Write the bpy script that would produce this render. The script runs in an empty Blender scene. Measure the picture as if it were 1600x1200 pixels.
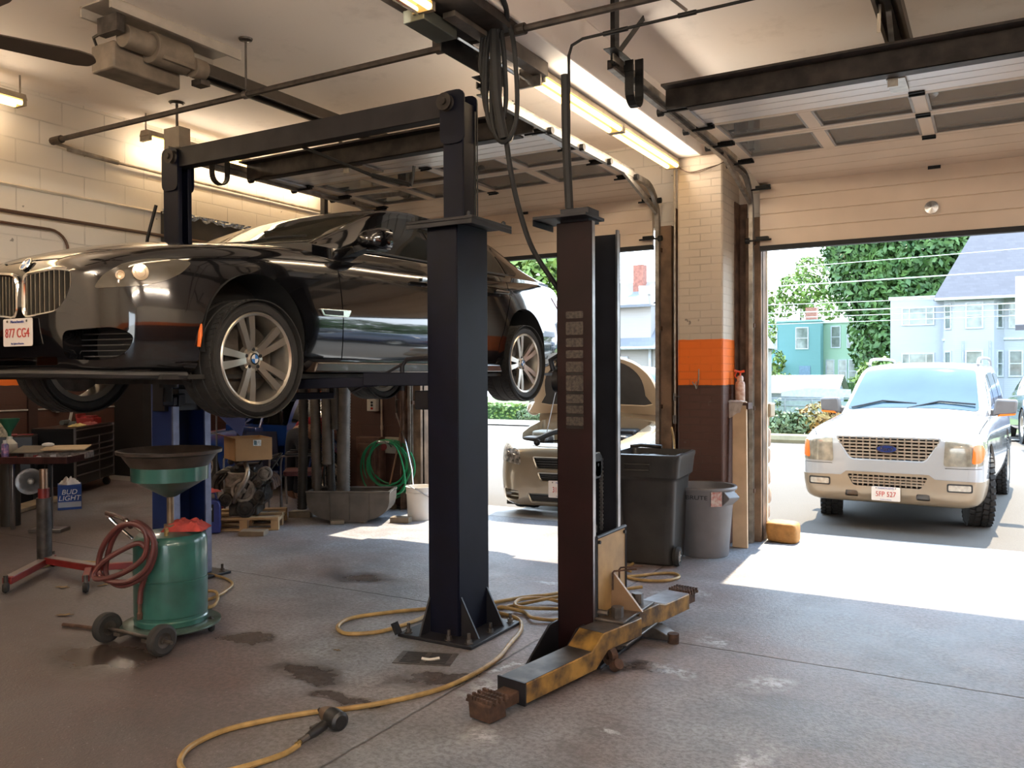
import bpy, bmesh, math, random
from mathutils import Vector, Matrix, Euler, noise
random.seed(7)
PI = math.pi
R = math.radians
scn = bpy.context.scene
COL = scn.collection
# ---------------------------------------------------------------- camera
camd = bpy.data.cameras.new('camera')
camd.sensor_fit = 'HORIZONTAL'; camd.sensor_width = 36.0
camd.lens = 1315.7 / 1600.0 * 36.0
camd.clip_end = 600
cam = bpy.data.objects.new('camera', camd); COL.objects.link(cam)
_yaw, _pit, _rol = R(29.88), R(-0.741), R(-0.2505)
_f = Vector((-math.sin(_yaw)*math.cos(_pit), math.cos(_yaw)*math.cos(_pit), math.sin(_pit)))
_r = Vector((math.cos(_yaw), math.sin(_yaw), 0)); _u = _r.cross(_f)
_r2 = _r*math.cos(_rol)+_u*math.sin(_rol); _u2 = -_r*math.sin(_rol)+_u*math.cos(_rol)
_m = Matrix((( _r2.x, _u2.x, -_f.x, 0), (_r2.y, _u2.y, -_f.y, 0), (_r2.z, _u2.z, -_f.z, 1.65), (0,0,0,1)))
cam.matrix_world = _m
scn.camera = cam
# ---------------------------------------------------------------- light, sky, exposure
world = bpy.data.worlds.new('world'); scn.world = world; world.use_nodes = True
wn = world.node_tree; wn.nodes.clear()
_wo = wn.nodes.new('ShaderNodeOutputWorld'); _bg = wn.nodes.new('ShaderNodeBackground')
_tc = wn.nodes.new('ShaderNodeTexCoord'); _sx = wn.nodes.new('ShaderNodeSeparateXYZ'); _cr = wn.nodes.new('ShaderNodeValToRGB')
wn.links.new(_tc.outputs['Generated'], _sx.inputs[0]); wn.links.new(_sx.outputs['Z'], _cr.inputs[0])
_cr.color_ramp.elements[0].position = 0.0; _cr.color_ramp.elements[0].color = (0.84, 0.92, 1.0, 1)
_cr.color_ramp.elements[1].position = 0.75; _cr.color_ramp.elements[1].color = (0.50, 0.72, 1.0, 1)
_e = _cr.color_ramp.elements.new(0.25); _e.color = (0.74, 0.87, 1.0, 1)
wn.links.new(_cr.outputs[0], _bg.inputs[0]); wn.links.new(_bg.outputs[0], _wo.inputs[0])
_bg.inputs["Strength"].default_value = 4.8
sund = bpy.data.lights.new('sun', 'SUN'); sund.energy = 9.5; sund.angle = R(0.7); sund.color = (1.0, 0.88, 0.68)
sun = bpy.data.objects.new('sun', sund); COL.objects.link(sun)
sun.rotation_euler = Vector((0.10, -1.80, -2.84)).to_track_quat('-Z', 'Y').to_euler()
sun.location = (0, 30, 40)
scn.view_settings.view_transform = 'Standard'; scn.view_settings.look = 'None'
scn.view_settings.exposure = 0.7; scn.view_settings.gamma = 1.0
scn.view_settings.use_curve_mapping = False
scn.cycles.use_denoising = True
scn.cycles.max_bounces = 10; scn.cycles.diffuse_bounces = 6; scn.cycles.glossy_bounces = 4
scn.cycles.transparent_max_bounces = 12; scn.cycles.caustics_reflective = False; scn.cycles.caustics_refractive = False
scn.cycles.sample_clamp_indirect = 6.0

# ================================================================ materials
MATS = {}
def _nt(name):
    m = bpy.data.materials.new(name); m.use_nodes = True
    nt = m.node_tree; b = nt.nodes['Principled BSDF']
    return m, nt, b
def mat(name, c, rough=0.5, metal=0.0, var=0.12, scale=6.0, bump=0.0, bscale=40.0, coat=0.0, spec=0.5, emit=None, es=1.0, c2=None):
    """procedural principled material: base colour mottled by noise, optional bump"""
    if name in MATS: return MATS[name]
    m, nt, b = _nt(name)
    b.inputs['Roughness'].default_value = rough; b.inputs['Metallic'].default_value = metal
    b.inputs['Specular IOR Level'].default_value = spec
    b.inputs['Coat Weight'].default_value = coat; b.inputs['Coat Roughness'].default_value = 0.03
    tc = nt.nodes.new('ShaderNodeTexCoord')
    no = nt.nodes.new('ShaderNodeTexNoise'); no.inputs['Scale'].default_value = scale; no.inputs['Detail'].default_value = 5
    nt.links.new(tc.outputs['Object'], no.inputs['Vector'])
    rp = nt.nodes.new('ShaderNodeValToRGB')
    a = c2 if c2 else tuple(max(0, v*(1-var)) for v in c)
    z = c if c2 else tuple(min(1, v*(1+var)) for v in c)
    rp.color_ramp.elements[0].position = 0.35; rp.color_ramp.elements[0].color = (*a, 1)
    rp.color_ramp.elements[1].position = 0.65; rp.color_ramp.elements[1].color = (*z, 1)
    nt.links.new(no.outputs['Fac'], rp.inputs[0]); nt.links.new(rp.outputs[0], b.inputs['Base Color'])
    if bump:
        n2 = nt.nodes.new('ShaderNodeTexNoise'); n2.inputs['Scale'].default_value = bscale; n2.inputs['Detail'].default_value = 4
        nt.links.new(tc.outputs['Object'], n2.inputs['Vector'])
        bp = nt.nodes.new('ShaderNodeBump'); bp.inputs['Strength'].default_value = bump; bp.inputs['Distance'].default_value = 0.01
        nt.links.new(n2.outputs['Fac'], bp.inputs['Height']); nt.links.new(bp.outputs[0], b.inputs['Normal'])
    if emit:
        b.inputs['Emission Color'].default_value = (*emit, 1); b.inputs['Emission Strength'].default_value = es
    MATS[name] = m
    return m
def glassmat(name, tint=(0.9,0.95,0.95), refl=0.08, rough=0.02, alpha=0.15):
    """window glass: clear, a little reflective, slightly dirty"""
    if name in MATS: return MATS[name]
    m = bpy.data.materials.new(name); m.use_nodes = True; nt = m.node_tree; nt.nodes.clear()
    o = nt.nodes.new('ShaderNodeOutputMaterial'); t = nt.nodes.new('ShaderNodeBsdfTransparent'); g = nt.nodes.new('ShaderNodeBsdfGlossy')
    d = nt.nodes.new('ShaderNodeBsdfDiffuse'); x = nt.nodes.new('ShaderNodeMixShader'); y = nt.nodes.new('ShaderNodeMixShader')
    f = nt.nodes.new('ShaderNodeFresnel'); f.inputs['IOR'].default_value = 1.5
    t.inputs[0].default_value = (*tint, 1); g.inputs['Roughness'].default_value = rough
    d.inputs[0].default_value = (0.55, 0.53, 0.48, 1); y.inputs[0].default_value = alpha
    nt.links.new(t.outputs[0], y.inputs[1]); nt.links.new(d.outputs[0], y.inputs[2])
    nt.links.new(f.outputs[0], x.inputs[0]); nt.links.new(y.outputs[0], x.inputs[1]); nt.links.new(g.outputs[0], x.inputs[2])
    nt.links.new(x.outputs[0], o.inputs[0])
    MATS[name] = m
    return m
class NB:
    """tiny node helper"""
    def __init__(s, nt): s.nt = nt; s.tc = nt.nodes.new('ShaderNodeTexCoord')
    def n(s, t): return s.nt.nodes.new(t)
    def l(s, a, b): s.nt.links.new(a, b)
    def math(s, op, a, b=None, c=None):
        n = s.n('ShaderNodeMath'); n.operation = op
        for i, v in enumerate((a, b, c)):
            if v is None: continue
            if isinstance(v, (int, float)): n.inputs[i].default_value = v
            else: s.l(v, n.inputs[i])
        return n.outputs[0]
    def noise(s, sc, det=4, vec=None, rough=0.5, out='Fac'):
        n = s.n('ShaderNodeTexNoise'); n.inputs['Scale'].default_value = sc; n.inputs['Detail'].default_value = det
        n.inputs['Roughness'].default_value = rough
        s.l(vec or s.tc.outputs['Object'], n.inputs['Vector']); return n.outputs[out]
    def ramp(s, v, pts):
        r = s.n('ShaderNodeValToRGB'); e = r.color_ramp.elements
        while len(e) < len(pts): e.new(0.5)
        for i, (p, c) in enumerate(pts):
            e[i].position = p; e[i].color = (c, c, c, 1) if isinstance(c, (int, float)) else (*c, 1)
        s.l(v, r.inputs[0]); return r.outputs[0]
    def mix(s, f, a, b, mode='MIX'):
        n = s.n('ShaderNodeMix'); n.data_type = 'RGBA'; n.blend_type = mode
        if isinstance(f, (int, float)): n.inputs[0].default_value = f
        else: s.l(f, n.inputs[0])
        for i, v in ((6, a), (7, b)):
            if isinstance(v, tuple): n.inputs[i].default_value = (*v, 1)
            else: s.l(v, n.inputs[i])
        return n.outputs[2]
    def sep(s, v=None):
        n = s.n('ShaderNodeSeparateXYZ'); s.l(v or s.tc.outputs['Object'], n.inputs[0]); return n.outputs
    def comb(s, x, y, z=0.0):
        n = s.n('ShaderNodeCombineXYZ')
        for i, v in enumerate((x, y, z)):
            if isinstance(v, (int, float)): n.inputs[i].default_value = v
            else: s.l(v, n.inputs[i])
        return n.outputs[0]
    def bump(s, h, st, dist, prev=None):
        n = s.n('ShaderNodeBump'); n.inputs['Strength'].default_value = st; n.inputs['Distance'].default_value = dist
        s.l(h, n.inputs['Height'])
        if prev: s.l(prev, n.inputs['Normal'])
        return n.outputs[0]

# ================================================================ object helpers
def put(name, me, m, parent=None, smooth=None):
    o = bpy.data.objects.new(name, me); COL.objects.link(o)
    if m is not None:
        if len(me.materials): me.materials.clear()
        for k in (m if isinstance(m, (list, tuple)) else [m]): me.materials.append(k)
    if parent is not None: o.parent = parent
    return o
def tag(o, label, cat, group=None):
    o['label'] = label; o['category'] = cat
    if group: o['group'] = group
    return o
def thing(name, label, cat, loc=(0,0,0), rz=0.0, group=None, rot=None):
    o = bpy.data.objects.new(name, None); COL.objects.link(o); o.empty_display_size = 0.1
    o.location = loc; o.rotation_euler = rot if rot else (0, 0, rz)
    return tag(o, label, cat, group)
def struct(o): o['kind'] = 'structure'; return o
def stuff(o): o['kind'] = 'stuff'; return o
def dup(root, loc, rz=None, label=None, group=None, rot=None):
    r = root.copy(); COL.objects.link(r); r.location = loc
    if rz is not None: r.rotation_euler = (0, 0, rz)
    if rot is not None: r.rotation_euler = rot
    if label: r['label'] = label
    if group: r['group'] = group
    for ch in list(root.children):
        c = ch.copy(); COL.objects.link(c); c.parent = r
        for g in ch.children:
            d = g.copy(); COL.objects.link(d); d.parent = c
    return r
def frame_from(d):
    d = Vector(d).normalized()
    a = Vector((0,0,1)) if abs(d.z) < 0.9 else Vector((1,0,0))
    u = d.cross(a).normalized(); v = u.cross(d).normalized()
    return u, v
class MB:
    """collects shapes; build() links them as ONE mesh object"""
    def __init__(s): s.v = []; s.f = []; s.fm = []; s.cm = 0
    def add(s, vs, fs):
        o = len(s.v); s.v += [Vector(p) for p in vs]
        for f in fs: s.f.append([i+o for i in f]); s.fm.append(s.cm)
        return s
    def box(s, c, d, rot=None, taper=1.0):
        x, y, z = d[0]/2, d[1]/2, d[2]/2; t = taper
        vs = [(-x,-y,-z),(x,-y,-z),(x,y,-z),(-x,y,-z),(-x*t,-y*t,z),(x*t,-y*t,z),(x*t,y*t,z),(-x*t,y*t,z)]
        if rot is not None:
            M = rot if isinstance(rot, Matrix) else Euler(rot).to_matrix()
            vs = [M @ Vector(p) for p in vs]
        c = Vector(c)
        return s.add([Vector(p)+c for p in vs], [(0,3,2,1),(4,5,6,7),(0,1,5,4),(1,2,6,5),(2,3,7,6),(3,0,4,7)])
    def b2(s, p, q):
        return s.box([(a+b)/2 for a, b in zip(p, q)], [abs(a-b) for a, b in zip(p, q)])
    def beam(s, p, q, w, h, up=(0,0,1)):
        p = Vector(p); q = Vector(q); d = (q-p); L = d.length; d.normalize()
        u = d.cross(Vector(up)); u = u.normalized() if u.length > 1e-5 else Vector((1,0,0)); v = u.cross(d)
        M = Matrix((u, d, v)).transposed()
        return s.box((p+q)/2, (w, L, h), M)
    def cyl(s, p, q, r, r2=None, n=14, cap=True):
        p = Vector(p); q = Vector(q); r2 = r if r2 is None else r2; u, v = frame_from(q-p)
        vs = []
        for c, rr in ((p, r), (q, r2)):
            vs += [c+(u*math.cos(2*PI*i/n)+v*math.sin(2*PI*i/n))*rr for i in range(n)]
        fs = [(i, (i+1) % n, n+(i+1) % n, n+i) for i in range(n)]
        if cap: fs += [tuple(range(n-1,-1,-1)), tuple(range(n, 2*n))]
        return s.add(vs, fs)
    def tube(s, pts, r, n=8, closed=False, ribs=None):
        P = [Vector(p) for p in pts]; m = len(P); vs = []; u = None
        for i in range(m):
            a = P[(i-1) % m] if (closed or i > 0) else P[0]; b = P[(i+1) % m] if (closed or i < m-1) else P[-1]
            d = (b-a)
            if d.length < 1e-9: d = Vector((0,0,1))
            d.normalize()
            if u is None: u, v = frame_from(d)
            else:
                u = u-d*u.dot(d)
                if u.length < 1e-6: u, v = frame_from(d)
                u.normalize(); v = u.cross(d)
            rr = r[i] if isinstance(r, (list, tuple)) else r
            if ribs: rr *= 1+ribs*(i % 2)
            vs += [P[i]+(u*math.cos(2*PI*k/n)+v*math.sin(2*PI*k/n))*rr for k in range(n)]
        fs = []
        for i in range(m if closed else m-1):
            j = (i+1) % m
            fs += [(i*n+k, i*n+(k+1) % n, j*n+(k+1) % n, j*n+k) for k in range(n)]
        if not closed: fs += [tuple(range(n-1,-1,-1)), tuple(range((m-1)*n, m*n))]
        return s.add(vs, fs)
    def lathe(s, prof, c=(0,0,0), axis=(0,0,1), n=28, a0=0, a1=2*PI):
        c = Vector(c); ax = Vector(axis).normalized(); u, v = frame_from(ax); full = abs(a1-a0-2*PI) < 1e-6
        k = n if full else n+1; vs = []
        for (r, z) in prof:
            r = max(r, 1e-4)
            vs += [c+ax*z+(u*math.cos(a0+(a1-a0)*i/n)+v*math.sin(a0+(a1-a0)*i/n))*r for i in range(k)]
        fs = []
        for j in range(len(prof)-1):
            for i in range(n):
                i2 = (i+1) % k
                fs.append((j*k+i, j*k+i2, (j+1)*k+i2, (j+1)*k+i))
        return s.add(vs, fs)
    def prism(s, poly, o, u, v, n, t0, t1):
        """polygon (a,b) in plane o+a*u+b*v extruded along n from t0 to t1"""
        o, u, v, n = Vector(o), Vector(u), Vector(v), Vector(n); k = len(poly)
        vs = [o+u*a+v*b+n*t0 for a, b in poly]+[o+u*a+v*b+n*t1 for a, b in poly]
        fs = [(i, (i+1) % k, k+(i+1) % k, k+i) for i in range(k)]+[tuple(range(k-1,-1,-1)), tuple(range(k, 2*k))]
        return s.add(vs, fs)
    def grid(s, nu, nv, fn, closed_u=False):
        vs = [fn(i/(nu if closed_u else nu-1), j/(nv-1)) for j in range(nv) for i in range(nu)]
        fs = []
        for j in range(nv-1):
            for i in range(nu if closed_u else nu-1):
                i2 = (i+1) % nu
                fs.append((j*nu+i, j*nu+i2, (j+1)*nu+i2, (j+1)*nu+i))
        return s.add(vs, fs)
    def ball(s, c, r, n=12, m=8):
        r = (r, r, r) if isinstance(r, (int, float)) else r; c = Vector(c)
        return s.grid(n, m, lambda a, b: c+Vector((r[0]*math.cos(2*PI*a)*math.sin(PI*max(0.001, min(.999, b))), r[1]*math.sin(2*PI*a)*math.sin(PI*max(0.001, min(.999, b))), -r[2]*math.cos(PI*b))), closed_u=True)
    def mesh(s, name='m', smooth=None, weld=False):
        me = bpy.data.meshes.new(name); me.from_pydata([tuple(p) for p in s.v], [], s.f)
        me.polygons.foreach_set('material_index', s.fm)
        bm = bmesh.new(); bm.from_mesh(me)
        if weld: bmesh.ops.remove_doubles(bm, verts=bm.verts, dist=1e-4)
        bmesh.ops.recalc_face_normals(bm, faces=bm.faces)
        if smooth is not None:
            for f in bm.faces: f.smooth = True
            for e in bm.edges:
                if len(e.link_faces) == 2 and e.calc_face_angle(0) > smooth: e.smooth = False
        bm.to_mesh(me); bm.free(); me.update()
        return me
    def build(s, name, m, parent=None, smooth=0.6, bev=0.0, local=False, weld=False, seg=2):
        """vertices are in WORLD coordinates unless local; they are moved into the parent's frame"""
        me = s.mesh(name, smooth, weld)
        if parent is not None and not local:
            M = Matrix.Identity(4); p = parent
            while p is not None:
                M = Matrix.LocRotScale(p.location, p.rotation_euler, p.scale) @ M; p = p.parent
            me.transform(M.inverted())
        o = put(name, me, m, parent)
        if bev:
            b = o.modifiers.new('bevel', 'BEVEL'); b.width = bev; b.segments = seg; b.limit_method = 'ANGLE'; b.angle_limit = R(40)
        return o
def crom(pts, n=6, closed=False):
    """Catmull-Rom through points (any dimension)"""
    P = [Vector(p) for p in pts]; out = []; m = len(P)
    for i in range(m if closed else m-1):
        p0 = P[(i-1) % m] if (closed or i > 0) else P[0]*2-P[1]
        p1 = P[i]; p2 = P[(i+1) % m]
        p3 = P[(i+2) % m] if (closed or i < m-2) else P[-1]*2-P[-2]
        for k in range(n):
            t = k/n
            out.append(0.5*((2*p1)+(p2-p0)*t+(2*p0-5*p1+4*p2-p3)*t*t+(3*p1-p0-3*p2+p3)*t*t*t))
    if not closed: out.append(P[-1])
    return out
def lerp_table(tab, y):
    """rows (y, a, b, ...) -> smooth interpolation"""
    if y <= tab[0][0]: return tab[0][1:]
    if y >= tab[-1][0]: return tab[-1][1:]
    for i in range(len(tab)-1):
        if tab[i][0] <= y <= tab[i+1][0]:
            a, b = tab[i], tab[i+1]; h = b[0]-a[0]; t = (y-a[0])/h
            r = []
            for k in range(1, len(a)):
                def slope(j):
                    if j <= 0: return (tab[1][k]-tab[0][k])/(tab[1][0]-tab[0][0])
                    if j >= len(tab)-1: return (tab[-1][k]-tab[-2][k])/(tab[-1][0]-tab[-2][0])
                    d0 = (tab[j][k]-tab[j-1][k])/(tab[j][0]-tab[j-1][0]); d1 = (tab[j+1][k]-tab[j][k])/(tab[j+1][0]-tab[j][0])
                    return 0 if d0*d1 <= 0 else 2*d0*d1/(d0+d1)
                m0, m1 = slope(i)*h, slope(i+1)*h
                r.append((2*t**3-3*t*t+1)*a[k]+(t**3-2*t*t+t)*m0+(-2*t**3+3*t*t)*b[k]+(t**3-t*t)*m1)
            return r
def boolean(me, cutters, op='DIFFERENCE', smooth=0.5):
    """exact boolean of a mesh with a list of MB cutters; returns a new mesh"""
    a = bpy.data.objects.new('tmpa', me); COL.objects.link(a); tmp = [a]
    for c in cutters:
        cm = c.mesh('tmpc') if isinstance(c, MB) else c
        b = bpy.data.objects.new('tmpb', cm); COL.objects.link(b); tmp.append(b)
        md = a.modifiers.new('b', 'BOOLEAN'); md.operation = op; md.object = b; md.solver = 'EXACT'
    dg = bpy.context.evaluated_depsgraph_get(); dg.update()
    out = bpy.data.meshes.new_from_object(a.evaluated_get(dg), depsgraph=dg)
    for o in tmp:
        d = o.data; bpy.data.objects.remove(o)
        if d is not me and d.users == 0: bpy.data.meshes.remove(d)
    if smooth is not None:
        bm = bmesh.new(); bm.from_mesh(out)
        for f in bm.faces: f.smooth = True
        for e in bm.edges: e.smooth = not (len(e.link_faces) == 2 and e.calc_face_angle(0) > smooth)
        bm.to_mesh(out); bm.free()
    return out
def inflate(me, d):
    n = me.copy(); bm = bmesh.new(); bm.from_mesh(n); bm.normal_update()
    off = [(v, v.normal.copy()) for v in bm.verts]
    for v, nn in off: v.co += nn*d
    bm.to_mesh(n); bm.free(); return n
FONT_CACHE = {}
def text_mesh(body, size, ext=0.001):
    cu = bpy.data.curves.new('t', 'FONT'); cu.body = body; cu.size = size; cu.align_x = 'CENTER'; cu.align_y = 'CENTER'; cu.extrude = ext
    o = bpy.data.objects.new('t', cu); COL.objects.link(o)
    dg = bpy.context.evaluated_depsgraph_get(); dg.update()
    me = bpy.data.meshes.new_from_object(o.evaluated_get(dg), depsgraph=dg)
    bpy.data.objects.remove(o); bpy.data.curves.remove(cu)
    return me
def text(name, body, size, m, parent, loc, right, up, sx=1.0, ext=0.001, shear=0.0):
    """flat lettering at a place (parent's frame): right = reading direction"""
    me = text_mesh(body, size, ext); r = Vector(right).normalized(); u = Vector(up).normalized(); n = r.cross(u)
    M = Matrix(((r.x*sx, u.x+r.x*shear, n.x, loc[0]), (r.y*sx, u.y+r.y*shear, n.y, loc[1]), (r.z*sx, u.z+r.z*shear, n.z, loc[2]), (0,0,0,1)))
    me.transform(M)
    return put(name, me, m, parent)
# ================================================================ the setting
def floor_mat():
    m, nt, b = _nt('concrete_floor'); N = NB(nt); P = N.tc.outputs['Object']
    x, y, z = N.sep()
    big = N.noise(0.55, 4); mid = N.noise(3.0, 6, rough=0.6); fine = N.noise(38, 5, rough=0.65); speck = N.noise(95, 2)
    col = N.mix(N.ramp(mid, [(0.30, 0.0), (0.70, 1.0)]), (0.165, 0.172, 0.190), (0.325, 0.342, 0.375))
    col = N.mix(N.math('MULTIPLY', N.ramp(big, [(0.42, 0.0), (0.62, 1.0)]), 0.6), col, (0.27, 0.165, 0.140))
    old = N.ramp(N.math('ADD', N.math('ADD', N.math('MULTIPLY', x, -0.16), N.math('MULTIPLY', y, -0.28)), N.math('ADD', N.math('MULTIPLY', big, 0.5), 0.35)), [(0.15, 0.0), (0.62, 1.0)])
    col = N.mix(N.math('MULTIPLY', old, 0.85), col, (0.060, 0.037, 0.031))   # worn red floor paint, plus painted-in falloff of light away from the right door
    col = N.mix(N.math('MULTIPLY', N.ramp(fine, [(0.40, 1.0), (0.58, 0.0)]), 0.5), col, (0.075, 0.070, 0.068))
    patchy = N.noise(1.3, 8, rough=0.7)
    col = N.mix(N.math('MULTIPLY', N.ramp(patchy, [(0.50, 0.0), (0.62, 1.0)]), 0.45), col, (0.10, 0.092, 0.090))
    col = N.mix(N.math('MULTIPLY', N.ramp(N.noise(48, 3, rough=0.7), [(0.66, 0.0), (0.70, 1.0)]), 0.5), col, (0.46, 0.48, 0.52))
    col = N.mix(N.math('MULTIPLY', N.ramp(N.noise(26, 4, rough=0.75), [(0.30, 1.0), (0.36, 0.0)]), 0.7), col, (0.045, 0.04, 0.04))
    w1 = N.noise(2.2, 5, rough=0.65, out='Color'); 
    wv = N.n('ShaderNodeVectorMath'); wv.operation = 'SCALE'; N.l(w1, wv.inputs[0]); wv.inputs['Scale'].default_value = 0.55
    wa = N.n('ShaderNodeVectorMath'); wa.operation = 'ADD'; N.l(P, wa.inputs[0]); N.l(wv.outputs[0], wa.inputs[1])
    wx, wy, _ = N.sep(wa.outputs[0])
    def blob(cx, cy, rx, ry, soft=0.45, ang=0.0):
        dx = N.math('SUBTRACT', wx, cx+0.275); dy = N.math('SUBTRACT', wy, cy+0.275)
        c, s = math.cos(ang), math.sin(ang)
        u = N.math('ADD', N.math('MULTIPLY', dx, c/rx), N.math('MULTIPLY', dy, s/rx))
        v = N.math('ADD', N.math('MULTIPLY', dx, -s/ry), N.math('MULTIPLY', dy, c/ry))
        d = N.math('SQRT', N.math('ADD', N.math('MULTIPLY', u, u), N.math('MULTIPLY', v, v)))
        return N.ramp(d, [(1-soft, 1.0), (1.0, 0.0)])
    def union(l):
        r = l[0]
        for q in l[1:]: r = N.math('MAXIMUM', r, q)
        return r
    # oil and water stains
    oil = union([blob(-4.55, 3.05, 0.50, 0.34), blob(-4.05, 3.70, 0.26, 0.14), blob(-3.25, 3.42, 0.40, 0.14), blob(-2.85, 3.25, 0.30, 0.10),
                 blob(-2.62, 3.75, 0.34, 0.13, 0.5, 0.9), blob(-1.85, 4.35, 0.5, 0.10, 0.5, 0.3), blob(-7.6, 6.6, 0.9, 0.5, 0.6),
                 blob(-4.4, 5.3, 0.5, 0.25, 0.7), blob(-6.2, 4.6, 0.7, 0.3, 0.7)])
    col = N.mix(N.math('MULTIPLY', oil, 0.72), col, (0.040, 0.030, 0.024))
    # spilled white paint
    paint = union([blob(-2.38, 4.05, 0.42, 0.035, 0.5, 0.95), blob(-2.30, 3.72, 0.24, 0.20, 0.9), blob(-1.55, 3.62, 0.10, 0.05), blob(-1.55, 4.45, 0.16, 0.10, 0.9),
                   blob(-1.45, 5.05, 0.14, 0.12, 0.9), blob(-2.05, 6.05, 0.3, 0.06, 0.9), blob(-3.0, 5.85, 0.22, 0.05, 0.9), blob(-1.2, 3.0, 0.12, 0.25, 0.9),
                   blob(-1.05, 4.5, 0.16, 0.16, 0.9), blob(-2.05, 3.25, 0.10, 0.10, 0.9), blob(-0.9, 3.55, .1, .2, .9)])
    pm = N.math('MULTIPLY', paint, N.ramp(N.noise(16, 6, rough=0.75), [(0.44, 0.0), (0.56, 1.0)]))
    col = N.mix(N.math('MULTIPLY', pm, 0.85), col, (0.60, 0.63, 0.68))
    # slab joints and cracks
    def line(a, bb, c, w):
        d = N.math('ABSOLUTE', N.math('ADD', N.math('ADD', N.math('MULTIPLY', wx, a), N.math('MULTIPLY', wy, bb)), c))
        return N.ramp(d, [(0.0, 1.0), (w, 0.0)])
    # joint along the lift row, and one across
    jt = union([N.ramp(N.math('ABSOLUTE', N.math('SUBTRACT', y, N.math('ADD', 4.93, N.math('MULTIPLY', N.noise(9, 2), 0.02)))), [(0.0, 1.0), (0.012, 0.0)]),
                N.ramp(N.math('ABSOLUTE', N.math('SUBTRACT', x, N.math('ADD', -2.46, N.math('MULTIPLY', N.noise(9, 2), 0.02)))), [(0.0, 1.0), (0.012, 0.0)]),
                N.ramp(N.math('ABSOLUTE', N.math('SUBTRACT', y, 8.32)), [(0.0, 1.0), (0.02, 0.0)])])
    col = N.mix(N.math('MULTIPLY', jt, 0.75), col, (0.025, 0.022, 0.02))
    # outside the door line: clean pale concrete apron
    apron = N.ramp(N.math('SUBTRACT', y, 8.3), [(0.0, 0.0), (0.1, 1.0)])
    col = N.mix(N.math('MULTIPLY', apron, 0.75), col, (0.36, 0.335, 0.30))
    dust = N.ramp(N.math('SUBTRACT', y, 6.0), [(0.0, 0.0), (1.0, 1.0)])
    N.l(col, b.inputs['Base Color'])
    ro = N.math('ADD', N.math('MULTIPLY', mid, 0.35), 0.36)
    ro = N.math('SUBTRACT', ro, N.math('MULTIPLY', oil, 0.30))
    N.l(N.math('MAXIMUM', ro, 0.12), b.inputs['Roughness']); b.inputs['Specular IOR Level'].default_value = 0.45
    h = N.math('ADD', N.math('MULTIPLY', fine, 0.5), N.math('MULTIPLY', speck, 0.35))
    h = N.math('SUBTRACT', h, N.math('MULTIPLY', jt, 1.5))
    h = N.math('MULTIPLY', h, N.math('SUBTRACT', 1.0, N.math('MULTIPLY', oil, 0.85)))
    N.l(N.bump(h, 0.6, 0.010), b.inputs['Normal'])
    return m
def block_mat(name, axis, bands, bw=0.4, bh=0.2, mortar=0.006, depth=0.004, upper=(0.80, 0.735, 0.64)):
    """painted masonry; axis 'x' = wall facing X (runs along Y), 'y' = runs along X, bands = (z_brown_top, z_orange_top) or None"""
    m, nt, b = _nt(name); N = NB(nt); x, y, z = N.sep()
    vec = N.comb(y if axis == 'x' else x if axis == 'y' else N.math('ADD', x, y), z)
    br = N.n('ShaderNodeTexBrick'); N.l(vec, br.inputs['Vector']); br.inputs['Scale'].default_value = 1
    br.inputs['Brick Width'].default_value = bw; br.inputs['Row Height'].default_value = bh; br.inputs['Mortar Size'].default_value = mortar
    br.inputs['Mortar Smooth'].default_value = 0.3; br.inputs['Bias'].default_value = 0
    no = N.noise(1.4, 5); fi = N.noise(30, 4)
    col = N.mix(no, tuple(v*0.86 for v in upper), upper)
    if bands:
        zz = N.math('ADD', z, N.math('MULTIPLY', N.math('SUBTRACT', N.noise(14, 3), 0.5), 0.012))
        col = N.mix(N.math('LESS_THAN', zz, bands[1]), col, (0.80, 0.155, 0.008))
        brown = N.mix(no, (0.050, 0.019, 0.011), (0.085, 0.034, 0.021))
        col = N.mix(N.math('LESS_THAN', zz, bands[0]), col, brown)
    spots = N.ramp(N.noise(11, 2), [(0.73, 0.0), (0.76, 1.0)])
    col = N.mix(N.math('MULTIPLY', spots, 0.7), col, (0.10, 0.085, 0.07))
    dk = N.mix(0.30, col, (0.05, 0.04, 0.03))
    col = N.mix(N.math('MULTIPLY', br.outputs['Fac'], N.ramp(N.noise(3, 3), [(0.35, 0.05), (0.65, 0.9)])), col, dk)
    N.l(col, b.inputs['Base Color']); b.inputs['Roughness'].default_value = 0.55
    h = N.math('SUBTRACT', N.math('MULTIPLY', fi, 0.25), br.outputs['Fac'])
    N.l(N.bump(h, 0.8, depth), b.inputs['Normal'])
    return m
def plaster_mat():
    m, nt, b = _nt('painted_ceiling'); N = NB(nt)
    a = N.noise(0.8, 5); s = N.noise(2.4, 6, rough=0.7)
    col = N.mix(a, (0.86, 0.775, 0.70), (0.93, 0.855, 0.78))
    col = N.mix(N.math('MULTIPLY', N.ramp(s, [(0.55, 0.0), (0.75, 1.0)]), 0.22), col, (0.33, 0.26, 0.20))
    N.l(col, b.inputs['Base Color']); b.inputs['Roughness'].default_value = 0.7
    N.l(N.bump(N.noise(25, 4), 0.25, 0.004), b.inputs['Normal'])
    return m
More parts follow.
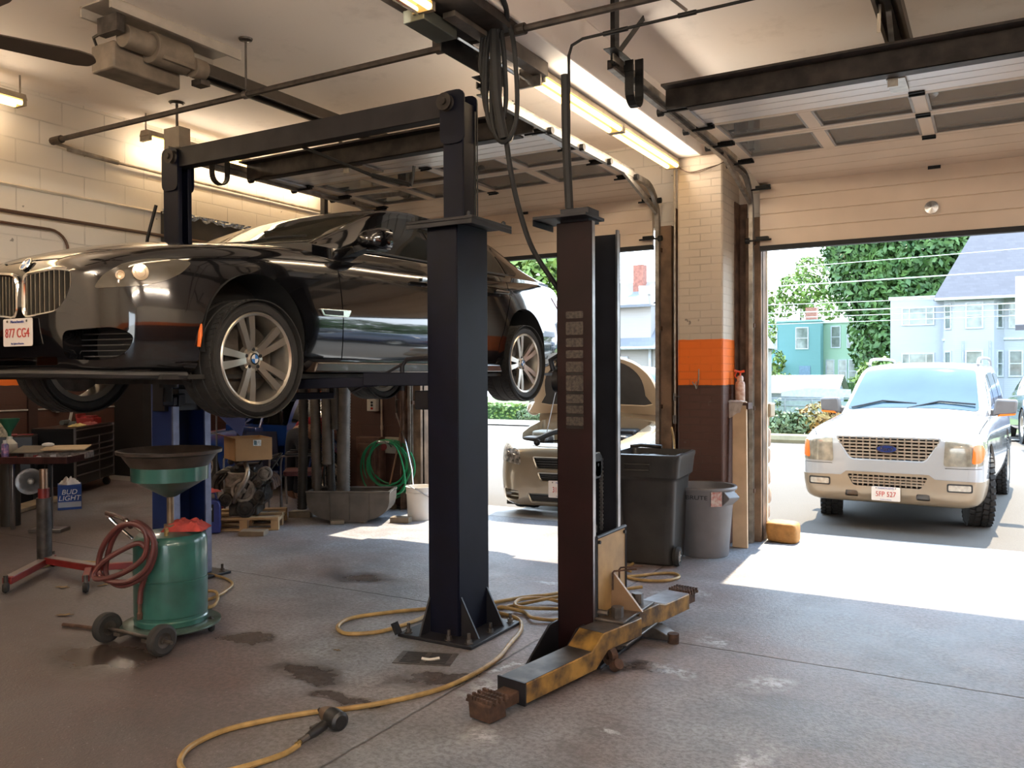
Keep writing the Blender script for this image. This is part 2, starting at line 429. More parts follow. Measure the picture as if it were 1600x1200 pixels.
def asphalt_mat():
    m, nt, b = _nt('asphalt_lot'); N = NB(nt); x, y, z = N.sep()
    a = N.noise(0.35, 5); f = N.noise(60, 4); c = N.noise(4, 6, rough=0.7)
    col = N.mix(a, (0.062, 0.051, 0.041), (0.093, 0.079, 0.065))
    col = N.mix(N.math('MULTIPLY', N.ramp(f, [(0.42, 1.0), (0.6, 0.0)]), 0.4), col, (0.055, 0.047, 0.04))
    col = N.mix(N.math('MULTIPLY', N.ramp(c, [(0.60, 0.0), (0.66, 1.0)]), 0.35), col, (0.06, 0.052, 0.045))
    N.l(col, b.inputs['Base Color']); b.inputs['Roughness'].default_value = 0.85
    N.l(N.bump(f, 0.5, 0.01), b.inputs['Normal']); return m
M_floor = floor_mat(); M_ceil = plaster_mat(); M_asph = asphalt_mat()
M_blockx = block_mat('painted_block_side', 'x', None)
M_blockfar = block_mat('painted_block_far', 'x', (1.50, 1.95))
M_blockfy = block_mat('painted_block_end', 'y', (1.50, 1.95))
M_front = block_mat('painted_block_front', 'y', (1.53, 1.96), 0.4, 0.2, 0.005)
M_pier = block_mat('painted_brick_pier', 'xy', (1.53, 1.96), 0.21, 0.072, 0.006, 0.003, upper=(0.56, 0.47, 0.37))
M_plain = mat('cream_plaster', (0.58, 0.51, 0.41), 0.7)

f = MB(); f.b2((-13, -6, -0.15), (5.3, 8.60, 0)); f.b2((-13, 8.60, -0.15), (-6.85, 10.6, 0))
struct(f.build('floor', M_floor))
struct(MB().b2((-7.3, -6, 4.03), (5.3, 8.55, 4.25)).build('ceiling', M_ceil))
struct(MB().b2((-13, -6, 3.10), (-7.3, 8.5, 3.25)).b2((-13, 8.5, 3.10), (-6.83, 10.65, 3.25)).build('ceiling_annex', M_ceil))
struct(MB().b2((-7.3, -6, 2.20), (-7.0, 8.35, 4.03)).b2((-7.3, -6, 0), (-7.0, 0.4, 2.2)).build('wall_left', M_blockx))
struct(MB().b2((-13, -6, 0), (-12.6, 10.65, 3.1)).build('wall_far_left', M_blockfar))
struct(MB().b2((-12.6, 10.45, 0), (-6.95, 10.65, 3.1)).build('wall_annex_end', M_blockfy))
struct(MB().b2((-6.95, 8.50, 0), (-6.83, 10.65, 3.1)).build('wall_annex_side', M_plain))
w = MB()
w.b2((-7.36, 8.35, 0), (-6.06, 8.50, 4.03)); w.b2((-6.06, 8.35, 3.15), (5.3, 8.50, 4.03)); w.b2((-2.98, 8.35, 0), (-2.02, 8.50, 3.15)); w.b2((1.10, 8.35, 0), (5.3, 8.50, 3.15))
struct(w.build('wall_front', M_front))
struct(MB().b2((5.0, -6, 0), (5.3, 8.35, 4.03)).build('wall_right', block_mat('painted_block_right', 'x', (1.53, 1.96))))
# unseen wall behind the camera; its open bay is added to let daylight in
w = MB(); w.b2((-7.0, -6.0, 0), (-5.6, -5.7, 4.03)); w.b2((4.2, -6.0, 0), (5.0, -5.7, 4.03)); w.b2((-5.6, -6.0, 3.1), (4.2, -5.7, 4.03)); w.b2((-5.6, -6.0, 0), (0.8, -5.7, 3.1))
w.b2((-12.6, -6.0, 0), (-7.0, -5.7, 3.1))
struct(w.build('wall_back', block_mat('painted_block_back', 'y', (1.53, 1.96))))
struct(MB().b2((-2.64, 7.77, 0), (-2.20, 8.36, 3.69)).build('pillar', M_pier, bev=0.02))
struct(MB().b2((-2.82, -5.7, 3.69), (-2.40, 8.36, 4.03)).build('beam', M_ceil, bev=0.01))
struct(MB().b2((-12.58, 8.75, 0), (-11.85, 8.95, 3.1)).build('pillar_annex', mat('near_black_block', (0.012, 0.010, 0.009), 0.8)))  # one even near-black colour over the whole pier
# door jambs: steel angle, wooden board, rubber stop  (left door 1, right door 2)
M_steel = mat('galvanised_track', (0.34, 0.31, 0.27), 0.42, 0.85, 0.25, 14)
M_rusty = mat('rusty_brown_steel', (0.15, 0.085, 0.055), 0.6, 0.4, 0.45, 9, 0.2)
M_oldwood = mat('weathered_jamb_wood', (0.20, 0.125, 0.075), 0.75, 0, 0.4, 5, 0.3)
M_cream = mat('cream_siding', (0.74, 0.66, 0.50), 0.6)
for nm, x, sgn in (('trim_1', -6.06, 1), ('trim_2', -2.99, -1), ('trim_3', -2.00, 1), ('trim_4', 1.10, -1)):
    j = MB(); j.cm = 0
    j.b2((x, 8.31, 0), (x+sgn*0.03, 8.48, 3.15))                   # jamb board
    j.b2((x-sgn*0.12, 8.27, 0), (x+sgn*0.03, 8.35, 3.15))
    j.cm = 1
    j.b2((x-sgn*0.20, 8.16, 0), (x-sgn*0.19, 8.35, 3.3)); j.b2((x-sgn*0.20, 8.34, 0), (x-sgn*0.12, 8.348, 3.3))
    j.cm = 2
    j.b2((x, 8.48, 0.0), (x+sgn*0.04, 8.52, 3.15))
    struct(j.build(nm, [M_oldwood, M_rusty, M_cream], bev=0.004))
# ---- outside ground
g = MB(); g.grid(2, 2, lambda a, b: (-90+180*a, 9.45+18*b, -0.10)); struct(g.build('ground', M_asph))
g = MB(); g.grid(2, 2, lambda a, b: (-90+180*a, -60+54.2*b, -0.03)); struct(g.build('ground_yard', mat('pale_bounce_concrete', (0.55, 0.50, 0.43), 0.85, 0, 0.1, 2)))  # unseen yard, made pale to bounce light up onto the ceiling
M_conc = mat('pale_concrete', (0.26, 0.245, 0.22), 0.85, 0, 0.15, 3, 0.2)
M_grass = mat('lawn', (0.06, 0.11, 0.018), 0.9, 0, 0.5, 2.2, 0.8, 60, c2=(0.03, 0.06, 0.01))


# apron ramp down to the lot; the land falls away gently beyond the kerb
def land(y): return -0.10 if y < 24 else -0.10-0.9*min(1, (y-24)/18) if y < 42 else -1.0-0.02*(y-42)
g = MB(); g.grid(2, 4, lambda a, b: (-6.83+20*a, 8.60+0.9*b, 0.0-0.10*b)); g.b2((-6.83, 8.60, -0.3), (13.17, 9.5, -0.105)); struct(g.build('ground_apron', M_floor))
g = MB(); g.grid(2, 14, lambda a, b: (-110+220*a, 27.4+16*b, land(27.4+16*b))); struct(g.build('road', mat('sun_bleached_road', (0.13, 0.115, 0.10), 0.9, 0, 0.15, 1.2, 0.3, 40)))
g = MB(); g.grid(2, 14, lambda a, b: (-110+220*a, 24.2+3.3*b, land(24.2+3.3*b)+0.05)); struct(g.build('sidewalk', M_conc))
g = MB(); g.grid(80, 30, lambda a, b: (-130+260*a, 31+110*b*b+0.01, land(31+110*b*b)+0.06+0.05*noise.noise(Vector((a*30, b*20, 0))))); stuff(g.build('lawn', M_grass))
# ================================================================ overhead doors
M_dwhite = mat('door_enamel', (0.66, 0.52, 0.39), 0.30, 0, 0.06, 2)
M_dbright = mat('door_aluminium_white', (0.80, 0.75, 0.70), 0.28, 0.15, 0.05, 2)
M_rubber = mat('black_rubber', (0.012, 0.012, 0.012), 0.7)
M_black = mat('black_steel', (0.018, 0.017, 0.016), 0.5, 0.6, 0.3, 12)
M_dkbrown = mat('dirty_dark_angle', (0.035, 0.027, 0.022), 0.6, 0.4, 0.5, 10)
M_pane = glassmat('door_pane', alpha=0.30, refl=0.1)
def door(nm, x0, x1, zb, ncol, label_side):
    path = [(8.25, zb), (8.25, 3.46), (7.56, 3.56), (6.93, 3.57), (6.35, 3.565), (5.78, 3.56)]
    root = bpy.data.objects.new(nm, None); COL.objects.link(root); root.location = ((x0+x1)/2, 8.25, zb); struct(root)
    T = 0.045
    for k in range(5):
        (ya, za), (yb, zb_) = path[k], path[k+1]
        d = Vector((0, yb-ya, zb_-za)); L = d.length; d.normalize(); nrm = Vector((0, -d.z, d.y))   # outward = up/away
        if nrm.y < 0: nrm = -nrm
        if k >= 2 and nrm.z < 0: nrm = -nrm
        o = Vector((x0, ya, za))
        if k in (2, 3):       # glazed sections: frame with lights, pane set in each
            fr = MB(); rail = 0.055 if k == 2 else 0.06
            fr.prism([(0.003, -T/2), (rail, -T/2), (rail, T/2), (0.003, T/2)], o, d, nrm, (1,0,0), 0, x1-x0)
            fr.prism([(L-rail, -T/2), (L-0.003, -T/2), (L-0.003, T/2), (L-rail, T/2)], o, d, nrm, (1,0,0), 0, x1-x0)
            w = (x1-x0)/ncol; panes = []
            for c in range(ncol+1):
                a = max(0, c*w-0.045); b = min(x1-x0, c*w+0.045)
                if c == 0: b = 0.09
                if c == ncol: a = x1-x0-0.09
                fr.prism([(rail, -T/2), (L-rail, -T/2), (L-rail, T/2), (rail, T/2)], o, d, nrm, (1,0,0), a, b)
            s = fr.build('window_section', M_dwhite, root, bev=0.004)
            for c in range(ncol):
                a = (0.09 if c == 0 else c*w+0.045); b = (x1-x0-0.09 if c == ncol-1 else (c+1)*w-0.045)
                MB().prism([(rail, -0.004), (L-rail, -0.004), (L-rail, 0.004), (rail, 0.004)], o, d, nrm, (1,0,0), a+0.001, b-0.001).build('pane', M_pane, s)
                bd = MB()          # glazing bead round the light
                for (p, q, r_, t_) in ((rail, rail+0.018, a, b), (L-rail-0.018, L-rail, a, b), (rail, L-rail, a, a+0.018), (rail, L-rail, b-0.018, b)):
                    bd.prism([(p, -0.02), (q, -0.02), (q, -0.005), (p, -0.005)], o, d, nrm, (1,0,0), r_, t_)
                bd.build('glazing_bead', mat('grey_bead', (0.30, 0.26, 0.22), 0.5), s)
        else:
            poly = [(0.002, T/2)]
            ng = 4; poly = [(L-0.002, T/2), (0.002, T/2), (0.002, -T/2)]
            for i in range(1, ng):
                u = L*i/ng; poly += [(u-0.006, -T/2), (u, -T/2+0.007), (u+0.006, -T/2)]
            poly += [(L-0.002, -T/2)]
            MB().prism(poly, o, d, nrm, (1,0,0), 0, x1-x0).build('door_section', M_dbright if k == 4 else M_dwhite, root, smooth=0.3)
        # hinges between sections
        if k < 4:
            h = MB(); hx = [x0+0.05, (x0+x1)/2, x1-0.05]
            for q in hx:
                c = Vector((q, yb, zb_))-nrm*(T/2+0.006)
                h.box(c, (0.10, 0.07 if k else 0.012, 0.012 if k else 0.09)); h.cyl(c+Vector((-.05, 0, -0.012)), c+Vector((.05, 0, -0.012)), 0.008)
            h.build('hinge', M_black, root)
    # end strip stiffeners on the bright top section, bottom seal, angle-iron strut, top fixture
    for q in (x0+0.03, x1-0.03):
        MB().b2((q-0.035, 5.79, 3.515), (q+0.035, 6.34, 3.534)).build('end_stile', mat('zinc_plate', (0.5, 0.5, 0.5), 0.35, 0.7), root)
    MB().b2((x0, 8.215, zb-0.045), (x1, 8.285, zb)).build('bottom_seal', M_rubber, root)
    st = MB(); st.b2((x0-0.02, 5.62, 3.47), (x1+0.02, 5.64, 3.62)); st.b2((x0-0.02, 5.52, 3.605), (x1+0.02, 5.64, 3.62)); st.b2((x0+0.12, 5.62, 3.47), (x1-0.12, 5.73, 3.485))
    st.build('strut', M_dkbrown, root)
    # the door handle disc on the bottom section
    MB().lathe([(0.0, 0), (0.045, 0), (0.055, 0.008), (0.055, 0.02), (0.0, 0.025)], ((x0+x1)/2-0.55 if x0 < -5 else (x0+x1)/2-0.02, 8.226, zb+0.22), (0,-1,0)).build('lock_disc', mat('chrome', (0.6, 0.58, 0.55), 0.2, 1.0), root)
    # rollers
    for (y, z) in ((8.2, zb+0.1), (8.18, 3.44), (7.55, 3.55), (6.92, 3.56), (6.35, 3.555), (5.78, 3.55)):
        for q, s_ in ((x0, -1), (x1, 1)):
            r_ = MB(); r_.box((q-s_*0.03, y, z-0.03), (0.11, 0.06, 0.03)); r_.cyl((q-s_*0.12, y-0.03, z-0.05), (q+s_*0.11, y-0.03, z-0.05), 0.009); r_.cyl((q+s_*0.085, y-0.03, z-0.05), (q+s_*0.125, y-0.03, z-0.05), 0.028)
            r_.build('roller', M_black, root)
    return root
door('door_1', -6.06, -3.06, 2.96, 4, '')
door('door_2', -1.97, 1.03, 2.86, 4, '')
def track(name, x, side, label):
    """galvanised C-track: down the jamb, round the bend, back along the ceiling, with hanger"""
    t = thing(name, label, 'track', (x, 8.2, 0), 0, 'overhead door tracks')
    pts = [(x, 8.2, 0.0), (x, 8.2, 1.2), (x, 8.2, 2.4), (x, 8.2, 3.12)]+[(x, 7.85+0.35*math.cos(a), 3.17+0.35*math.sin(a)) for a in [i*PI/2/8 for i in range(9)]]+[(x, 7.2, 3.522), (x, 6.0, 3.525), (x, 4.78, 3.53)]
    P = [Vector(p) for p in pts]; m = MB(); sec = [(-0.028, -0.02), (0.028, -0.02), (0.028, 0.02), (0.02, 0.02), (0.02, -0.012), (-0.02, -0.012), (-0.02, 0.02), (-0.028, 0.02)]
    vs = []; k = len(sec)
    for i, p in enumerate(P):
        d = (P[min(i+1, len(P)-1)]-P[max(i-1, 0)]).normalized(); u = Vector((-side, 0, 0)); n = d.cross(u)
        vs += [p+n*a+u*b for a, b in sec]
    fs = [(i*k+j, i*k+(j+1) % k, (i+1)*k+(j+1) % k, (i+1)*k+j) for i in range(len(P)-1) for j in range(k)]
    m.add(vs, fs); m.build('rail', M_steel, t, smooth=0.4)
    a = MB(); a.b2((x-0.02*side-0.004, 4.78, 3.55), (x-0.02*side+0.004, 7.6, 3.595))
    a.beam((x, 8.15, 3.28), (x, 7.2, 3.54), 0.03, 0.05)
    a.build('angle_brace', M_steel, t)
    h = MB(); h.b2((x-0.02, 4.83, 3.54), (x+0.02, 4.836, 4.03)); h.b2((x+0.018, 4.80, 3.54), (x+0.022, 4.87, 4.03)); h.beam((x, 5.35, 4.02), (x, 4.88, 3.62), 0.035, 0.006, (1,0,0)); h.b2((x-0.02, 4.72, 3.605), (x+0.06, 4.98, 3.61))
    (h.build('hanger', M_black, t) if x > -6 else None)
    for z in (0.5, 1.3, 2.1, 2.9): MB().box((x, 8.27, z), (0.05, 0.12, 0.04)).build('wall_bracket', M_rusty, t)
    return t
track('door_track', -6.13, -1, 'galvanised door track along the block wall above the lifted black car')
track('door_track', -2.99, 1, 'galvanised door track between the blue lift post and the tube light')
track('door_track', -2.045, -1, 'galvanised door track curving down beside the painted brick pillar')
track('door_track', 1.10, 1, 'galvanised door track on the far side of the right doorway')
# J shaped steel hooks that catch the top of the raised door
def jhook(x, y, label):
    t = thing('door_stop_hook', label, 'hook', (x, y, 3.7), 0, 'curved steel stops on the door tracks')
    pts = [(x, y-0.10, 3.60), (x, y-0.10, 3.46)]+[(x, y-0.10+0.085-0.085*math.cos(a), 3.42-0.085*math.sin(a)) for a in [i*PI/8 for i in range(9)]]+[(x, y+0.07, 3.48), (x, y+0.07, 3.66)]
    m = MB()
    for i in range(len(pts)-1): m.beam(pts[i], pts[i+1], 0.055, 0.012, (0,1,0) if abs(pts[i+1][1]-pts[i][1]) < 1e-4 else (0,0,1))
    m.b2((x-(0.10 if x < -4 else -0.0)-0.03, y-0.115, 3.53), (x+0.03+(0.12 if -4 < x < -2.5 else 0), y-0.095, 3.57)); m.build('strap', M_black, t)
    return t
jhook(-1.99, 5.05, 'black curved stop hook hanging at the right door track')
jhook(-5.98, 5.23, 'black curved stop hook by the wall, below the glowing left tube')
jhook(-3.12, 5.35, 'black curved stop hook behind the hanging black cables')
# ================================================================ cars
def paint(name, c, rough=0.12, metal=0.0, coat=1.0):
    return mat(name, c, rough, metal, 0.04, 3, coat=coat)
M_tire = mat('tyre_rubber', (0.022, 0.021, 0.020), 0.75, 0, 0.2, 20)
M_rim = mat('alloy_rim', (0.62, 0.57, 0.49), 0.28, 0.85, 0.08, 5)
M_silver = mat('bright_chrome', (0.78, 0.76, 0.72), 0.12, 1.0, 0.03, 3)
M_disc = mat('brake_iron', (0.10, 0.085, 0.07), 0.5, 0.6, 0.4, 12)
M_plast = mat('black_plastic', (0.015, 0.015, 0.016), 0.42)
M_under = mat('underbody_grime', (0.022, 0.020, 0.018), 0.75, 0, 0.5, 8)
M_well = mat('wheel_well', (0.010, 0.010, 0.010), 0.9)
M_orange = mat('amber_lens', (0.85, 0.17, 0.02), 0.25, 0, 0.05)
M_red = mat('red_lens', (0.45, 0.02, 0.015), 0.2)
def loft_body(tab, ny=64, crown=0.03):
    """tab rows: y, w, zb, zm, zs, ws, zt"""
    y0, y1 = tab[0][0], tab[-1][0]
    ys = [y0+(y1-y0)*(0.5-0.5*math.cos(PI*i/(ny-1)))*0.75+(y1-y0)*0.25*i/(ny-1) for i in range(ny)]
    segs = [3, 4, 4, 5, 5, 5, 5]; rings = []
    for y in ys:
        w, zb, zm, zs, ws, zt = lerp_table(tab, y)
        P = [(0, zb), (w*0.78, zb), (w*0.955, zb+min(0.06, (zm-zb)*.3)), (w, zm), (w*ws, zs), (w*ws*0.86, zs+(zt-zs)*0.58), (w*ws*0.46, zt-(zt-zs)*0.10), (0, zt)]
        half = []
        for i in range(7):
            p0 = Vector(P[i-1]) if i > 0 else Vector((-P[1][0], P[1][1])); p1 = Vector(P[i]); p2 = Vector(P[i+1]); p3 = Vector(P[i+2]) if i < 6 else Vector((-P[6][0], P[6][1]))
            for k in range(segs[i]):
                t = k/segs[i]
                h = 0.62   # softened Catmull-Rom
                m1 = (p2-p0)*h*0.5*1.0; m2 = (p3-p1)*h*0.5*1.0
                half.append((2*t**3-3*t*t+1)*p1+(t**3-2*t*t+t)*m1+(-2*t**3+3*t*t)*p2+(t**3-t*t)*m2)
        half.append(Vector(P[-1]))
        ring = [Vector((p.x, y, p.y)) for p in half]+[Vector((-p.x, y, p.y)) for p in reversed(half[1:-1])]
        rings.append(ring)
    m = MB(); n = len(rings[0])
    m.add([p for r in rings for p in r], [(i*n+k, i*n+(k+1) % n, (i+1)*n+(k+1) % n, (i+1)*n+k) for i in range(ny-1) for k in range(n)])
    for r, bulge in ((rings[0], -0.012), (rings[-1], 0.012)):      # close the ends with shrinking rings
        c = sum(r, Vector())/n; prev = r
        base = len(m.v); all_ = [list(r)]
        for s_ in (0.8, 0.55, 0.3):
            all_.append([c+(p-c)*s_+Vector((0, bulge*(1-s_*s_), 0)) for p in r])
        all_.append([c+Vector((0, bulge, 0))])
        flat = [p for q in all_ for p in q]; fs = []
        for j in range(3): fs += [(j*n+k, j*n+(k+1) % n, (j+1)*n+(k+1) % n, (j+1)*n+k) for k in range(n)]
        fs += [(3*n+k, 3*n+(k+1) % n, 4*n) for k in range(n)]
        m.add(flat, fs)
    return m.mesh('body', 0.6, weld=True)
def loft_cabin(tab, ny=44):
    """tab rows: y, wb(belt half width), zbelt, wr(roof-edge half width), zr(roof edge z), zt(centre top)"""
    y0, y1 = tab[0][0], tab[-1][0]; rings = []
    for i in range(ny):
        y = y0+(y1-y0)*i/(ny-1); wb, zb, wr, zr, zt = lerp_table(tab, y)
        zr = max(zr, zb+0.012); zt = max(zt, zr+0.004)
        P = [(0, zb-0.30), (wb, zb-0.30), (wb, zb), (wb*0.55+wr*0.45+0.012, zb*0.55+zr*0.45), (wr+0.012, zr-0.035*(zr-zb)/0.4), (wr-0.05, zr+(zt-zr)*0.35), (wr*0.5, zr+(zt-zr)*0.86), (0, zt)]
        half = [Vector(P[0]), Vector(P[1])]
        half += [Vector(P[2])]
        for a in range(2, 7):
            p0, p1, p2 = Vector(P[a-1]) if a > 2 else Vector(P[2])*2-Vector(P[3]), Vector(P[a]), Vector(P[a+1]); p3 = Vector(P[a+2]) if a < 6 else Vector((-P[6][0], P[6][1]))
            for k in range(1, 6):
                t = k/5; m1 = (p2-p0)*0.36; m2 = (p3-p1)*0.36
                half.append((2*t**3-3*t*t+1)*p1+(t**3-2*t*t+t)*m1+(-2*t**3+3*t*t)*p2+(t**3-t*t)*m2)
        rings.append([Vector((p.x, y, p.y)) for p in half]+[Vector((-p.x, y, p.y)) for p in reversed(half[1:-1])])
    m = MB(); n = len(rings[0])
    m.add([p for r in rings for p in r], [(i*n+k, i*n+(k+1) % n, (i+1)*n+(k+1) % n, (i+1)*n+k) for i in range(ny-1) for k in range(n)]+[tuple(range(n-1,-1,-1)), tuple(range((ny-1)*n, ny*n))])
    return m.mesh('cabin', 0.6, weld=True)
def round_poly(P, r, n=4):
    """round the corners of a polygon"""
    out = []; k = len(P)
    for i in range(k):
        a, b, c = Vector(P[i-1]), Vector(P[i]), Vector(P[(i+1) % k])
        d1 = (a-b); d2 = (c-b); rr = min(r, d1.length*0.45, d2.length*0.45)
        p = b+d1.normalized()*rr; q = b+d2.normalized()*rr
        for j in range(n+1):
            t = j/n; out.append(tuple((1-t)**2*p+2*t*(1-t)*b+t*t*q))
    return out
def side_prism(poly, x0, x1):       # polygon in (y, z), extruded along x
    return MB().prism(poly, (0,0,0), (0,1,0), (0,0,1), (1,0,0), x0, x1)
def plan_prism(poly, z0, z1):       # polygon in (x, y), extruded up
    return MB().prism(poly, (0,0,0), (1,0,0), (0,1,0), (0,0,1), z0, z1)
def front_prism(poly, y0, y1):      # polygon in (x, z), extruded along y
    return MB().prism(poly, (0,0,0), (1,0,0), (0,0,1), (0,1,0), y0, y1)
def arch_cut(y, z, r, x0, x1, drop=0.7, n=28):
    P = [(y+r*math.cos(a), z+r*math.sin(a)) for a in [PI*i/n for i in range(n+1)]]+[(y-r, z-drop), (y+r, z-drop)]
    return side_prism(P, x0, x1)
def local(mb_or_me, name, m, parent, smooth=0.5):
    if isinstance(mb_or_me, MB): return mb_or_me.build(name, m, parent, smooth=smooth, local=True)
    return put(name, mb_or_me, m, parent)
def make_tire(name, r, w, rr, parent, loc, tread=0.006, blocks=False, rot=None):
    """tyre (axis x) with circumferential grooves; parent frame local"""
    h = w/2; prof = [(rr, -h*0.86), (rr+0.012, -h*0.97), (rr*0.45+r*0.55, -h*1.02), (r-0.022, -h*0.93), (r-0.006, -h*0.80)]
    for g in (-0.5, -0.17, 0.17, 0.5):
        prof += [(r, (g-0.07)*w), (r-tread, (g-0.06)*w), (r-tread, (g+0.06)*w), (r, (g+0.07)*w)] if not blocks else []
    prof += [(r-0.006, h*0.80), (r-0.022, h*0.93), (rr*0.45+r*0.55, h*1.02), (rr+0.012, h*0.97), (rr, h*0.86)]
    m = MB().lathe(prof, (0,0,0), (1,0,0), 56)
    if blocks:
        for k in range(36):
            a = 2*PI*k/36
            for j, (x0, x1) in enumerate(((-0.48, -0.28), (-0.24, -0.03), (0.03, 0.24), (0.28, 0.48))):
                aa = a+(j % 2)*0.08; c = Vector(((x0+x1)/2*w, math.cos(aa)*(r+0.002), math.sin(aa)*(r+0.002)))
                m.box(c, (abs(x1-x0)*w, r*2*PI/36*0.70, 0.024), Matrix.Rotation(aa-PI/2, 3, 'X') @ Matrix.Rotation(0.2*(1 if j % 2 else -1), 3, 'Z'))
    else:
        for k in range(60):        # lateral sipes as small shoulder lugs
            a = 2*PI*k/60
            for s_ in (-1, 1):
                c = Vector((s_*w*0.37, math.cos(a)*(r-0.001), math.sin(a)*(r-0.001)))
                m.box(c, (w*0.17, r*2*PI/60*0.75, 0.008), Matrix.Rotation(a-PI/2, 3, 'X') @ Matrix.Rotation(0.25*s_, 3, 'Z'))
    o = m.build(name, M_tire, parent, smooth=0.5, local=True); o.location = loc
    return o
def make_rim(tire, rr, w, side, style='double5', m=None, badge=False):
    """alloy wheel as a sub-part of its tyre; outer face on the +x*side side"""
    m = m or M_rim; h = w/2; s = side; b = MB()
    prof = [(rr+0.006, s*h*0.90), (rr-0.002, s*h*0.96), (rr-0.016, s*h*0.90), (rr-0.022, s*h*0.70), (rr-0.035, s*h*0.2), (rr-0.035, -s*h*0.8), (rr+0.004, -s*h*0.88)]
    b.lathe(prof, (0,0,0), (1,0,0), 48)
    xo = s*h*0.86; xi = s*h*0.48
    def spoke(a0, a1, r0, r1, w0, w1, x0, x1, th=0.03):
        P = []
        for (a, r_, ww, x) in ((a0, r0, w0, x0), ((a0*0.45+a1*0.55), (r0+r1)*0.5, (w0+w1)*0.46, x0*0.35+x1*0.65), (a1, r1, w1, x1)):
            d = Vector((0, math.cos(a), math.sin(a))); t = Vector((0, -math.sin(a), math.cos(a))); c = d*r_+Vector((x, 0, 0))
            P += [c-t*ww, c+t*ww, c+t*ww*0.8-Vector((s*th, 0, 0)), c-t*ww*0.8-Vector((s*th, 0, 0))]
        fs = []
        for i in range(2): fs += [(i*4+k, i*4+(k+1) % 4, i*4+4+(k+1) % 4, i*4+4+k) for k in range(4)]
        fs += [(3,2,1,0), (8,9,10,11)]; b.add(P, fs)
    if style == 'double5':
        for k in range(5):
            a = 2*PI*k/5-PI
            spoke(a-0.19, a-0.165, 0.055, rr-0.018, 0.018, 0.023, xi+s*0.02, xo)
            spoke(a+0.19, a+0.165, 0.055, rr-0.018, 0.018, 0.023, xi+s*0.02, xo)
    elif style == 'five':
        for k in range(5):
            a = 2*PI*k/5+PI/2; spoke(a, a, 0.05, rr-0.02, 0.035, 0.05, xi+s*0.02, xo)
    elif style == 'steel':
        b.lathe([(0.02, xi), (rr*0.5, xi+s*0.02), (rr*0.8, xi-s*0.02), (rr-0.02, xo)], (0,0,0), (1,0,0), 32)
    b.lathe([(0.0, xi+s*0.030), (0.034, xi+s*0.030), (0.040, xi+s*0.018), (0.075, xi+s*0.012), (0.082, xi-s*0.02)], (0,0,0), (1,0,0), 28)
    o = b.build('rim', m, tire, smooth=0.7, local=True)
    d = MB().lathe([(0.0, s*0.005), (rr*0.76, s*0.005), (rr*0.76, -s*0.02), (0.0, -s*0.02)], (0,0,0), (1,0,0), 32); d.box((s*0.01, -rr*0.55, rr*0.25), (0.10, 0.10, 0.20))
    d.build('brake_disc', M_disc, tire, local=True)
    lug = MB()
    for k in range(5):
        a = 2*PI*k/5+PI/2; lug.cyl((xi+s*0.005, 0.056*math.cos(a), 0.056*math.sin(a)), (xi+s*0.022, 0.056*math.cos(a), 0.056*math.sin(a)), 0.011, n=8)
    lug.build('lug_bolts', M_plast, tire, local=True)
    if badge:
        c = MB()
        for q in range(4):
            c.cm = q % 2; n = 6
            c.add([(xi+s*0.032, 0, 0)]+[(xi+s*0.032, 0.026*math.cos(PI/2*(q+t/n)), 0.026*math.sin(PI/2*(q+t/n))) for t in range(n+1)], [(0, t, t+1) for t in range(1, n+1)])
        c.cm = 2; c.lathe([(0.026, xi+s*0.032), (0.034, xi+s*0.031)], (0,0,0), (1,0,0), 24)
        c.build('centre_cap', [mat('badge_blue', (0.05, 0.2, 0.55), 0.3), mat('badge_white', (0.8, 0.8, 0.8), 0.3), M_plast], tire, local=True)
    return o
def plate(parent, name, loc, right, up, chars, top, bottom, w=0.305, h=0.152, cs=0.078):
    r = Vector(right).normalized(); u = Vector(up).normalized(); n = r.cross(u); c = Vector(loc)
    p = MB().prism(round_poly([(-w/2, -h/2), (w/2, -h/2), (w/2, h/2), (-w/2, h/2)], 0.012), c, r, u, n, -0.004, 0.0)
    o = p.build(name, mat('plate_white', (0.80, 0.74, 0.68), 0.4, 0, 0.03), parent, local=True)
    text('plate_number', chars, cs, mat('plate_red', (0.52, 0.035, 0.02), 0.4), o, c+n*0.002-u*0.006, r, u, sx=0.86)
    text('plate_state', top, 0.022, mat('plate_blue', (0.06, 0.08, 0.30), 0.4), o, c+n*0.002+u*(h/2-0.018), r, u)
    text('plate_motto', bottom, 0.014, mat('plate_blue', (0.06, 0.08, 0.30), 0.4), o, c+n*0.002-u*(h/2-0.014), r, u)
    for q in (-0.42, 0.42):
        MB().cyl(c+r*q*w*0.8+u*(h/2-0.015), c+r*q*w*0.8+u*(h/2-0.015)+n*0.004, 0.007, n=8).build('plate_screw', M_silver, o, local=True)
    return o
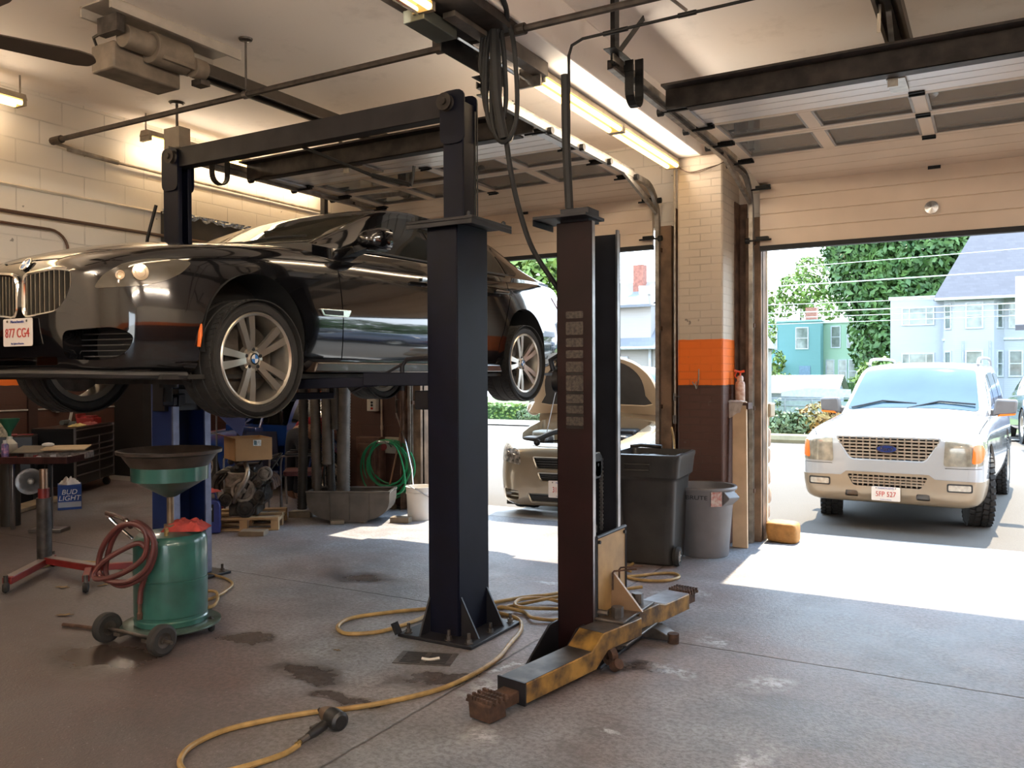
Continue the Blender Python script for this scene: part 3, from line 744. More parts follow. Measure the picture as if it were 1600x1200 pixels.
# ---------------------------------------------------------------- the black sedan on the lift
M_bk = mat('black_car_paint', (0.0045, 0.0045, 0.0055), 0.10, 0, 0.04, 3, coat=1.0)
M_bkglass = mat('tinted_glass', (0.012, 0.013, 0.012), 0.04, 0, 0.03, 2, spec=0.8)
def black_sedan():
    t = thing('sedan', 'glossy black sedan raised on the blue two-post lift', 'car', (-4.66, 3.52, 1.50))
    zw = 0.24; wb = 3.215
    body = loft_body([
        (-0.885, 0.32, 0.33, 0.50, 0.62, 0.97, 0.665),
        (-0.87, 0.49, 0.25, 0.47, 0.66, 0.97, 0.725),
        (-0.84, 0.62, 0.18, 0.45, 0.69, 0.97, 0.770),
        (-0.78, 0.745, 0.15, 0.44, 0.715, 0.965, 0.815),
        (-0.66, 0.83, 0.14, 0.45, 0.74, 0.955, 0.86),
        (-0.48, 0.897, 0.14, 0.45, 0.77, 0.945, 0.905),
        (-0.25, 0.932, 0.14, 0.47, 0.805, 0.935, 0.945),
        (0.10, 0.948, 0.14, 0.48, 0.84, 0.93, 0.985),
        (0.50, 0.950, 0.14, 0.50, 0.865, 0.93, 1.02),
        (0.85, 0.950, 0.15, 0.50, 0.88, 0.93, 1.02),
        (1.6, 0.950, 0.16, 0.50, 0.90, 0.925, 1.00),
        (2.6, 0.952, 0.17, 0.52, 0.93, 0.925, 1.01),
        (3.2, 0.950, 0.17, 0.53, 0.96, 0.915, 1.05),
        (3.7, 0.925, 0.18, 0.53, 0.97, 0.905, 1.075),
        (4.05, 0.885, 0.22, 0.55, 0.965, 0.89, 1.07),
        (4.22, 0.84, 0.28, 0.58, 0.95, 0.88, 1.045),
        (4.31, 0.76, 0.34, 0.62, 0.90, 0.90, 0.98),
        (4.335, 0.66, 0.42, 0.65, 0.82, 0.92, 0.88)], 84)
    cab = loft_cabin([
        (0.55, 0.84, 0.985, 0.80, 0.99, 1.02),
        (0.80, 0.868, 0.975, 0.775, 1.075, 1.125),
        (1.10, 0.872, 0.97, 0.735, 1.205, 1.25),
        (1.40, 0.872, 0.98, 0.685, 1.325, 1.37),
        (1.65, 0.872, 0.985, 0.650, 1.385, 1.435),
        (2.0, 0.872, 0.99, 0.625, 1.415, 1.472),
        (2.4, 0.870, 0.995, 0.615, 1.415, 1.478),
        (2.8, 0.868, 1.00, 0.61, 1.385, 1.455),
        (3.15, 0.86, 1.01, 0.61, 1.315, 1.395),
        (3.5, 0.835, 1.02, 0.63, 1.20, 1.275),
        (3.85, 0.79, 1.03, 0.67, 1.08, 1.125),
        (4.0, 0.76, 1.03, 0.68, 1.045, 1.07)], 60)
    cut = [arch_cut(0, zw+0.11, 0.385, 0.62, 1.2), arch_cut(0, zw+0.11, 0.385, -1.2, -0.62), arch_cut(wb, zw+0.11, 0.385, 0.62, 1.2), arch_cut(wb, zw+0.11, 0.385, -1.2, -0.62)]
    # front: kidney openings, lower intakes, plate recess
    def kid(sx, g=0.0):
        P = [(0.034, 0.70), (0.30, 0.725), (0.42, 0.705), (0.44, 0.645), (0.395, 0.555), (0.315, 0.490), (0.060, 0.465), (0.028, 0.50)]
        c = Vector((0.22, 0.60)); P = [tuple(c+(Vector(p)-c)*(1+g)) for p in P]
        return round_poly([(sx*a, b) for a, b in P], 0.05, 4)
    for sx in (-1, 1): cut.append(front_prism(kid(sx), -1.2, -0.76))
    def intake(sx): return round_poly([(sx*a, b) for a, b in [(0.36, 0.385), (0.70, 0.400), (0.78, 0.36), (0.74, 0.255), (0.62, 0.225), (0.36, 0.235)]], 0.05)
    for sx in (-1, 1): cut.append(front_prism(intake(sx), -1.2, -0.62))
    cut.append(front_prism(round_poly([(-0.30, 0.25), (0.30, 0.25), (0.28, 0.205), (-0.28, 0.205)], 0.02), -1.2, -0.74))
    # shut lines: bonnet edge, door edges, fuel and boot lines
    def groove(P, w=0.004, x0=0.60, x1=1.2):
        L = []
        for i in range(len(P)-1):
            a, b = Vector(P[i]), Vector(P[i+1]); d = (b-a).normalized(); n = Vector((-d.y, d.x))*w
            L.append(side_prism([tuple(a-n-d*w), tuple(a+n-d*w), tuple(b+n+d*w), tuple(b-n+d*w)], x0, x1))
        return L
    for s_ in (1, -1):
        x0, x1 = (0.84, 1.2) if s_ > 0 else (-1.2, -0.84)
        cut += groove([(0.72, 0.99), (0.735, 0.80), (0.72, 0.45), (0.735, 0.235)], 0.0045, x0, x1)
        cut += groove([(1.90, 1.0), (1.91, 0.6), (1.90, 0.235)], 0.0045, x0, x1)
        cut += groove([(2.98, 1.0), (2.99, 0.82), (2.86, 0.62), (2.74, 0.42), (2.72, 0.235)], 0.0045, x0, x1)
        cut += groove([(0.735, 0.235), (2.72, 0.235)], 0.004, x0, x1)
    # bonnet line swept across the top of the nose
    hl = [(-0.82, 0.0), (-0.82, 0.25), (-0.72, 0.50), (-0.50, 0.685), (-0.10, 0.795), (0.40, 0.815), (0.70, 0.80)]
    for s_ in (1, -1):
        for i in range(len(hl)-1):
            a = Vector((s_*hl[i][1], hl[i][0])); b = Vector((s_*hl[i+1][1], hl[i+1][0])); d = (b-a).normalized(); n = Vector((-d.y, d.x))*0.007
            cut.append(plan_prism([tuple(a-n-d*.004), tuple(a+n-d*.004), tuple(b+n+d*.004), tuple(b-n+d*.004)], 0.66, 1.25))
    bm_ = boolean(body, cut)
    put('body', bm_, M_bk, t)
    cabm = put('roof', cab, M_bk, t)
    # undertray, sills
    u = MB(); u.b2((-0.86, -0.62, 0.125), (0.86, 4.1, 0.15)); u.b2((-0.2, 0.6, 0.06), (0.2, 3.9, 0.13)); u.b2((-0.45, -0.10, 0.09), (0.45, 0.15, 0.13)); u.b2((-0.45, wb-.2, 0.07), (0.45, wb+.2, 0.13))
    u.cyl((-0.35, 0.9, 0.07), (-0.35, 4.0, 0.09), 0.035); u.build('undertray', M_under, t, local=True)
    s = MB()
    for sx in (-1, 1): s.prism([(0.44, 0.16), (2.76, 0.16), (2.72, 0.225), (0.47, 0.225)], (0,0,0), (0,1,0), (0,0,1), (1,0,0), sx*0.86, sx*0.958)
    s.build('sill', mat('brown_black_sill', (0.035, 0.022, 0.016), 0.25, 0, 0.1, 4, coat=.5), t, local=True, bev=0.01)
    # wheel-well liners
    for y in (0, wb):
        for sx in (-1, 1):
            MB().lathe([(0.384, 0.0), (0.384, 0.30), (0.02, 0.31)], (sx*0.93, y, zw+0.11), (-sx,0,0), 36, -0.2, PI+0.2).build('wheel_liner', M_well, t, local=True)
            MB().lathe([(0.384, -0.004), (0.402, 0.0), (0.404, 0.012), (0.384, 0.02)], (sx*0.945, y, zw+0.11), (-sx,0,0), 36, PI*0.0, PI*2).build('arch_lip', M_bk, t, local=True) if False else None
    # glass
    glass = inflate(cab, 0.004)
    A = [(0.93, 1.005), (1.32, 1.225), (1.60, 1.335), (1.86, 1.365), (1.86, 1.015)]
    B = [(1.93, 1.015), (1.93, 1.365), (2.45, 1.36), (2.78, 1.31), (2.98, 1.235), (2.98, 1.03)]
    Cq = [(3.02, 1.035), (3.02, 1.215), (3.22, 1.115), (3.26, 1.07), (3.20, 1.04)]
    for nm, P, rad in (('front_window', A, 0.05), ('rear_window', B, 0.05), ('quarter_window', Cq, 0.025)):
        for sx in (1, -1):
            g = boolean(glass.copy(), [side_prism(round_poly(P, rad), sx*0.45, sx*1.1)], 'INTERSECT'); put(nm, g, M_bkglass, t)
    WS = [(-0.76, 0.60), (0.76, 0.60), (0.715, 1.0), (0.60, 1.52), (0.3, 1.60), (-0.3, 1.60), (-0.60, 1.52), (-0.715, 1.0)]
    put('windshield', boolean(glass.copy(), [plan_prism(round_poly(WS, 0.08), 1.01, 1.7)], 'INTERSECT'), mat('windshield_tint', (0.055, 0.050, 0.038), 0.03, 0, 0.03, 2, spec=0.9), t)
    RW = [(-0.55, 2.98), (0.55, 2.98), (0.64, 3.75), (-0.64, 3.75)]
    put('rear_windshield', boolean(glass.copy(), [plan_prism(round_poly(RW, 0.08), 1.02, 1.7)], 'INTERSECT'), M_bkglass, t)
    # chrome line below the side glass, door handles
    for sx in (1, -1):
        m = MB(); m.tube(crom([(sx*0.876, y, z) for y, z in [(0.95, 0.998), (1.5, 1.004), (2.2, 1.010), (3.0, 1.024)]], 6), 0.008, 6); m.build('belt_trim', M_plast, t, local=True)
        for y in (1.70, 2.78):
            h = MB(); h.prism(round_poly([(y-0.12, 0.835), (y+0.10, 0.84), (y+0.10, 0.868), (y-0.12, 0.862)], 0.012), (0,0,0), (0,1,0), (0,0,1), (sx,0,0), 0.93, 0.962)
            hd = h.build('door_handle', M_bk, t, local=True, bev=0.006)
            MB().b2((sx*0.960, y-0.115, 0.853), (sx*0.966, y+0.095, 0.866)).build('chrome_strip', M_silver, hd, local=True)
    # door mirrors
    for sx in (1, -1):
        shell = crom([(0, 0, 0)], 1)
        m = MB()
        def mir(a, b, sx=sx):
            ang = 2*PI*a; tt = b; sq = lambda v: math.copysign(abs(v)**0.62, v); x = 0.995+0.125*sq(math.cos(ang))
            z = 1.06+0.080*sq(math.sin(ang))*(1+0.12*math.cos(ang)); k = math.sqrt(max(0.0, 1-(1-tt)**2.2)) if tt < 1 else 1
            return Vector((sx*(1.0+(x-1.0)*k), 0.88+0.155*tt, 1.055+(z-1.055)*k))
        m.grid(24, 10, mir, closed_u=True); m.add([mir(i/24, 1.0) for i in range(24)], [tuple(range(24))])
        mo = m.build('door_mirror', M_bk, t, local=True, weld=True)
        MB().prism([(0.82, 0.965), (0.98, 1.00), (0.98, 1.03), (0.86, 1.02)], (0, 0.93, 0), (sx,0,0), (0,0,1), (0,1,0), 0, 0.10).build('mirror_arm', M_plast, mo, local=True)
        MB().prism(round_poly([(0.90, 1.0), (1.085, 1.01), (1.09, 1.10), (0.90, 1.105)], 0.03), (0, 1.0365, 0), (sx,0,0), (0,0,1), (0,1,0), 0, 0.003).build('mirror_glass', M_silver, mo, local=True)
    # kidney grilles with vertical bars and chrome rims
    for sx in (1, -1):
        P = kid(sx); k = len(P)
        ysurf = lambda x: -0.892+0.050*(abs(x)/0.44)**2.2
        ring = MB().tube([(p[0], ysurf(p[0])+0.004, p[1]) for p in P], 0.013, 8, closed=True)
        g = ring.build('kidney_grille', M_silver, t, local=True)
        MB().prism(P, (0, -0.80, 0), (1,0,0), (0,0,1), (0,1,0), 0, 0.01).build('grille_back', M_well, g, local=True)
        xs = [p[0] for p in P]; lo, hi = min(xs), max(xs)
        bars = MB()
        for i in range(1, 11):
            x = lo+(hi-lo)*i/11; zs = []
            for j in range(k):
                a, b = P[j], P[(j+1) % k]
                if (a[0]-x)*(b[0]-x) < 0: zs.append(a[1]+(b[1]-a[1])*(x-a[0])/(b[0]-a[0]))
            if len(zs) >= 2:
                z0, z1 = min(zs), max(zs)
                bars.beam((x, ysurf(x)+0.012, z0), (x, ysurf(x)+0.012, (z0+z1)/2), 0.006, 0.03, (0,1,0)); bars.beam((x, ysurf(x)+0.012, (z0+z1)/2), (x, ysurf(x)+0.012, z1), 0.006, 0.03, (0,1,0))
        bars.build('grille_bars', mat('satin_bar', (0.42, 0.38, 0.32), 0.3, 0.9), g, local=True)
    # badge on the nose
    c = MB()
    for q in range(4):
        c.cm = q % 2; nn = 6
        c.add([(0, -0.858, 0.765)]+[(0.034*math.cos(PI/2*(q+i/nn)), -0.858+0.020*math.sin(PI/2*(q+i/nn)), 0.765+0.030*math.sin(PI/2*(q+i/nn))) for i in range(nn+1)], [(0, i, i+1) for i in range(1, nn+1)])
    c.cm = 2; c.tube([(0.038*math.cos(a), -0.858+0.022*math.sin(a), 0.765+0.033*math.sin(a)) for a in [2*PI*i/20 for i in range(20)]], 0.005, 6, closed=True)
    c.build('bonnet_badge', [mat('badge_blue', (0.05, 0.2, 0.55), 0.3), mat('badge_white', (0.8, 0.8, 0.8), 0.3), M_silver], t, local=True)
    # intakes: mesh backs and a blade
    for sx in (1, -1):
        P = intake(sx); b = MB().prism(P, (0, -0.66, 0), (1,0,0), (0,0,1), (0,1,0), 0, 0.01); io = b.build('bumper_intake', M_well, t, local=True)
        sl = MB()
        for i in range(5): sl.beam((sx*0.36, -0.76+0.0, 0.25+0.03*i), (sx*0.75, -0.665, 0.25+0.03*i), 0.012, 0.006)
        sl.build('intake_mesh', M_plast, io, local=True)
        MB().tube([(sx*0.33, -0.858, 0.405), (sx*0.52, -0.800, 0.418), (sx*0.70, -0.725, 0.412), (sx*0.80, -0.63, 0.37)], 0.010, 8).build('intake_brow', M_plast, io, local=True)
    # lower lip
    MB().tube(crom([(-0.86, -0.45, 0.145), (-0.74, -0.745, 0.148), (-0.45, -0.86, 0.155), (0, -0.89, 0.16), (0.45, -0.86, 0.155), (0.74, -0.745, 0.148), (0.86, -0.45, 0.145)], 6), 0.022, 8).build('front_lip', M_plast, t, local=True)
    # headlamps wrap the corner: cut from a slightly inflated body along a diagonal
    fat = inflate(body, 0.005)
    for sx in (1, -1):
        n = Vector((-sx*0.62, 0.785, 0)).normalized(); u = Vector((sx*0.785, 0.62, 0)).normalized()
        # polygon in (u, z); u = sx*x*0.785 + y*0.62
        H = [(-0.150, 0.585), (-0.085, 0.665), (0.05, 0.735), (0.22, 0.775), (0.40, 0.783), (0.49, 0.772), (0.43, 0.70), (0.33, 0.640), (0.20, 0.605), (0.02, 0.590)]
        H = [(a*0.78+0.05, 0.60+(b-0.585)*0.86) for a, b in H]
        cutm = MB().prism(round_poly(H, 0.03), (0,0,0), u, (0,0,1), n, -1.1, -0.20)
        hl_ = boolean(fat.copy(), [cutm], 'INTERSECT')
        ho = put('headlamp', hl_, mat('smoky_headlamp_lens', (0.085, 0.075, 0.058), 0.06, 0.1, 0.1, 4, coat=1.0), t)
        # projector ring and inner bezel standing just under the skin line
        for (hu, hz, rr_) in ((0.18, 0.685, 0.044), (0.08, 0.668, 0.025)):
            # find the surface point along n
            p = u*hu+Vector((0, 0, hz)); best = None
            bmt = bmesh.new(); bmt.from_mesh(fat)
            from mathutils.bvhtree import BVHTree
            bv = BVHTree.FromBMesh(bmt); hit = bv.ray_cast(p-n*1.6, n); bmt.free()
            if hit[0] is None: continue
            q = hit[0]; nn = hit[1]
            MB().lathe([(0.0, 0.002), (rr_*0.62, 0.003), (rr_*0.66, 0.006), (rr_, 0.007), (rr_*1.06, 0.001)], q, nn, 24).build('headlamp_projector', mat('lamp_chrome', (0.62, 0.50, 0.36), 0.15, 0.9), ho, local=True)
        # amber side marker in the bumper side
        MB().tube([(sx*0.905, -0.385, 0.425), (sx*0.912, -0.395, 0.365), (sx*0.912, -0.405, 0.30)], [0.010, 0.013, 0.010], 8).build('side_marker', M_orange, t, local=True)
        # chrome side vent behind the front wheel
        v = MB(); v.prism(round_poly([(0.50, 0.565), (0.80, 0.57), (0.77, 0.52), (0.53, 0.52)], 0.012), (0,0,0), (0,1,0), (0,0,1), (sx,0,0), 0.935, 0.957)
        vo = v.build('fender_vent', M_silver, t, local=True, bev=0.003)
        MB().prism(round_poly([(0.525, 0.558), (0.715, 0.56), (0.715, 0.529), (0.545, 0.529)], 0.008), (0,0,0), (0,1,0), (0,0,1), (sx,0,0), 0.957, 0.960).build('vent_slot', M_plast, vo, local=True)
        # tail lamp
        TL = [(3.92, 0.90), (4.33, 0.86), (4.33, 0.72), (4.10, 0.76)]
        put('tail_lamp', boolean(fat.copy(), [side_prism(round_poly(TL, 0.03), sx*0.45, sx*1.1)], 'INTERSECT'), M_red, t)
    plate(t, 'licence_plate', (0.01, -0.915, 0.385), (1, 0, 0), (0, 0, 1), '877 CG4', 'Massachusetts', 'The Spirit of America', w=0.275, cs=0.072)
    # wipers
    w_ = MB()
    for x0 in (-0.55, 0.05): w_.tube([(x0, 0.60, 1.045), (x0+0.30, 0.67, 1.085), (x0+0.62, 0.68, 1.075)], 0.008, 6)
    w_.build('wiper', M_plast, t, local=True)
    # wheels
    for y in (0, wb):
        for sx in (1, -1):
            wl = make_tire('wheel', 0.345, 0.25, 0.268, t, (sx*0.815, y, zw)); make_rim(wl, 0.268, 0.25, sx, 'double5', badge=True)
            MB().cyl((sx*0.72, y, zw), (sx*0.30, y, zw-0.02), 0.05).build('axle', M_disc, t, local=True)
    def tuck(o):
        if o.name.startswith(('wheel', 'axle')) and not o.name.startswith('wheel_liner'): return
        if o.type == 'MESH':
            for v in o.data.vertices:
                if v.co.y < -0.4: v.co.y += 0.05*min(1, (-0.4-v.co.y)/0.4)
        for c in o.children: tuck(c)
    for c in t.children: tuck(c)
    return t
black_sedan()
# ================================================================ the two-post lifts
M_blue = mat('navy_lift_paint', (0.0022, 0.0032, 0.011), 0.5, 0.0, 0.25, 5, spec=0.2)
M_bluel = mat('royal_lift_paint', (0.012, 0.028, 0.115), 0.40, 0.1, 0.2, 5)
M_maroon = mat('maroon_lift_paint', (0.011, 0.0026, 0.003), 0.5, 0.0, 0.3, 4, spec=0.2)
M_lblack = mat('black_lift_paint', (0.012, 0.012, 0.016), 0.5, 0.2, 0.3, 6)
M_galv = mat('rubbed_bare_steel', (0.38, 0.37, 0.38), 0.35, 0.9, 0.25, 8)
M_yel = mat('chipped_yellow_paint', (0.42, 0.24, 0.055), 0.5, 0.1, 0.2, 9, 0.2, c2=(0.055, 0.035, 0.022))
M_yplate = mat('scuffed_yellow_plate', (0.40, 0.26, 0.11), 0.5, 0, 0.22, 5)
M_arm = mat('worn_grey_steel', (0.10, 0.085, 0.075), 0.45, 0.6, 0.45, 9)
M_rust = mat('rust', (0.075, 0.040, 0.026), 0.8, 0.2, 0.45, 18, 0.4)
def channel(x0, x1, y0, y1, z0, z1, opening, t=0.008, lip=0.05):
    """C-section column; opening = +1 opens toward +x, -1 toward -x"""
    m = MB()
    xb, xo = (x0, x1) if opening > 0 else (x1, x0); s = opening
    m.b2((xb, y0, z0), (xb+s*t, y1, z1))
    m.b2((xb+s*t, y0, z0), (xo, y0+t, z1)); m.b2((xb+s*t, y1-t, z0), (xo, y1, z1))
    m.b2((xo-s*t, y0+t, z0), (xo, y0+t+lip, z1)); m.b2((xo-s*t, y1-t-lip, z0), (xo, y1-t, z1))
    return m
def bolt(c, r=0.018, h=0.06):
    m = MB(); c = Vector(c); m.cyl(c, c+Vector((0,0,h)), r*0.6, n=8); m.cyl(c+Vector((0,0,0.004)), c+Vector((0,0,0.024)), r, n=6); m.cyl(c, c+Vector((0,0,0.004)), r*1.5, n=12); return m
def base_plate(t, x0, x1, y0, y1, side, bolts):
    m = MB(); m.b2((x0, y0, 0.001), (x1, y1, 0.022)); p = m.build('base_plate', M_lblack, t, bev=0.004)
    for b in bolts: bolt((b[0], b[1], 0.022)).build('anchor_bolt', M_arm, t)
    return p
def gusset(t, a, b, c, n, th, m):
    MB().prism([(0,0)], (0,0,0), (1,0,0), (0,0,1), (0,1,0), 0, 1) if False else None
lift = thing('vehicle_lift', 'blue two-post lift with overhead beam holding up the black sedan', 'car lift', (-4.5, 4.5, 0))
# near column (opens toward the car)
channel(-3.10, -2.87, 4.33, 4.68, 0.02, 2.58, -1).build('column', M_blue, lift, bev=0.005)
channel(-5.86, -5.60, 4.40, 4.76, 0.02, 2.58, 1).build('column', M_bluel, lift, bev=0.005)
for y0, y1 in ((4.398, 4.455), (4.705, 4.762)): MB().b2((-5.612, y0, 0.03), (-5.594, y1, 2.57)).build('lit_edge', mat('pale_lit_edge', (0.17, 0.19, 0.28), 0.45, 0.4, 0.2, 9), lift)  # pale strips paint in the light caught by the column's flange edges
for (x0, x1, y0, y1) in ((-3.25, -2.70, 4.20, 4.80), (-6.00, -5.50, 4.28, 4.88)):
    base_plate(lift, x0, x1, y0, y1, 1, [(x0+0.05, y0+0.05), (x1-0.05, y0+0.05), (x1-0.05, y1-0.05), (x0+0.05, y1-0.05), ((x0+x1)/2+0.08, y0+0.05), (x1-0.05, (y0+y1)/2)])
    top = MB(); top.b2((x0+0.04, y0+0.06, 2.58), (x1-0.02, y1-0.06, 2.60)); top.b2((x0+0.04, y0+0.06, 2.55), (x1-0.02, y0+0.066, 2.58)); top.b2((x1-0.026, y0+0.06, 2.55), (x1-0.02, y1-0.06, 2.58))
    top.build('top_plate', M_lblack, lift, bev=0.003)
    for q in ((x0+0.08, y0+0.09), (x1-0.06, y0+0.09), (x1-0.06, y1-0.1)): bolt((q[0], q[1], 2.60), 0.014, 0.03).build('top_bolt', M_lblack, lift)
# welded gussets at the near column's foot
for (p, q, r_, th) in (((-2.87, 4.35, 0.02), (-2.74, 4.35, 0.02), (-2.87, 4.35, 0.26), 0.012), ((-2.87, 4.65, 0.02), (-2.74, 4.65, 0.02), (-2.87, 4.65, 0.26), 0.012)):
    m = MB(); a, b, c = Vector(p), Vector(q), Vector(r_); n = Vector((0, th, 0)); m.add([a, b, c, a+n, b+n, c+n], [(0,1,2), (5,4,3), (0,3,4,1), (1,4,5,2), (2,5,3,0)]); m.build('gusset', M_lblack, lift)
m = MB(); a, b, c, n = Vector((-3.10, 4.33, 0.02)), Vector((-3.10, 4.22, 0.02)), Vector((-3.10, 4.33, 0.24)), Vector((0.012, 0, 0)); m.add([a, b, c, a+n, b+n, c+n], [(0,1,2), (5,4,3), (0,3,4,1), (1,4,5,2), (2,5,3,0)]); m.build('gusset', M_lblack, lift)
m = MB(); m.beam((-3.24, 4.2, 0.02), (-3.275, 4.2, 0.085), 0.02, 0.05, (0,1,0)); m.build('plate_lug', M_lblack, lift)
# extension posts and overhead beam
for x0, x1 in ((-3.055, -2.90), (-5.75, -5.575)):
    e = channel(x0, x1, 4.45, 4.58, 2.60, 3.36, -1 if x0 > -4 else 1, 0.007, 0.03); e.build('extension_post', M_blue, lift, bev=0.004)
ob = MB(); ob.b2((-5.62, 4.46, 3.285), (-3.02, 4.468, 3.435)); ob.b2((-5.62, 4.468, 3.425), (-3.02, 4.56, 3.435)); ob.b2((-5.62, 4.468, 3.285), (-3.02, 4.56, 3.293)); ob.b2((-5.62, 4.552, 3.293), (-3.02, 4.56, 3.425))
ob.build('overhead_beam', mat('grimy_beam_black', (0.017, 0.015, 0.016), 0.55, 0.0, 0.3, 6, spec=0.25), lift, bev=0.003)
for x, s in ((-2.97, 1), (-5.665, -1)):
    P = round_poly([(x-s*0.10, 3.10), (x-s*0.10, 3.435), (x+s*0.085, 3.435), (x+s*0.085, 3.10)], 0.06)
    k = MB().prism(P, (0, 4.435, 0), (1,0,0), (0,0,1), (0,1,0), 0, 0.012); k.prism(P, (0, 4.585, 0), (1,0,0), (0,0,1), (0,1,0), 0, 0.012); k.build('corner_bracket', M_blue, lift)
    pl = MB().lathe([(0.012, -0.03), (0.055, -0.03), (0.045, -0.012), (0.045, 0.0), (0.055, 0.012), (0.012, 0.012)], (x-s*0.045, 4.425, 3.36), (0,1,0)); pl.lathe([(0.0, -0.045), (0.022, -0.045), (0.022, -0.03), (0.0, -0.03)], (x-s*0.045, 4.425, 3.36), (0,1,0)); pl.build('cable_pulley', M_dkbrown, lift)
m = MB(); m.tube([(-2.86, 4.52, 3.30), (-2.86, 4.52, 2.60)], 0.007, 6); m.tube([(-2.83, 4.50, 3.30), (-2.83, 4.50, 2.60)], 0.004, 6); m.build('equaliser_cable', M_black, lift)
m = MB(); m.tube([(-5.80, 4.42, 3.0), (-5.88, 4.40, 2.75), (-5.92, 4.39, 2.5)], 0.014, 6); m.build('hydraulic_hose', M_black, lift)
# shut-off bar under the beam
m = MB(); m.tube([(-4.35, 4.55, 3.29), (-3.86, 4.80, 3.06), (-3.60, 4.85, 2.99), (-3.58, 4.85, 3.12)], 0.012, 8); m.tube([(-3.9, 4.78, 3.08), (-3.62, 4.85, 2.995)], 0.017, 8); m.build('cutoff_bar', M_black, lift)
# carriages and arms under the raised car
for x0, s in ((-2.985, -1), (-5.72, 1)):
    c = MB(); c.b2((x0-0.07, 4.36, 1.36), (x0+0.07, 4.66 if s < 0 else 4.72, 1.75)); c.b2((x0+s*0.05, 4.36, 1.42), (x0+s*0.24, 4.70, 1.54)); c.build('carriage', M_lblack, lift, bev=0.006)
    for y, tx, ty in (((4.40, -0.52, -0.50), (4.64, -0.42, 1.05)) if s > 0 else ((4.64, -0.42, 1.05),)):
        px = x0+s*0.19; a = Vector((px, y, 1.46)); b = Vector((px+s*abs(tx), y+ty, 1.46))
        am = MB(); am.beam(a, a.lerp(b, 0.68), 0.10, 0.085); am.beam(a.lerp(b, 0.6), b, 0.075, 0.06); am.cyl((px, y, 1.40), (px, y, 1.53), 0.028); ao = am.build('arm', M_blue, lift, bev=0.006)
        pd = MB(); pd.cyl(b+Vector((0,0,0.0)), b+Vector((0,0,0.10)), 0.03); pd.cyl(b+Vector((0,0,0.10)), b+Vector((0,0,0.145)), 0.06, n=20); pd.build('lift_pad', M_rubber, ao)
    if s > 0: continue
    m = MB(); m.tube([(x0+s*0.12, 4.42, 1.75), (x0+s*0.30, 4.36, 1.74), (x0+s*0.33, 4.35, 1.70), (x0+s*0.33, 4.35, 1.54)], 0.016, 8); m.tube([(x0+s*0.33, 4.35, 1.71), (x0+s*0.62, 4.2, 1.53)], 0.010, 8); m.build('arm_lock_bar', M_lblack, lift)
# near-side front arm reaching along the sill
m = MB(); m.beam((-3.08, 4.42, 1.615), (-3.50, 4.20, 1.615), 0.10, 0.085); m.beam((-3.42, 4.24, 1.60), (-3.90, 4.02, 1.585), 0.08, 0.065)
m.build('arm', M_blue, lift, bev=0.005)

# ---------------------------------------------------------------- right bay lift, arms down on the floor
lf2 = thing('vehicle_lift', 'maroon lift column with yellow swing arms resting on the floor', 'car lift', (-2.1, 4.6, 0))
cc = MB(); x0, x1, y0, y1, t_ = -2.225, -2.00, 4.40, 4.82, 0.009
m = MB(); m.b2((x0, y0, 0.02), (x1, y0+t_, 2.52)); m.b2((x0, y0, 0.02), (x0+t_, y1, 2.52)); m.build('column', M_maroon, lf2, bev=0.004)
m = MB(); m.b2((x1-0.012, y0+t_, 0.02), (x1, y0+0.045, 2.52)); m.b2((x1-0.012, y1-0.045, 0.02), (x1, y1-t_, 2.52)); m.build('column_lip', M_galv, lf2)
m = MB(); m.b2((x0+t_, y1-t_, 0.02), (x1, y1, 2.50)); m.build('column_flange', M_lblack, lf2)
top = MB(); top.b2((-2.33, 4.30, 2.535), (-1.99, 4.56, 2.553)); top.b2((-2.33, 4.30, 2.50), (-2.325, 4.56, 2.535)); top.b2((-2.20, 4.40, 2.52), (-2.02, 4.55, 2.60)); top.build('top_plate', M_lblack, lf2, bev=0.003)
m = MB(); m.b2((-2.33, 4.28, 0.001), (-1.90, 4.96, 0.02)); m.build('base_plate', M_lblack, lf2, bev=0.003)
m = MB(); a = [(4.40, 0.02), (4.02, 0.02), (4.02, 0.05), (4.30, 0.20), (4.40, 0.20)]
m.prism(a, (0,0,0), (0,1,0), (0,0,1), (1,0,0), -2.235, -2.222); m.prism(a, (0,0,0), (0,1,0), (0,0,1), (1,0,0), -2.06, -2.047); m.b2((-2.24, 4.0, 0.001), (-2.03, 4.42, 0.02)); m.build('foot_gusset', M_lblack, lf2)
# decals on the -y face
dk = mat('faded_decal', (0.07, 0.056, 0.043), 0.6, 0, 0.45, 60, c2=(0.018, 0.014, 0.013))
dz = [(1.965, 2.005), (1.87, 1.945), (1.80, 1.85), (1.735, 1.78), (1.655, 1.715), (1.545, 1.635), (1.475, 1.525), (1.415, 1.46), (1.345, 1.395)]
for z0, z1 in dz: MB().prism(round_poly([(-2.165, z0), (-2.055, z0), (-2.055, z1), (-2.165, z1)], 0.008), (0, y0-0.0015, 0), (1,0,0), (0,0,1), (0,1,0), 0, 0.0013).build('warning_decal', dk, lf2)
for z0, z1 in dz[4:]: MB().b2((-2.165, y0-0.0014, z0-0.018), (-2.055, y0-0.0002, z0-0.003)).build('decal_band', M_black, lf2)
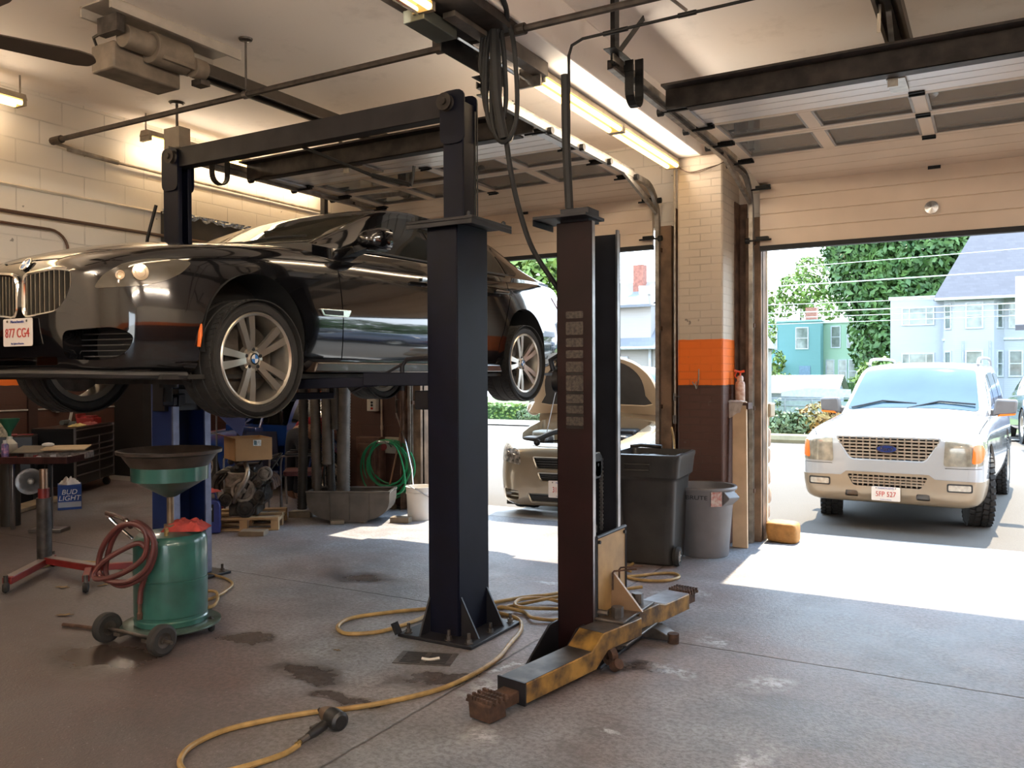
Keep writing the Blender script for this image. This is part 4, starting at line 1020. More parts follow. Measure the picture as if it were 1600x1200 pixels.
# lifting cylinder, chain and its wheel inside the channel
m = MB(); m.cyl((-2.10, 4.58, 0.05), (-2.10, 4.58, 0.72), 0.035); m.cyl((-2.10, 4.58, 0.72), (-2.10, 4.58, 1.02), 0.027); m.cyl((-2.10, 4.58, 0.70), (-2.10, 4.58, 0.74), 0.045); m.build('hydraulic_cylinder', M_arm, lf2)
m = MB(); m.lathe([(0.01, -0.02), (0.07, -0.02), (0.06, 0), (0.07, 0.02), (0.01, 0.02)], (-2.08, 4.62, 1.10), (1,0,0)); m.b2((-2.13, 4.55, 1.02), (-2.06, 4.66, 1.12)); m.build('chain_wheel', M_lblack, lf2)
m = MB()
for i in range(36):
    z = 0.70+i*0.011*1.1; m.box((-2.075, 4.695, z), (0.022 if i % 2 else 0.014, 0.012, 0.011), None)
m.tube([(-2.075, 4.695, 1.13), (-2.075, 4.66, 1.165), (-2.075, 4.60, 1.165)], 0.009, 6); m.build('leaf_chain', mat('chain_steel', (0.40, 0.38, 0.36), 0.35, 0.9), lf2)
# carriage front plate
m = MB(); m.b2((-2.03, 4.455, 0.13), (-1.998, 4.885, 0.69)); m.build('carriage_guard', M_yplate, lf2, bev=0.006)
m = MB()
for a, b in (((-2.0, 4.452, 0.13), (-2.0, 4.452, 0.695)), ((-2.0, 4.452, 0.695), (-2.0, 4.888, 0.695)), ((-2.0, 4.888, 0.695), (-2.0, 4.888, 0.13))): m.tube([a, b], 0.011, 8)
m.build('guard_edge', M_lblack, lf2)
m = MB()
for y, z in ((4.48, 0.665), (4.86, 0.665)): m.cyl((-2.0, y, z), (-1.985, y, z), 0.011, n=8)
m.build('guard_screw', M_lblack, lf2)
m = MB(); m.b2((-2.05, 4.42, 0.10), (-1.80, 4.92, 0.115)); m.b2((-2.05, 4.42, 0.225), (-1.82, 4.92, 0.24)); m.b2((-2.05, 4.45, 0.10), (-2.0, 4.89, 0.30)); m.build('carriage', M_arm, lf2, bev=0.005)
m = MB(); P = [(0,0), (0.26, 0), (0.0, 0.24)]; m.prism([(-2.0, 0.24), (-1.80, 0.24), (-1.99, 0.46)], (0, 4.66, 0), (1,0,0), (0,0,1), (0,1,0), 0, 0.02); m.build('carriage_gusset', mat('tan_steel', (0.30, 0.19, 0.11), 0.5, 0.2), lf2)
for y in (4.62, 4.72): MB().tube([(-1.97, y, 0.36), (-1.97, y, 0.46), (-1.965, y+0.01, 0.47), (-1.86, y+0.10, 0.475)], 0.006, 6).build('lock_rod', M_rust, lf2)
MB().tube([(-2.0, 4.46, 0.265), (-1.93, 4.46, 0.265)], 0.017, 8).build('release_pin', M_arm, lf2)
for (x, y) in ((-1.89, 4.50), (-1.90, 4.84)):
    m = MB(); m.cyl((x, y, 0.06), (x, y, 0.27), 0.032, n=16); m.cyl((x, y, 0.24), (x, y, 0.30), 0.036, n=6); m.build('arm_pivot', M_arm, lf2)
# front arm: high box at the pivot, drops to a low telescoping tube toward the camera-left
def swing_arm(pv, d, L1, L2, lbl, flip):
    d = Vector(d).normalized(); n = Vector((-d.y, d.x, 0)); p = Vector(pv)
    up = Vector((0,0,1)); w = 0.085
    prof = [(-0.13, 0.118), (-0.13, 0.222), (0.26, 0.222), (0.37, 0.148), (L1, 0.135), (L1, 0.035), (0.33, 0.042), (0.22, 0.118)]
    m = MB(); m.cm = 0; m.prism(prof, p-Vector((0,0,p.z)), d, up, n, -w, w)
    a = m.build('arm', M_yel, lf2, bev=0.006)
    tp = MB(); tp.prism([(-0.13, 0.2225), (0.26, 0.2225), (0.26, 0.2245), (-0.13, 0.2245)], p-Vector((0,0,p.z)), d, up, n, -w*0.94, w*0.94); tp.prism([(0.372, 0.1485), (L1-0.005, 0.1355), (L1-0.005, 0.1375), (0.372, 0.1505)], p-Vector((0,0,p.z)), d, up, n, -w*0.94, w*0.94)
    tp.build('worn_top', M_arm, a)
    e = MB(); e.prism([(L1, 0.028), (L1+0.012, 0.028), (L1+0.012, 0.142), (L1, 0.142)], p-Vector((0,0,p.z)), d, up, n, -w-0.004, w+0.004); e.build('arm_collar', M_lblack, a)
    i = MB(); i.prism([(L1-0.2, 0.040), (L1+L2, 0.034), (L1+L2, 0.088), (L1-0.2, 0.105)], p-Vector((0,0,p.z)), d, up, n, -0.052, 0.052); i.prism([(L1+L2-0.10, 0.008), (L1+L2+0.02, 0.008), (L1+L2+0.03, 0.088), (L1+L2-0.09, 0.088)], p-Vector((0,0,p.z)), d, up, n, -0.066, 0.066)
    io = i.build('arm_extension', M_rust, a, bev=0.006)
    g = MB(); q = p+d*(L1+L2-0.035); q.z = 0.092
    for k in range(4):
        for j in range(8):
            c = q+d*(-0.055+0.036*k)+n*(-0.07+0.02*j); g.box(c+Vector((0,0,0.012)), (0.014, 0.014, 0.024), Matrix.Rotation(math.atan2(d.y, d.x), 3, 'Z'))
        g.beam(q+d*(-0.055+0.036*k)-n*0.08, q+d*(-0.055+0.036*k)+n*0.08, 0.022, 0.012)
    g.build('serrated_pad', M_rust, io)
    return a
swing_arm((-1.89, 4.50, 0), (-0.23, -1.20, 0), 0.93, 0.22, 'front', 1)
# rear arm reaches the other way
d = Vector((0.10, 0.62, 0)).normalized(); n = Vector((-d.y, d.x, 0)); o = Vector((-1.90, 4.84, 0))
m = MB(); m.prism([(-0.12, 0.118), (-0.12, 0.222), (0.12, 0.222), (0.20, 0.20), (0.52, 0.20), (0.52, 0.10), (0.18, 0.10)], o, d, (0,0,1), n, -0.085, 0.085); a2 = m.build('arm', M_yel, lf2, bev=0.006)
m = MB(); m.prism([(0.2, 0.2005), (0.515, 0.2005), (0.515, 0.2025), (0.2, 0.2025)], o, d, (0,0,1), n, -0.08, 0.08); m.build('worn_top', M_galv, a2)
m = MB(); m.prism([(0.4, 0.115), (0.66, 0.115), (0.66, 0.18), (0.4, 0.18)], o, d, (0,0,1), n, -0.052, 0.052); io = m.build('arm_extension', M_rust, a2)
m = MB()
for k in range(4):
    c = o+d*(0.54+0.034*k); c.z = 0.19; m.beam(c-n*0.08, c+n*0.08, 0.022, 0.016)
    for j in range(8): m.box(c+n*(-0.07+0.02*j)+Vector((0,0,0.014)), (0.014, 0.014, 0.02))
m.build('serrated_pad', M_rust, io)
m = MB(); m.prism([(-1.99, 0.02), (-1.72, 0.02), (-1.72, 0.05), (-1.80, 0.085), (-1.99, 0.10)], (0, 4.90, 0), (1,0,0), (0,0,1), (0,1,0), -0.02, 0.10); m.build('arm_restraint', M_arm, lf2, bev=0.004)
m = MB(); m.lathe([(0.02, -0.02), (0.05, -0.02), (0.05, 0.02), (0.02, 0.02)], (-1.86, 4.32, 0.075), (0.5, 0.9, 0)); m.cyl((-1.82, 4.28, 0.03), (-1.78, 4.26, 0.06), 0.03); m.cyl((-1.70, 4.92, 0.001), (-1.70, 4.92, 0.06), 0.035); m.build('floor_roller', M_rust, lf2)
# carriage of its twin seen past the column: lever and safety latch on the door side
m = MB(); m.b2((-2.30, 4.62, 0.83), (-2.228, 4.80, 1.55)); m.b2((-2.29, 4.66, 1.46), (-2.23, 4.80, 1.72)); m.b2((-2.34, 4.68, 1.56), (-2.23, 4.80, 1.68)); m.build('power_unit', M_lblack, lf2, bev=0.02)
m = MB(); m.tube([(-2.30, 4.70, 1.235), (-2.52, 4.72, 1.21)], 0.006, 6); m.ball((-2.53, 4.72, 1.208), 0.022); m.cyl((-2.30, 4.70, 1.235), (-2.37, 4.705, 1.228), 0.016); m.build('release_lever', M_lblack, lf2)
m = MB(); m.cyl((-2.28, 4.70, 1.60), (-2.38, 4.70, 1.60), 0.075); m.cyl((-2.3, 4.7, 1.70), (-2.36, 4.70, 1.72), 0.04); m.tube([(-2.40, 4.70, 1.66), (-2.42, 4.7, 1.73), (-2.36, 4.7, 1.76), (-2.25, 4.7, 1.75)], 0.018, 8); m.build('pump_motor', M_lblack, lf2)
# ================================================================ things on the ceiling and walls
M_tube = mat('lit_tube', (1.0, 0.85, 0.5), 0.4, 0, 0.0, 1, emit=(1.0, 0.62, 0.18), es=5.0)
M_fix = mat('grimy_fixture', (0.30, 0.25, 0.19), 0.5, 0, 0.3, 8)
def strip_light(label, p, q, watts=16, parts=2, zc=4.03, tilt=1.12):
    """two-lamp fluorescent strip from p to q, fastened under beam or ceiling; carries its own light"""
    p = Vector(p); q = Vector(q); c = (p+q)/2; L = (q-p).length; d = (q-p)/L
    t = thing('tube_light', label, 'light', c, 0, 'fluorescent tube lights')
    sd = d.cross(Vector((0,0,1))); up = Vector((0,0,1))
    b = MB(); b.prism([(-0.065, 0.024), (-0.045, 0.075), (0.045, 0.075), (0.065, 0.024)], p, sd, up, d, 0, L); b.build('reflector', M_fix, t)
    for k in range(parts):
        a0, a1 = p+d*(L*k/parts+0.02), p+d*(L*(k+1)/parts-0.02)
        for s_ in (-1, 1):
            o = sd*0.045*s_; MB().cyl(a0+o, a1+o, 0.019, n=12).build('tube', M_tube, t)
        for a in (a0, a1):
            h = MB(); h.cyl(a+up*0.07, (a.x, a.y, zc if not (-2.82 < a.x < -2.4) else 3.69), 0.008, n=6) if (a-p).length < L/2-0.3 or (a-q).length < L/2-0.3 else None; h.box(a+up*0.01, (0.13, 0.03, 0.06) if abs(d.y) > 0.5 else (0.03, 0.15, 0.075)); h.build('lamp_holder', M_fix, t)
    # the lamps' light leaves the tubes downward and to both sides
    for nm, en, off, rot in (('tube_glow', min(watts, 30)*0.07, (0, 0, -0.035), (0, 0, 0)), ('tube_glow', watts*0.8, (0.085, 0, -0.05), (0, -PI/2*tilt, 0)), ('tube_glow', watts*0.8, (-0.085, 0, -0.05), (0, PI/2*tilt, 0))):
        ld = bpy.data.lights.new(nm, 'AREA'); ld.shape = 'RECTANGLE'; ld.size = 0.05; ld.size_y = L*0.95; ld.energy = en; ld.color = (1.0, 0.87, 0.72)
        lo = bpy.data.objects.new(nm, ld); COL.objects.link(lo); lo.parent = t; lo.location = off; lo.rotation_euler = rot
    return t
strip_light('bright yellow twin tube light under the beam toward the brick pillar', (-2.66, 4.95, 3.60), (-2.66, 7.72, 3.60))
strip_light('bright twin tube light end at the top edge above the hanging cables', (-2.66, 1.10, 3.60), (-2.66, 3.72, 3.60))
strip_light('glowing tube light at the left edge high on the block wall', (-6.72, 1.20, 3.80), (-6.72, 3.90, 3.80), 5)
strip_light('glowing tube light seen below the lift beam along the block wall', (-6.72, 5.0, 3.80), (-6.72, 7.6, 3.80), 6)
for i, (x, y) in enumerate(((-2.66, -2.6), (-6.72, -2.4), (1.6, -2.4), (1.6, 1.2))):
    strip_light('added fill tube light on the unseen ceiling behind the camera', (x, y-1.3, 3.60 if x == -2.66 else 3.9), (x, y+1.3, 3.60 if x == -2.66 else 3.9), 75)  # unseen fixtures added to brighten the ceiling and near bay
# ---- pipes
M_pipe = mat('sooty_iron_pipe', (0.055, 0.043, 0.034), 0.6, 0.3, 0.35, 12)
M_conduit = mat('painted_conduit', (0.33, 0.28, 0.22), 0.5, 0.2, 0.3, 10)
def pipe(name, label, pts, r, m=M_pipe, cat='pipe', hang=(), joints=(), n=8, group=None):
    t = thing(name, label, cat, pts[0], 0, group)
    MB().tube(pts, r, n).build('pipe_run', m, t)
    for j in joints:
        a, b = Vector(j[0]), Vector(j[1]); MB().cyl(a, b, r*1.5, n=10).build('pipe_joint', m, t)
    for h in hang:
        h = Vector(h); g = MB(); g.cyl(h, (h.x, h.y, 4.03), 0.008, n=6); g.lathe([(0.0, 0), (0.05, 0.0), (0.045, -0.012), (0.0, -0.02)], (h.x, h.y, 4.03), (0,0,1), 14); g.lathe([(r, -0.02), (r+0.008, -0.02), (r+0.008, 0.02), (r, 0.02)], h, (1,0,0), 12); g.build('pipe_hanger', M_arm, t)
    return t
pipe('water_pipe', 'long dark iron pipe crossing the ceiling above the lifted car', [(-6.9, 4.27, 3.63), (-4.8, 4.27, 3.635), (-2.9, 4.28, 3.64), (-1.2, 4.28, 3.64), (1.4, 4.29, 3.65), (4.9, 4.3, 3.65)], 0.022,
     hang=[(-4.62, 4.27, 3.635), (-0.6, 4.28, 3.64)], joints=[((-6.93, 4.27, 3.63), (-6.80, 4.27, 3.63)), ((-2.98, 4.28, 3.64), (-2.90, 4.28, 3.64)), ((-2.45, 4.28, 3.64), (-2.36, 4.28, 3.64))])
pipe('wall_conduit', 'thin conduit along the upper block wall below the iron pipe elbow', [(-6.93, 4.30, 3.62), (-6.95, 4.8, 3.585), (-6.96, 6.3, 3.58), (-6.96, 8.2, 3.58)], 0.014, M_conduit, joints=[((-6.95, 4.42, 3.60), (-6.95, 4.9, 3.585))])
pipe('branch_pipe', 'dark pipe running toward the camera and teed into the ceiling pipe', [(-3.04, 0.5, 3.76), (-3.0, 2.5, 3.76), (-2.98, 4.25, 3.76), (-2.96, 4.9, 3.76)], 0.020, joints=[((-2.98, 4.20, 3.76), (-2.98, 4.36, 3.76)), ((-2.98, 4.28, 3.64), (-2.98, 4.28, 3.76))])
pipe('hydraulic_line', 'thin black line pair dropping to the maroon lift post', [(-2.165, 4.45, 2.60), (-2.165, 4.45, 3.50), (-2.15, 4.46, 3.56), (-2.08, 4.46, 3.585), (-1.45, 4.44, 3.585), (0.5, 4.42, 3.59), (3.0, 4.4, 3.6)], 0.009, M_black, cat='hydraulic line', joints=[((-1.95, 4.46, 3.585), (-1.80, 4.455, 3.585)), ((-1.50, 4.44, 3.585), (-1.40, 4.44, 3.585))])
pipe('hose_sleeve', 'black rubber sleeve over the line above the maroon post', [(-2.15, 4.42, 2.60), (-2.17, 4.42, 3.0), (-2.175, 4.42, 3.38)], 0.026, M_rubber, cat='sleeve')
pipe('hydraulic_line', 'bare metal line angled off the thin black pair at the top edge', [(-1.45, 4.43, 3.60), (-1.62, 4.10, 3.72), (-1.8, 3.4, 3.9)], 0.009, M_steel, cat='hydraulic line')
pipe('wall_conduit', 'upper dark conduit low on the block wall beside the sedan bonnet', [(-6.95, 1.0, 2.985), (-6.95, 3.0, 2.98), (-6.95, 5.4, 2.985), (-6.95, 6.4, 2.985)], 0.016, mat('brown_conduit', (0.10, 0.055, 0.035), 0.5, 0.2), joints=[((-6.95, 3.64, 2.985), (-6.95, 3.68, 2.985))])
pipe('wall_conduit', 'lower thin conduit bending down the block wall behind the sedan bonnet', [(-6.95, 1.0, 2.88), (-6.95, 3.7, 2.885), (-6.95, 4.25, 2.885)]+[(-6.95, 4.25+0.16*math.sin(a), 2.725+0.16*math.cos(a)) for a in [PI/2*i/6 for i in range(1, 7)]]+[(-6.95, 4.41, 2.3)], 0.012, mat('brown_conduit', (0.10, 0.055, 0.035), 0.5, 0.2))
pipe('wall_ledge_strip', 'pale painted strip along a block course on the left wall', [(-6.99, 0.5, 3.21), (-6.99, 6.0, 3.21)], 0.013, mat('cream_strip', (0.66, 0.58, 0.46), 0.5), cat='trim strip', n=4)
# black plastic sheeting with a torn silver fringe at the top of the wall opening
t = thing('plastic_sheet', 'dark plastic sheet with a torn silver edge hung on the block wall', 'sheet', (-6.94, 6.0, 3.2))
MB().grid(30, 8, lambda a, b: (-6.955+0.02*noise.noise(Vector((a*9, b*3, 0))), 5.35+1.75*a, 3.22-0.95*b+0.0*a)).build('sheet', mat('dusty_plastic', (0.045, 0.036, 0.026), 0.45, 0, 0.3, 3), t)
random.seed(3)
MB().grid(90, 5, lambda a, b: (-6.93+0.025*noise.noise(Vector((a*60, b*5, 1))), 5.35+1.75*a, 3.245-0.012*math.sin(a*3)-(0.05+0.035*noise.noise(Vector((a*22, 0, 4))))*b)).build('torn_fringe', mat('silver_foil', (0.32, 0.34, 0.37), 0.3, 0.8, 0.5, 40), t)
# ---- trolley beam / steel channel carrying cables along the beam
t = thing('cable_trolley_rail', 'black steel rail and angle below the beam ending at the bright tube light', 'rail', (-2.66, 4.3, 3.6))
m = MB(); m.b2((-2.64, 3.85, 3.60), (-2.56, 4.95, 3.69)); m.build('rail', mat('grey_angle', (0.16, 0.135, 0.11), 0.5, 0.3, 0.3), t)
m = MB(); m.b2((-2.80, 4.05, 3.52), (-2.79, 4.80, 3.64)); m.build('side_plate', M_black, t)
m = MB(); m.b2((-2.78, 2.0, 3.63), (-2.42, 4.3, 3.685)); m.build('housing', M_dkbrown, t)
m = MB(); m.b2((-2.80, 3.70, 3.55), (-2.66, 4.02, 3.62)); m.build('ballast_box', mat('greenish_steel', (0.12, 0.13, 0.11), 0.5, 0.4), t, bev=0.005)
m = MB(); m.b2((-2.74, 4.88, 3.53), (-2.58, 4.90, 3.66)); m.build('end_plate', M_steel, t)
m = MB(); m.tube([(-2.70, 2.5, 3.59), (-2.70, 4.9, 3.585)], 0.012, 6); m.build('bright_tube_edge', M_silver, t)
# ---- bundle of black hoses and cables
t = thing('cable_bundle', 'bundle of black air hoses looped over the ceiling pipe', 'cables', (-2.50, 4.26, 3.63))
loops = [(-0.10, 3.30, 0.030), (-0.02, 3.05, 0.045), (0.06, 2.98, 0.060), (-0.06, 3.12, 0.035)]
for i, (dx, zb, w) in enumerate(loops):
    x = -2.50+dx*0.7
    pts = crom([(x-0.02, 4.20, 3.67), (x-w, 4.18, 3.50), (x-w*1.2, 4.19, zb+0.12), (x, 4.20, zb), (x+w*1.2, 4.22, zb+0.14), (x+w, 4.22, 3.5), (x+0.02, 4.22, 3.67)], 6)
    MB().tube(pts, 0.014, 8).build('hose_loop', M_rubber, t)
MB().tube(crom([(-2.52, 4.20, 3.67), (-2.50, 4.17, 3.45), (-2.49, 4.18, 3.2), (-2.46, 4.20, 3.0)], 6), 0.03, 8).build('hose_wrap', M_rubber, t)
MB().tube(crom([(-2.46, 4.22, 3.02), (-2.45, 4.27, 2.80), (-2.43, 4.33, 2.6), (-2.38, 4.40, 2.38), (-2.28, 4.52, 2.16), (-2.26, 4.62, 2.05)], 6), 0.016, 8).build('drop_hose', M_rubber, t)
MB().tube(crom([(-2.37, 2.6, 3.99), (-2.37, 3.4, 3.88), (-2.37, 4.0, 3.74), (-2.44, 4.22, 3.66)], 6), 0.016, 8).build('feed_hose', M_rubber, t)
# ---- door opener motor with its rail
M_mot = mat('dusty_tan_motor', (0.23, 0.185, 0.14), 0.6, 0.2, 0.2, 8)
def opener(name, label, x, y, motor=True):
    t = thing('door_opener', label, 'door opener', (x, y, 3.95), 0, 'overhead door openers')
    r = MB(); r.b2((x-0.075, y+0.1, 3.80), (x-0.055, 6.6, 3.88)); r.b2((x+0.055, y+0.1, 3.80), (x+0.075, 6.6, 3.88)); r.b2((x-0.075, y+0.1, 3.875), (x+0.075, 6.6, 3.882)); r.build('rail', mat('opener_rail', (0.10, 0.085, 0.07), 0.4, 0.7), t)
    MB().b2((x-0.02, y+0.2, 3.82), (x+0.02, 6.6, 3.84)).build('drive_chain', M_black, t)
    a = MB(); a.beam((x, 5.50, 3.80), (x, 5.85, 3.55), 0.03, 0.012); a.b2((x-0.03, 5.74, 3.42), (x+0.03, 5.75, 3.60)); a.box((x, 6.05, 3.525), (0.11, 0.30, 0.02)); a.build('door_arm', M_steel, t)
    MB().tube([(x-0.05, 5.5, 3.85), (x-0.06, 5.55, 3.70)], 0.012, 6).build('release_cord', mat('cream_cord', (0.6, 0.52, 0.4), 0.6), t)
    if motor:
        p = MB(); p.b2((x-0.16, y-0.30, 3.96), (x-0.14, y+0.75, 4.03)); p.b2((x+0.14, y-0.30, 3.96), (x+0.16, y+0.75, 4.03)); p.b2((x-0.16, y-0.3, 4.02), (x+0.16, y+0.75, 4.03)); p.build('mounting_channel', mat('whitewashed_steel', (0.42, 0.37, 0.31), 0.6), t)
        b = MB(); b.b2((x-0.26, y-0.16, 3.66), (x-0.02, y+0.36, 3.84)); b.build('control_box', M_mot, t, bev=0.012)
        g = MB(); g.cyl((x+0.05, y-0.14, 3.86), (x+0.05, y+0.06, 3.86), 0.075, n=20); g.cyl((x+0.05, y+0.06, 3.85), (x+0.05, y+0.34, 3.85), 0.105, n=24); g.cyl((x+0.10, y+0.36, 3.80), (x+0.10, y+0.46, 3.80), 0.07, n=20); g.b2((x-0.02, y+0.1, 3.77), (x+0.14, y+0.42, 3.86)); g.build('motor', M_mot, t, bev=0.004)
        h = MB(); h.b2((x-0.10, y-0.22, 3.86), (x+0.10, y-0.16, 3.97)); h.tube([(x-0.08, y-0.18, 3.90), (x-0.20, y-0.18, 3.88), (x-0.24, y-0.12, 3.82)], 0.01, 6); h.build('wiring', M_arm, t)
        s = MB(); s.b2((x+0.02, y+0.42, 3.70), (x+0.12, y+0.50, 3.74)); s.build('chain_sprocket', M_arm, t)
    return t
opener('door_opener', 'dusty tan door opener motor on the ceiling above the sedan bonnet', -4.98, 3.66)
opener('door_opener', 'black opener rail above the right raised door', -0.56, 3.0)
# ---- ceiling fan, blades cut by the frame edge
t = thing('ceiling_fan', 'brown ceiling fan with its blades entering at the upper left edge', 'fan', (-4.92, 2.35, 3.50))
c = Vector((-4.92, 2.35, 3.50)); M_fan = mat('fan_blade_brown', (0.075, 0.055, 0.042), 0.45, 0, 0.15, 5)
m = MB(); m.lathe([(0, -0.06), (0.08, -0.055), (0.12, -0.02), (0.12, 0.06), (0.05, 0.10), (0.015, 0.11), (0.015, 0.42), (0.06, 0.46), (0.07, 0.53), (0, 0.53)], c, (0,0,1)); m.build('fan_motor', mat('fan_motor_brown', (0.10, 0.07, 0.05), 0.4, 0.3), t)
tip = Vector((-4.62, 3.13, 3.50)); base = math.atan2(tip.y-c.y, tip.x-c.x)
for k in range(5):
    a = base+k*2*PI/5; d = Vector((math.cos(a), math.sin(a), 0)); n = Vector((-d.y, d.x, -0.30)).normalized(); up = d.cross(n)
    P = [(0.20, -0.05), (0.30, -0.06), (0.72, -0.072), (0.80, -0.055), (0.83, 0.0), (0.80, 0.055), (0.72, 0.072), (0.30, 0.06), (0.20, 0.05)]
    b = MB().prism(round_poly(P, 0.02), c+Vector((0,0,0.0)), d, n, up, 0, 0.008).build('fan_blade', M_fan, t)
    MB().beam(c+d*0.09, c+d*0.26+Vector((0,0,0.0)), 0.035, 0.008).build('blade_iron', M_arm, b)
# track hanger bracket on the left block wall
t = thing('junction_bracket', 'pale perforated bracket box high on the block wall by the lift beam', 'bracket', (-6.3, 5.0, 3.8)); m = MB(); m.b2((-6.32, 4.90, 3.62), (-6.12, 5.02, 3.80)); m.build('box', mat('pale_bracket', (0.42, 0.37, 0.30), 0.5, 0.3), t, bev=0.004); m = MB(); m.tube([(-6.22, 4.96, 3.80), (-6.22, 4.96, 4.03)], 0.012, 6); m.lathe([(0, 0), (0.07, 0), (0.05, -0.02), (0, -0.02)], (-6.22, 4.96, 4.03)); m.build('hanger', M_arm, t)
# wires that droop beside the tube light end
t = thing('loose_wire', 'loose brown wires sagging from the beam end to the pillar', 'wire', (-2.5, 7.75, 3.6)); m = MB(); m.tube(crom([(-2.62, 7.70, 3.60), (-2.5, 7.72, 3.53), (-2.3, 7.74, 3.56), (-2.12, 7.9, 3.64)], 6), 0.005, 5); m.tube(crom([(-2.62, 7.69, 3.58), (-2.45, 7.70, 3.515), (-2.25, 7.72, 3.56), (-2.14, 7.8, 3.63)], 6), 0.004, 5); m.build('wires', mat('brown_wire', (0.08, 0.05, 0.035), 0.6), t)
# ================================================================ things standing on the bay floor
M_green = mat('teal_drum_paint', (0.030, 0.125, 0.105), 0.30, 0, 0.25, 5, coat=0.3, c2=(0.018, 0.070, 0.058))
M_hose_r = mat('oxblood_hose', (0.085, 0.022, 0.020), 0.45, 0, 0.2, 10)
M_ragr = mat('red_shop_rag', (0.42, 0.055, 0.045), 0.9, 0, 0.25, 12, 0.3)
M_hose_y = mat('ochre_air_hose', (0.36, 0.235, 0.085), 0.45, 0, 0.25, 14)
def rag(name, label, c, sx, sy, h, m, seed=0, rz=0, group=None):
    """a crumpled cloth with real thickness"""
    t = thing(name, label, 'rag', c, rz, group)
    def top(a, b, off=0.0):
        x, y = (a-0.5)*sx, (b-0.5)*sy; e = min(a, 1-a, b, 1-b)*2
        n = noise.noise(Vector((a*4+seed, b*4, seed)))*0.6+noise.noise(Vector((a*9, b*9+seed, 3)))*0.4
        return Vector((x*(1+0.15*n), y*(1-0.15*n), 0.004+h*(0.35+0.65*abs(n))*min(1, e*2.2)+off))
    g = MB(); g.grid(22, 22, lambda a, b: top(a, b, 0.004)); g.grid(22, 22, lambda a, b: top(a, b, 0.0)); g.build('cloth', m, t, local=True, smooth=1.2)
    return t
# ---- waste oil drain on wheels
C0 = Vector((-4.55, 3.55, 0))
t = thing('oil_drain_tank', 'teal wheeled waste oil drain with a wide drip pan on its mast', 'oil drain', (C0.x, C0.y, 0))
MB().lathe([(0.0, 0.09), (0.219, 0.09), (0.222, 0.12), (0.216, 0.128), (0.216, 0.145), (0.221, 0.15), (0.221, 0.365), (0.217, 0.368), (0.217, 0.374), (0.221, 0.378), (0.221, 0.595), (0.215, 0.625), (0.195, 0.645), (0.12, 0.658), (0.0, 0.662)], C0, (0,0,1), 48).build('drum', M_green, t)
MB().lathe([(0.20, 0.062), (0.285, 0.062), (0.30, 0.072), (0.30, 0.082), (0.285, 0.090), (0.21, 0.086)], C0, (0,0,1), 48).build('base_ring', mat('worn_teal_ring', (0.10, 0.15, 0.13), 0.3, 0.5, 0.4, 8), t)
m = MB(); m.cyl(C0+Vector((0,0,0.66)), C0+Vector((0,0,0.90)), 0.022, n=16); m.cyl(C0+Vector((0,0,0.655)), C0+Vector((0,0,0.70)), 0.04, n=16); m.build('mast', mat('brass_mast', (0.24, 0.175, 0.115), 0.35, 0.7, 0.3, 8), t)
MB().lathe([(0.024, 0.875), (0.035, 0.875), (0.20, 0.972), (0.230, 0.985), (0.232, 1.075), (0.224, 1.075), (0.222, 0.99), (0.03, 0.90)], C0, (0,0,1), 48).build('funnel_bowl', M_green, t)
MB().lathe([(0.20, 1.060), (0.235, 1.072), (0.252, 1.095), (0.285, 1.145), (0.315, 1.155), (0.318, 1.175), (0.305, 1.178), (0.278, 1.160), (0.24, 1.105), (0.05, 1.075), (0.0, 1.075)], C0, (0,0,1), 48).build('drip_pan', mat('oily_brown_pan', (0.055, 0.042, 0.034), 0.35, 0.3, 0.4, 9), t)
# handle with hose hung on it
m = MB(); m.tube(crom([(-4.72, 3.40, 0.615), (-4.80, 3.35, 0.70), (-4.845, 3.315, 0.765), (-4.82, 3.30, 0.785), (-4.66, 3.25, 0.782), (-4.53, 3.22, 0.775), (-4.49, 3.23, 0.755), (-4.45, 3.28, 0.70), (-4.40, 3.34, 0.625)], 5), 0.011, 10); m.build('push_handle', M_silver, t)
MB().tube(crom([(-4.835, 3.305, 0.783), (-4.74, 3.275, 0.784), (-4.62, 3.245, 0.782), (-4.53, 3.222, 0.775)], 4), 0.015, 10).build('handle_grip', mat('brown_grip', (0.06, 0.025, 0.018), 0.6), t)
coil = [(-4.60, 3.30, 0.72), (-4.50, 3.27, 0.76), (-4.41, 3.30, 0.70), (-4.385, 3.31, 0.58), (-4.43, 3.28, 0.45), (-4.55, 3.22, 0.38), (-4.66, 3.20, 0.40), (-4.70, 3.20, 0.46), (-4.66, 3.20, 0.60), (-4.60, 3.21, 0.70),
        (-4.52, 3.23, 0.755), (-4.43, 3.25, 0.745), (-4.37, 3.29, 0.65), (-4.40, 3.27, 0.50), (-4.50, 3.22, 0.415), (-4.62, 3.17, 0.41), (-4.70, 3.16, 0.445), (-4.70, 3.16, 0.55), (-4.64, 3.17, 0.66), (-4.55, 3.20, 0.745),
        (-4.46, 3.235, 0.755), (-4.40, 3.26, 0.70), (-4.42, 3.26, 0.56), (-4.54, 3.20, 0.46), (-4.68, 3.14, 0.42), (-4.72, 3.14, 0.45), (-4.66, 3.17, 0.53), (-4.56, 3.23, 0.60), (-4.50, 3.28, 0.63), (-4.46, 3.30, 0.60), (-4.44, 3.31, 0.52), (-4.47, 3.30, 0.42), (-4.50, 3.295, 0.34), (-4.505, 3.29, 0.26)]
MB().tube(crom(coil, 6), 0.0165, 9).build('discharge_hose', M_hose_r, t)
MB().tube([(-4.505, 3.29, 0.265), (-4.505, 3.29, 0.21), (-4.503, 3.288, 0.20), (-4.503, 3.288, 0.165)], [0.012, 0.012, 0.017, 0.015], 8).build('hose_coupling', M_rust, t)
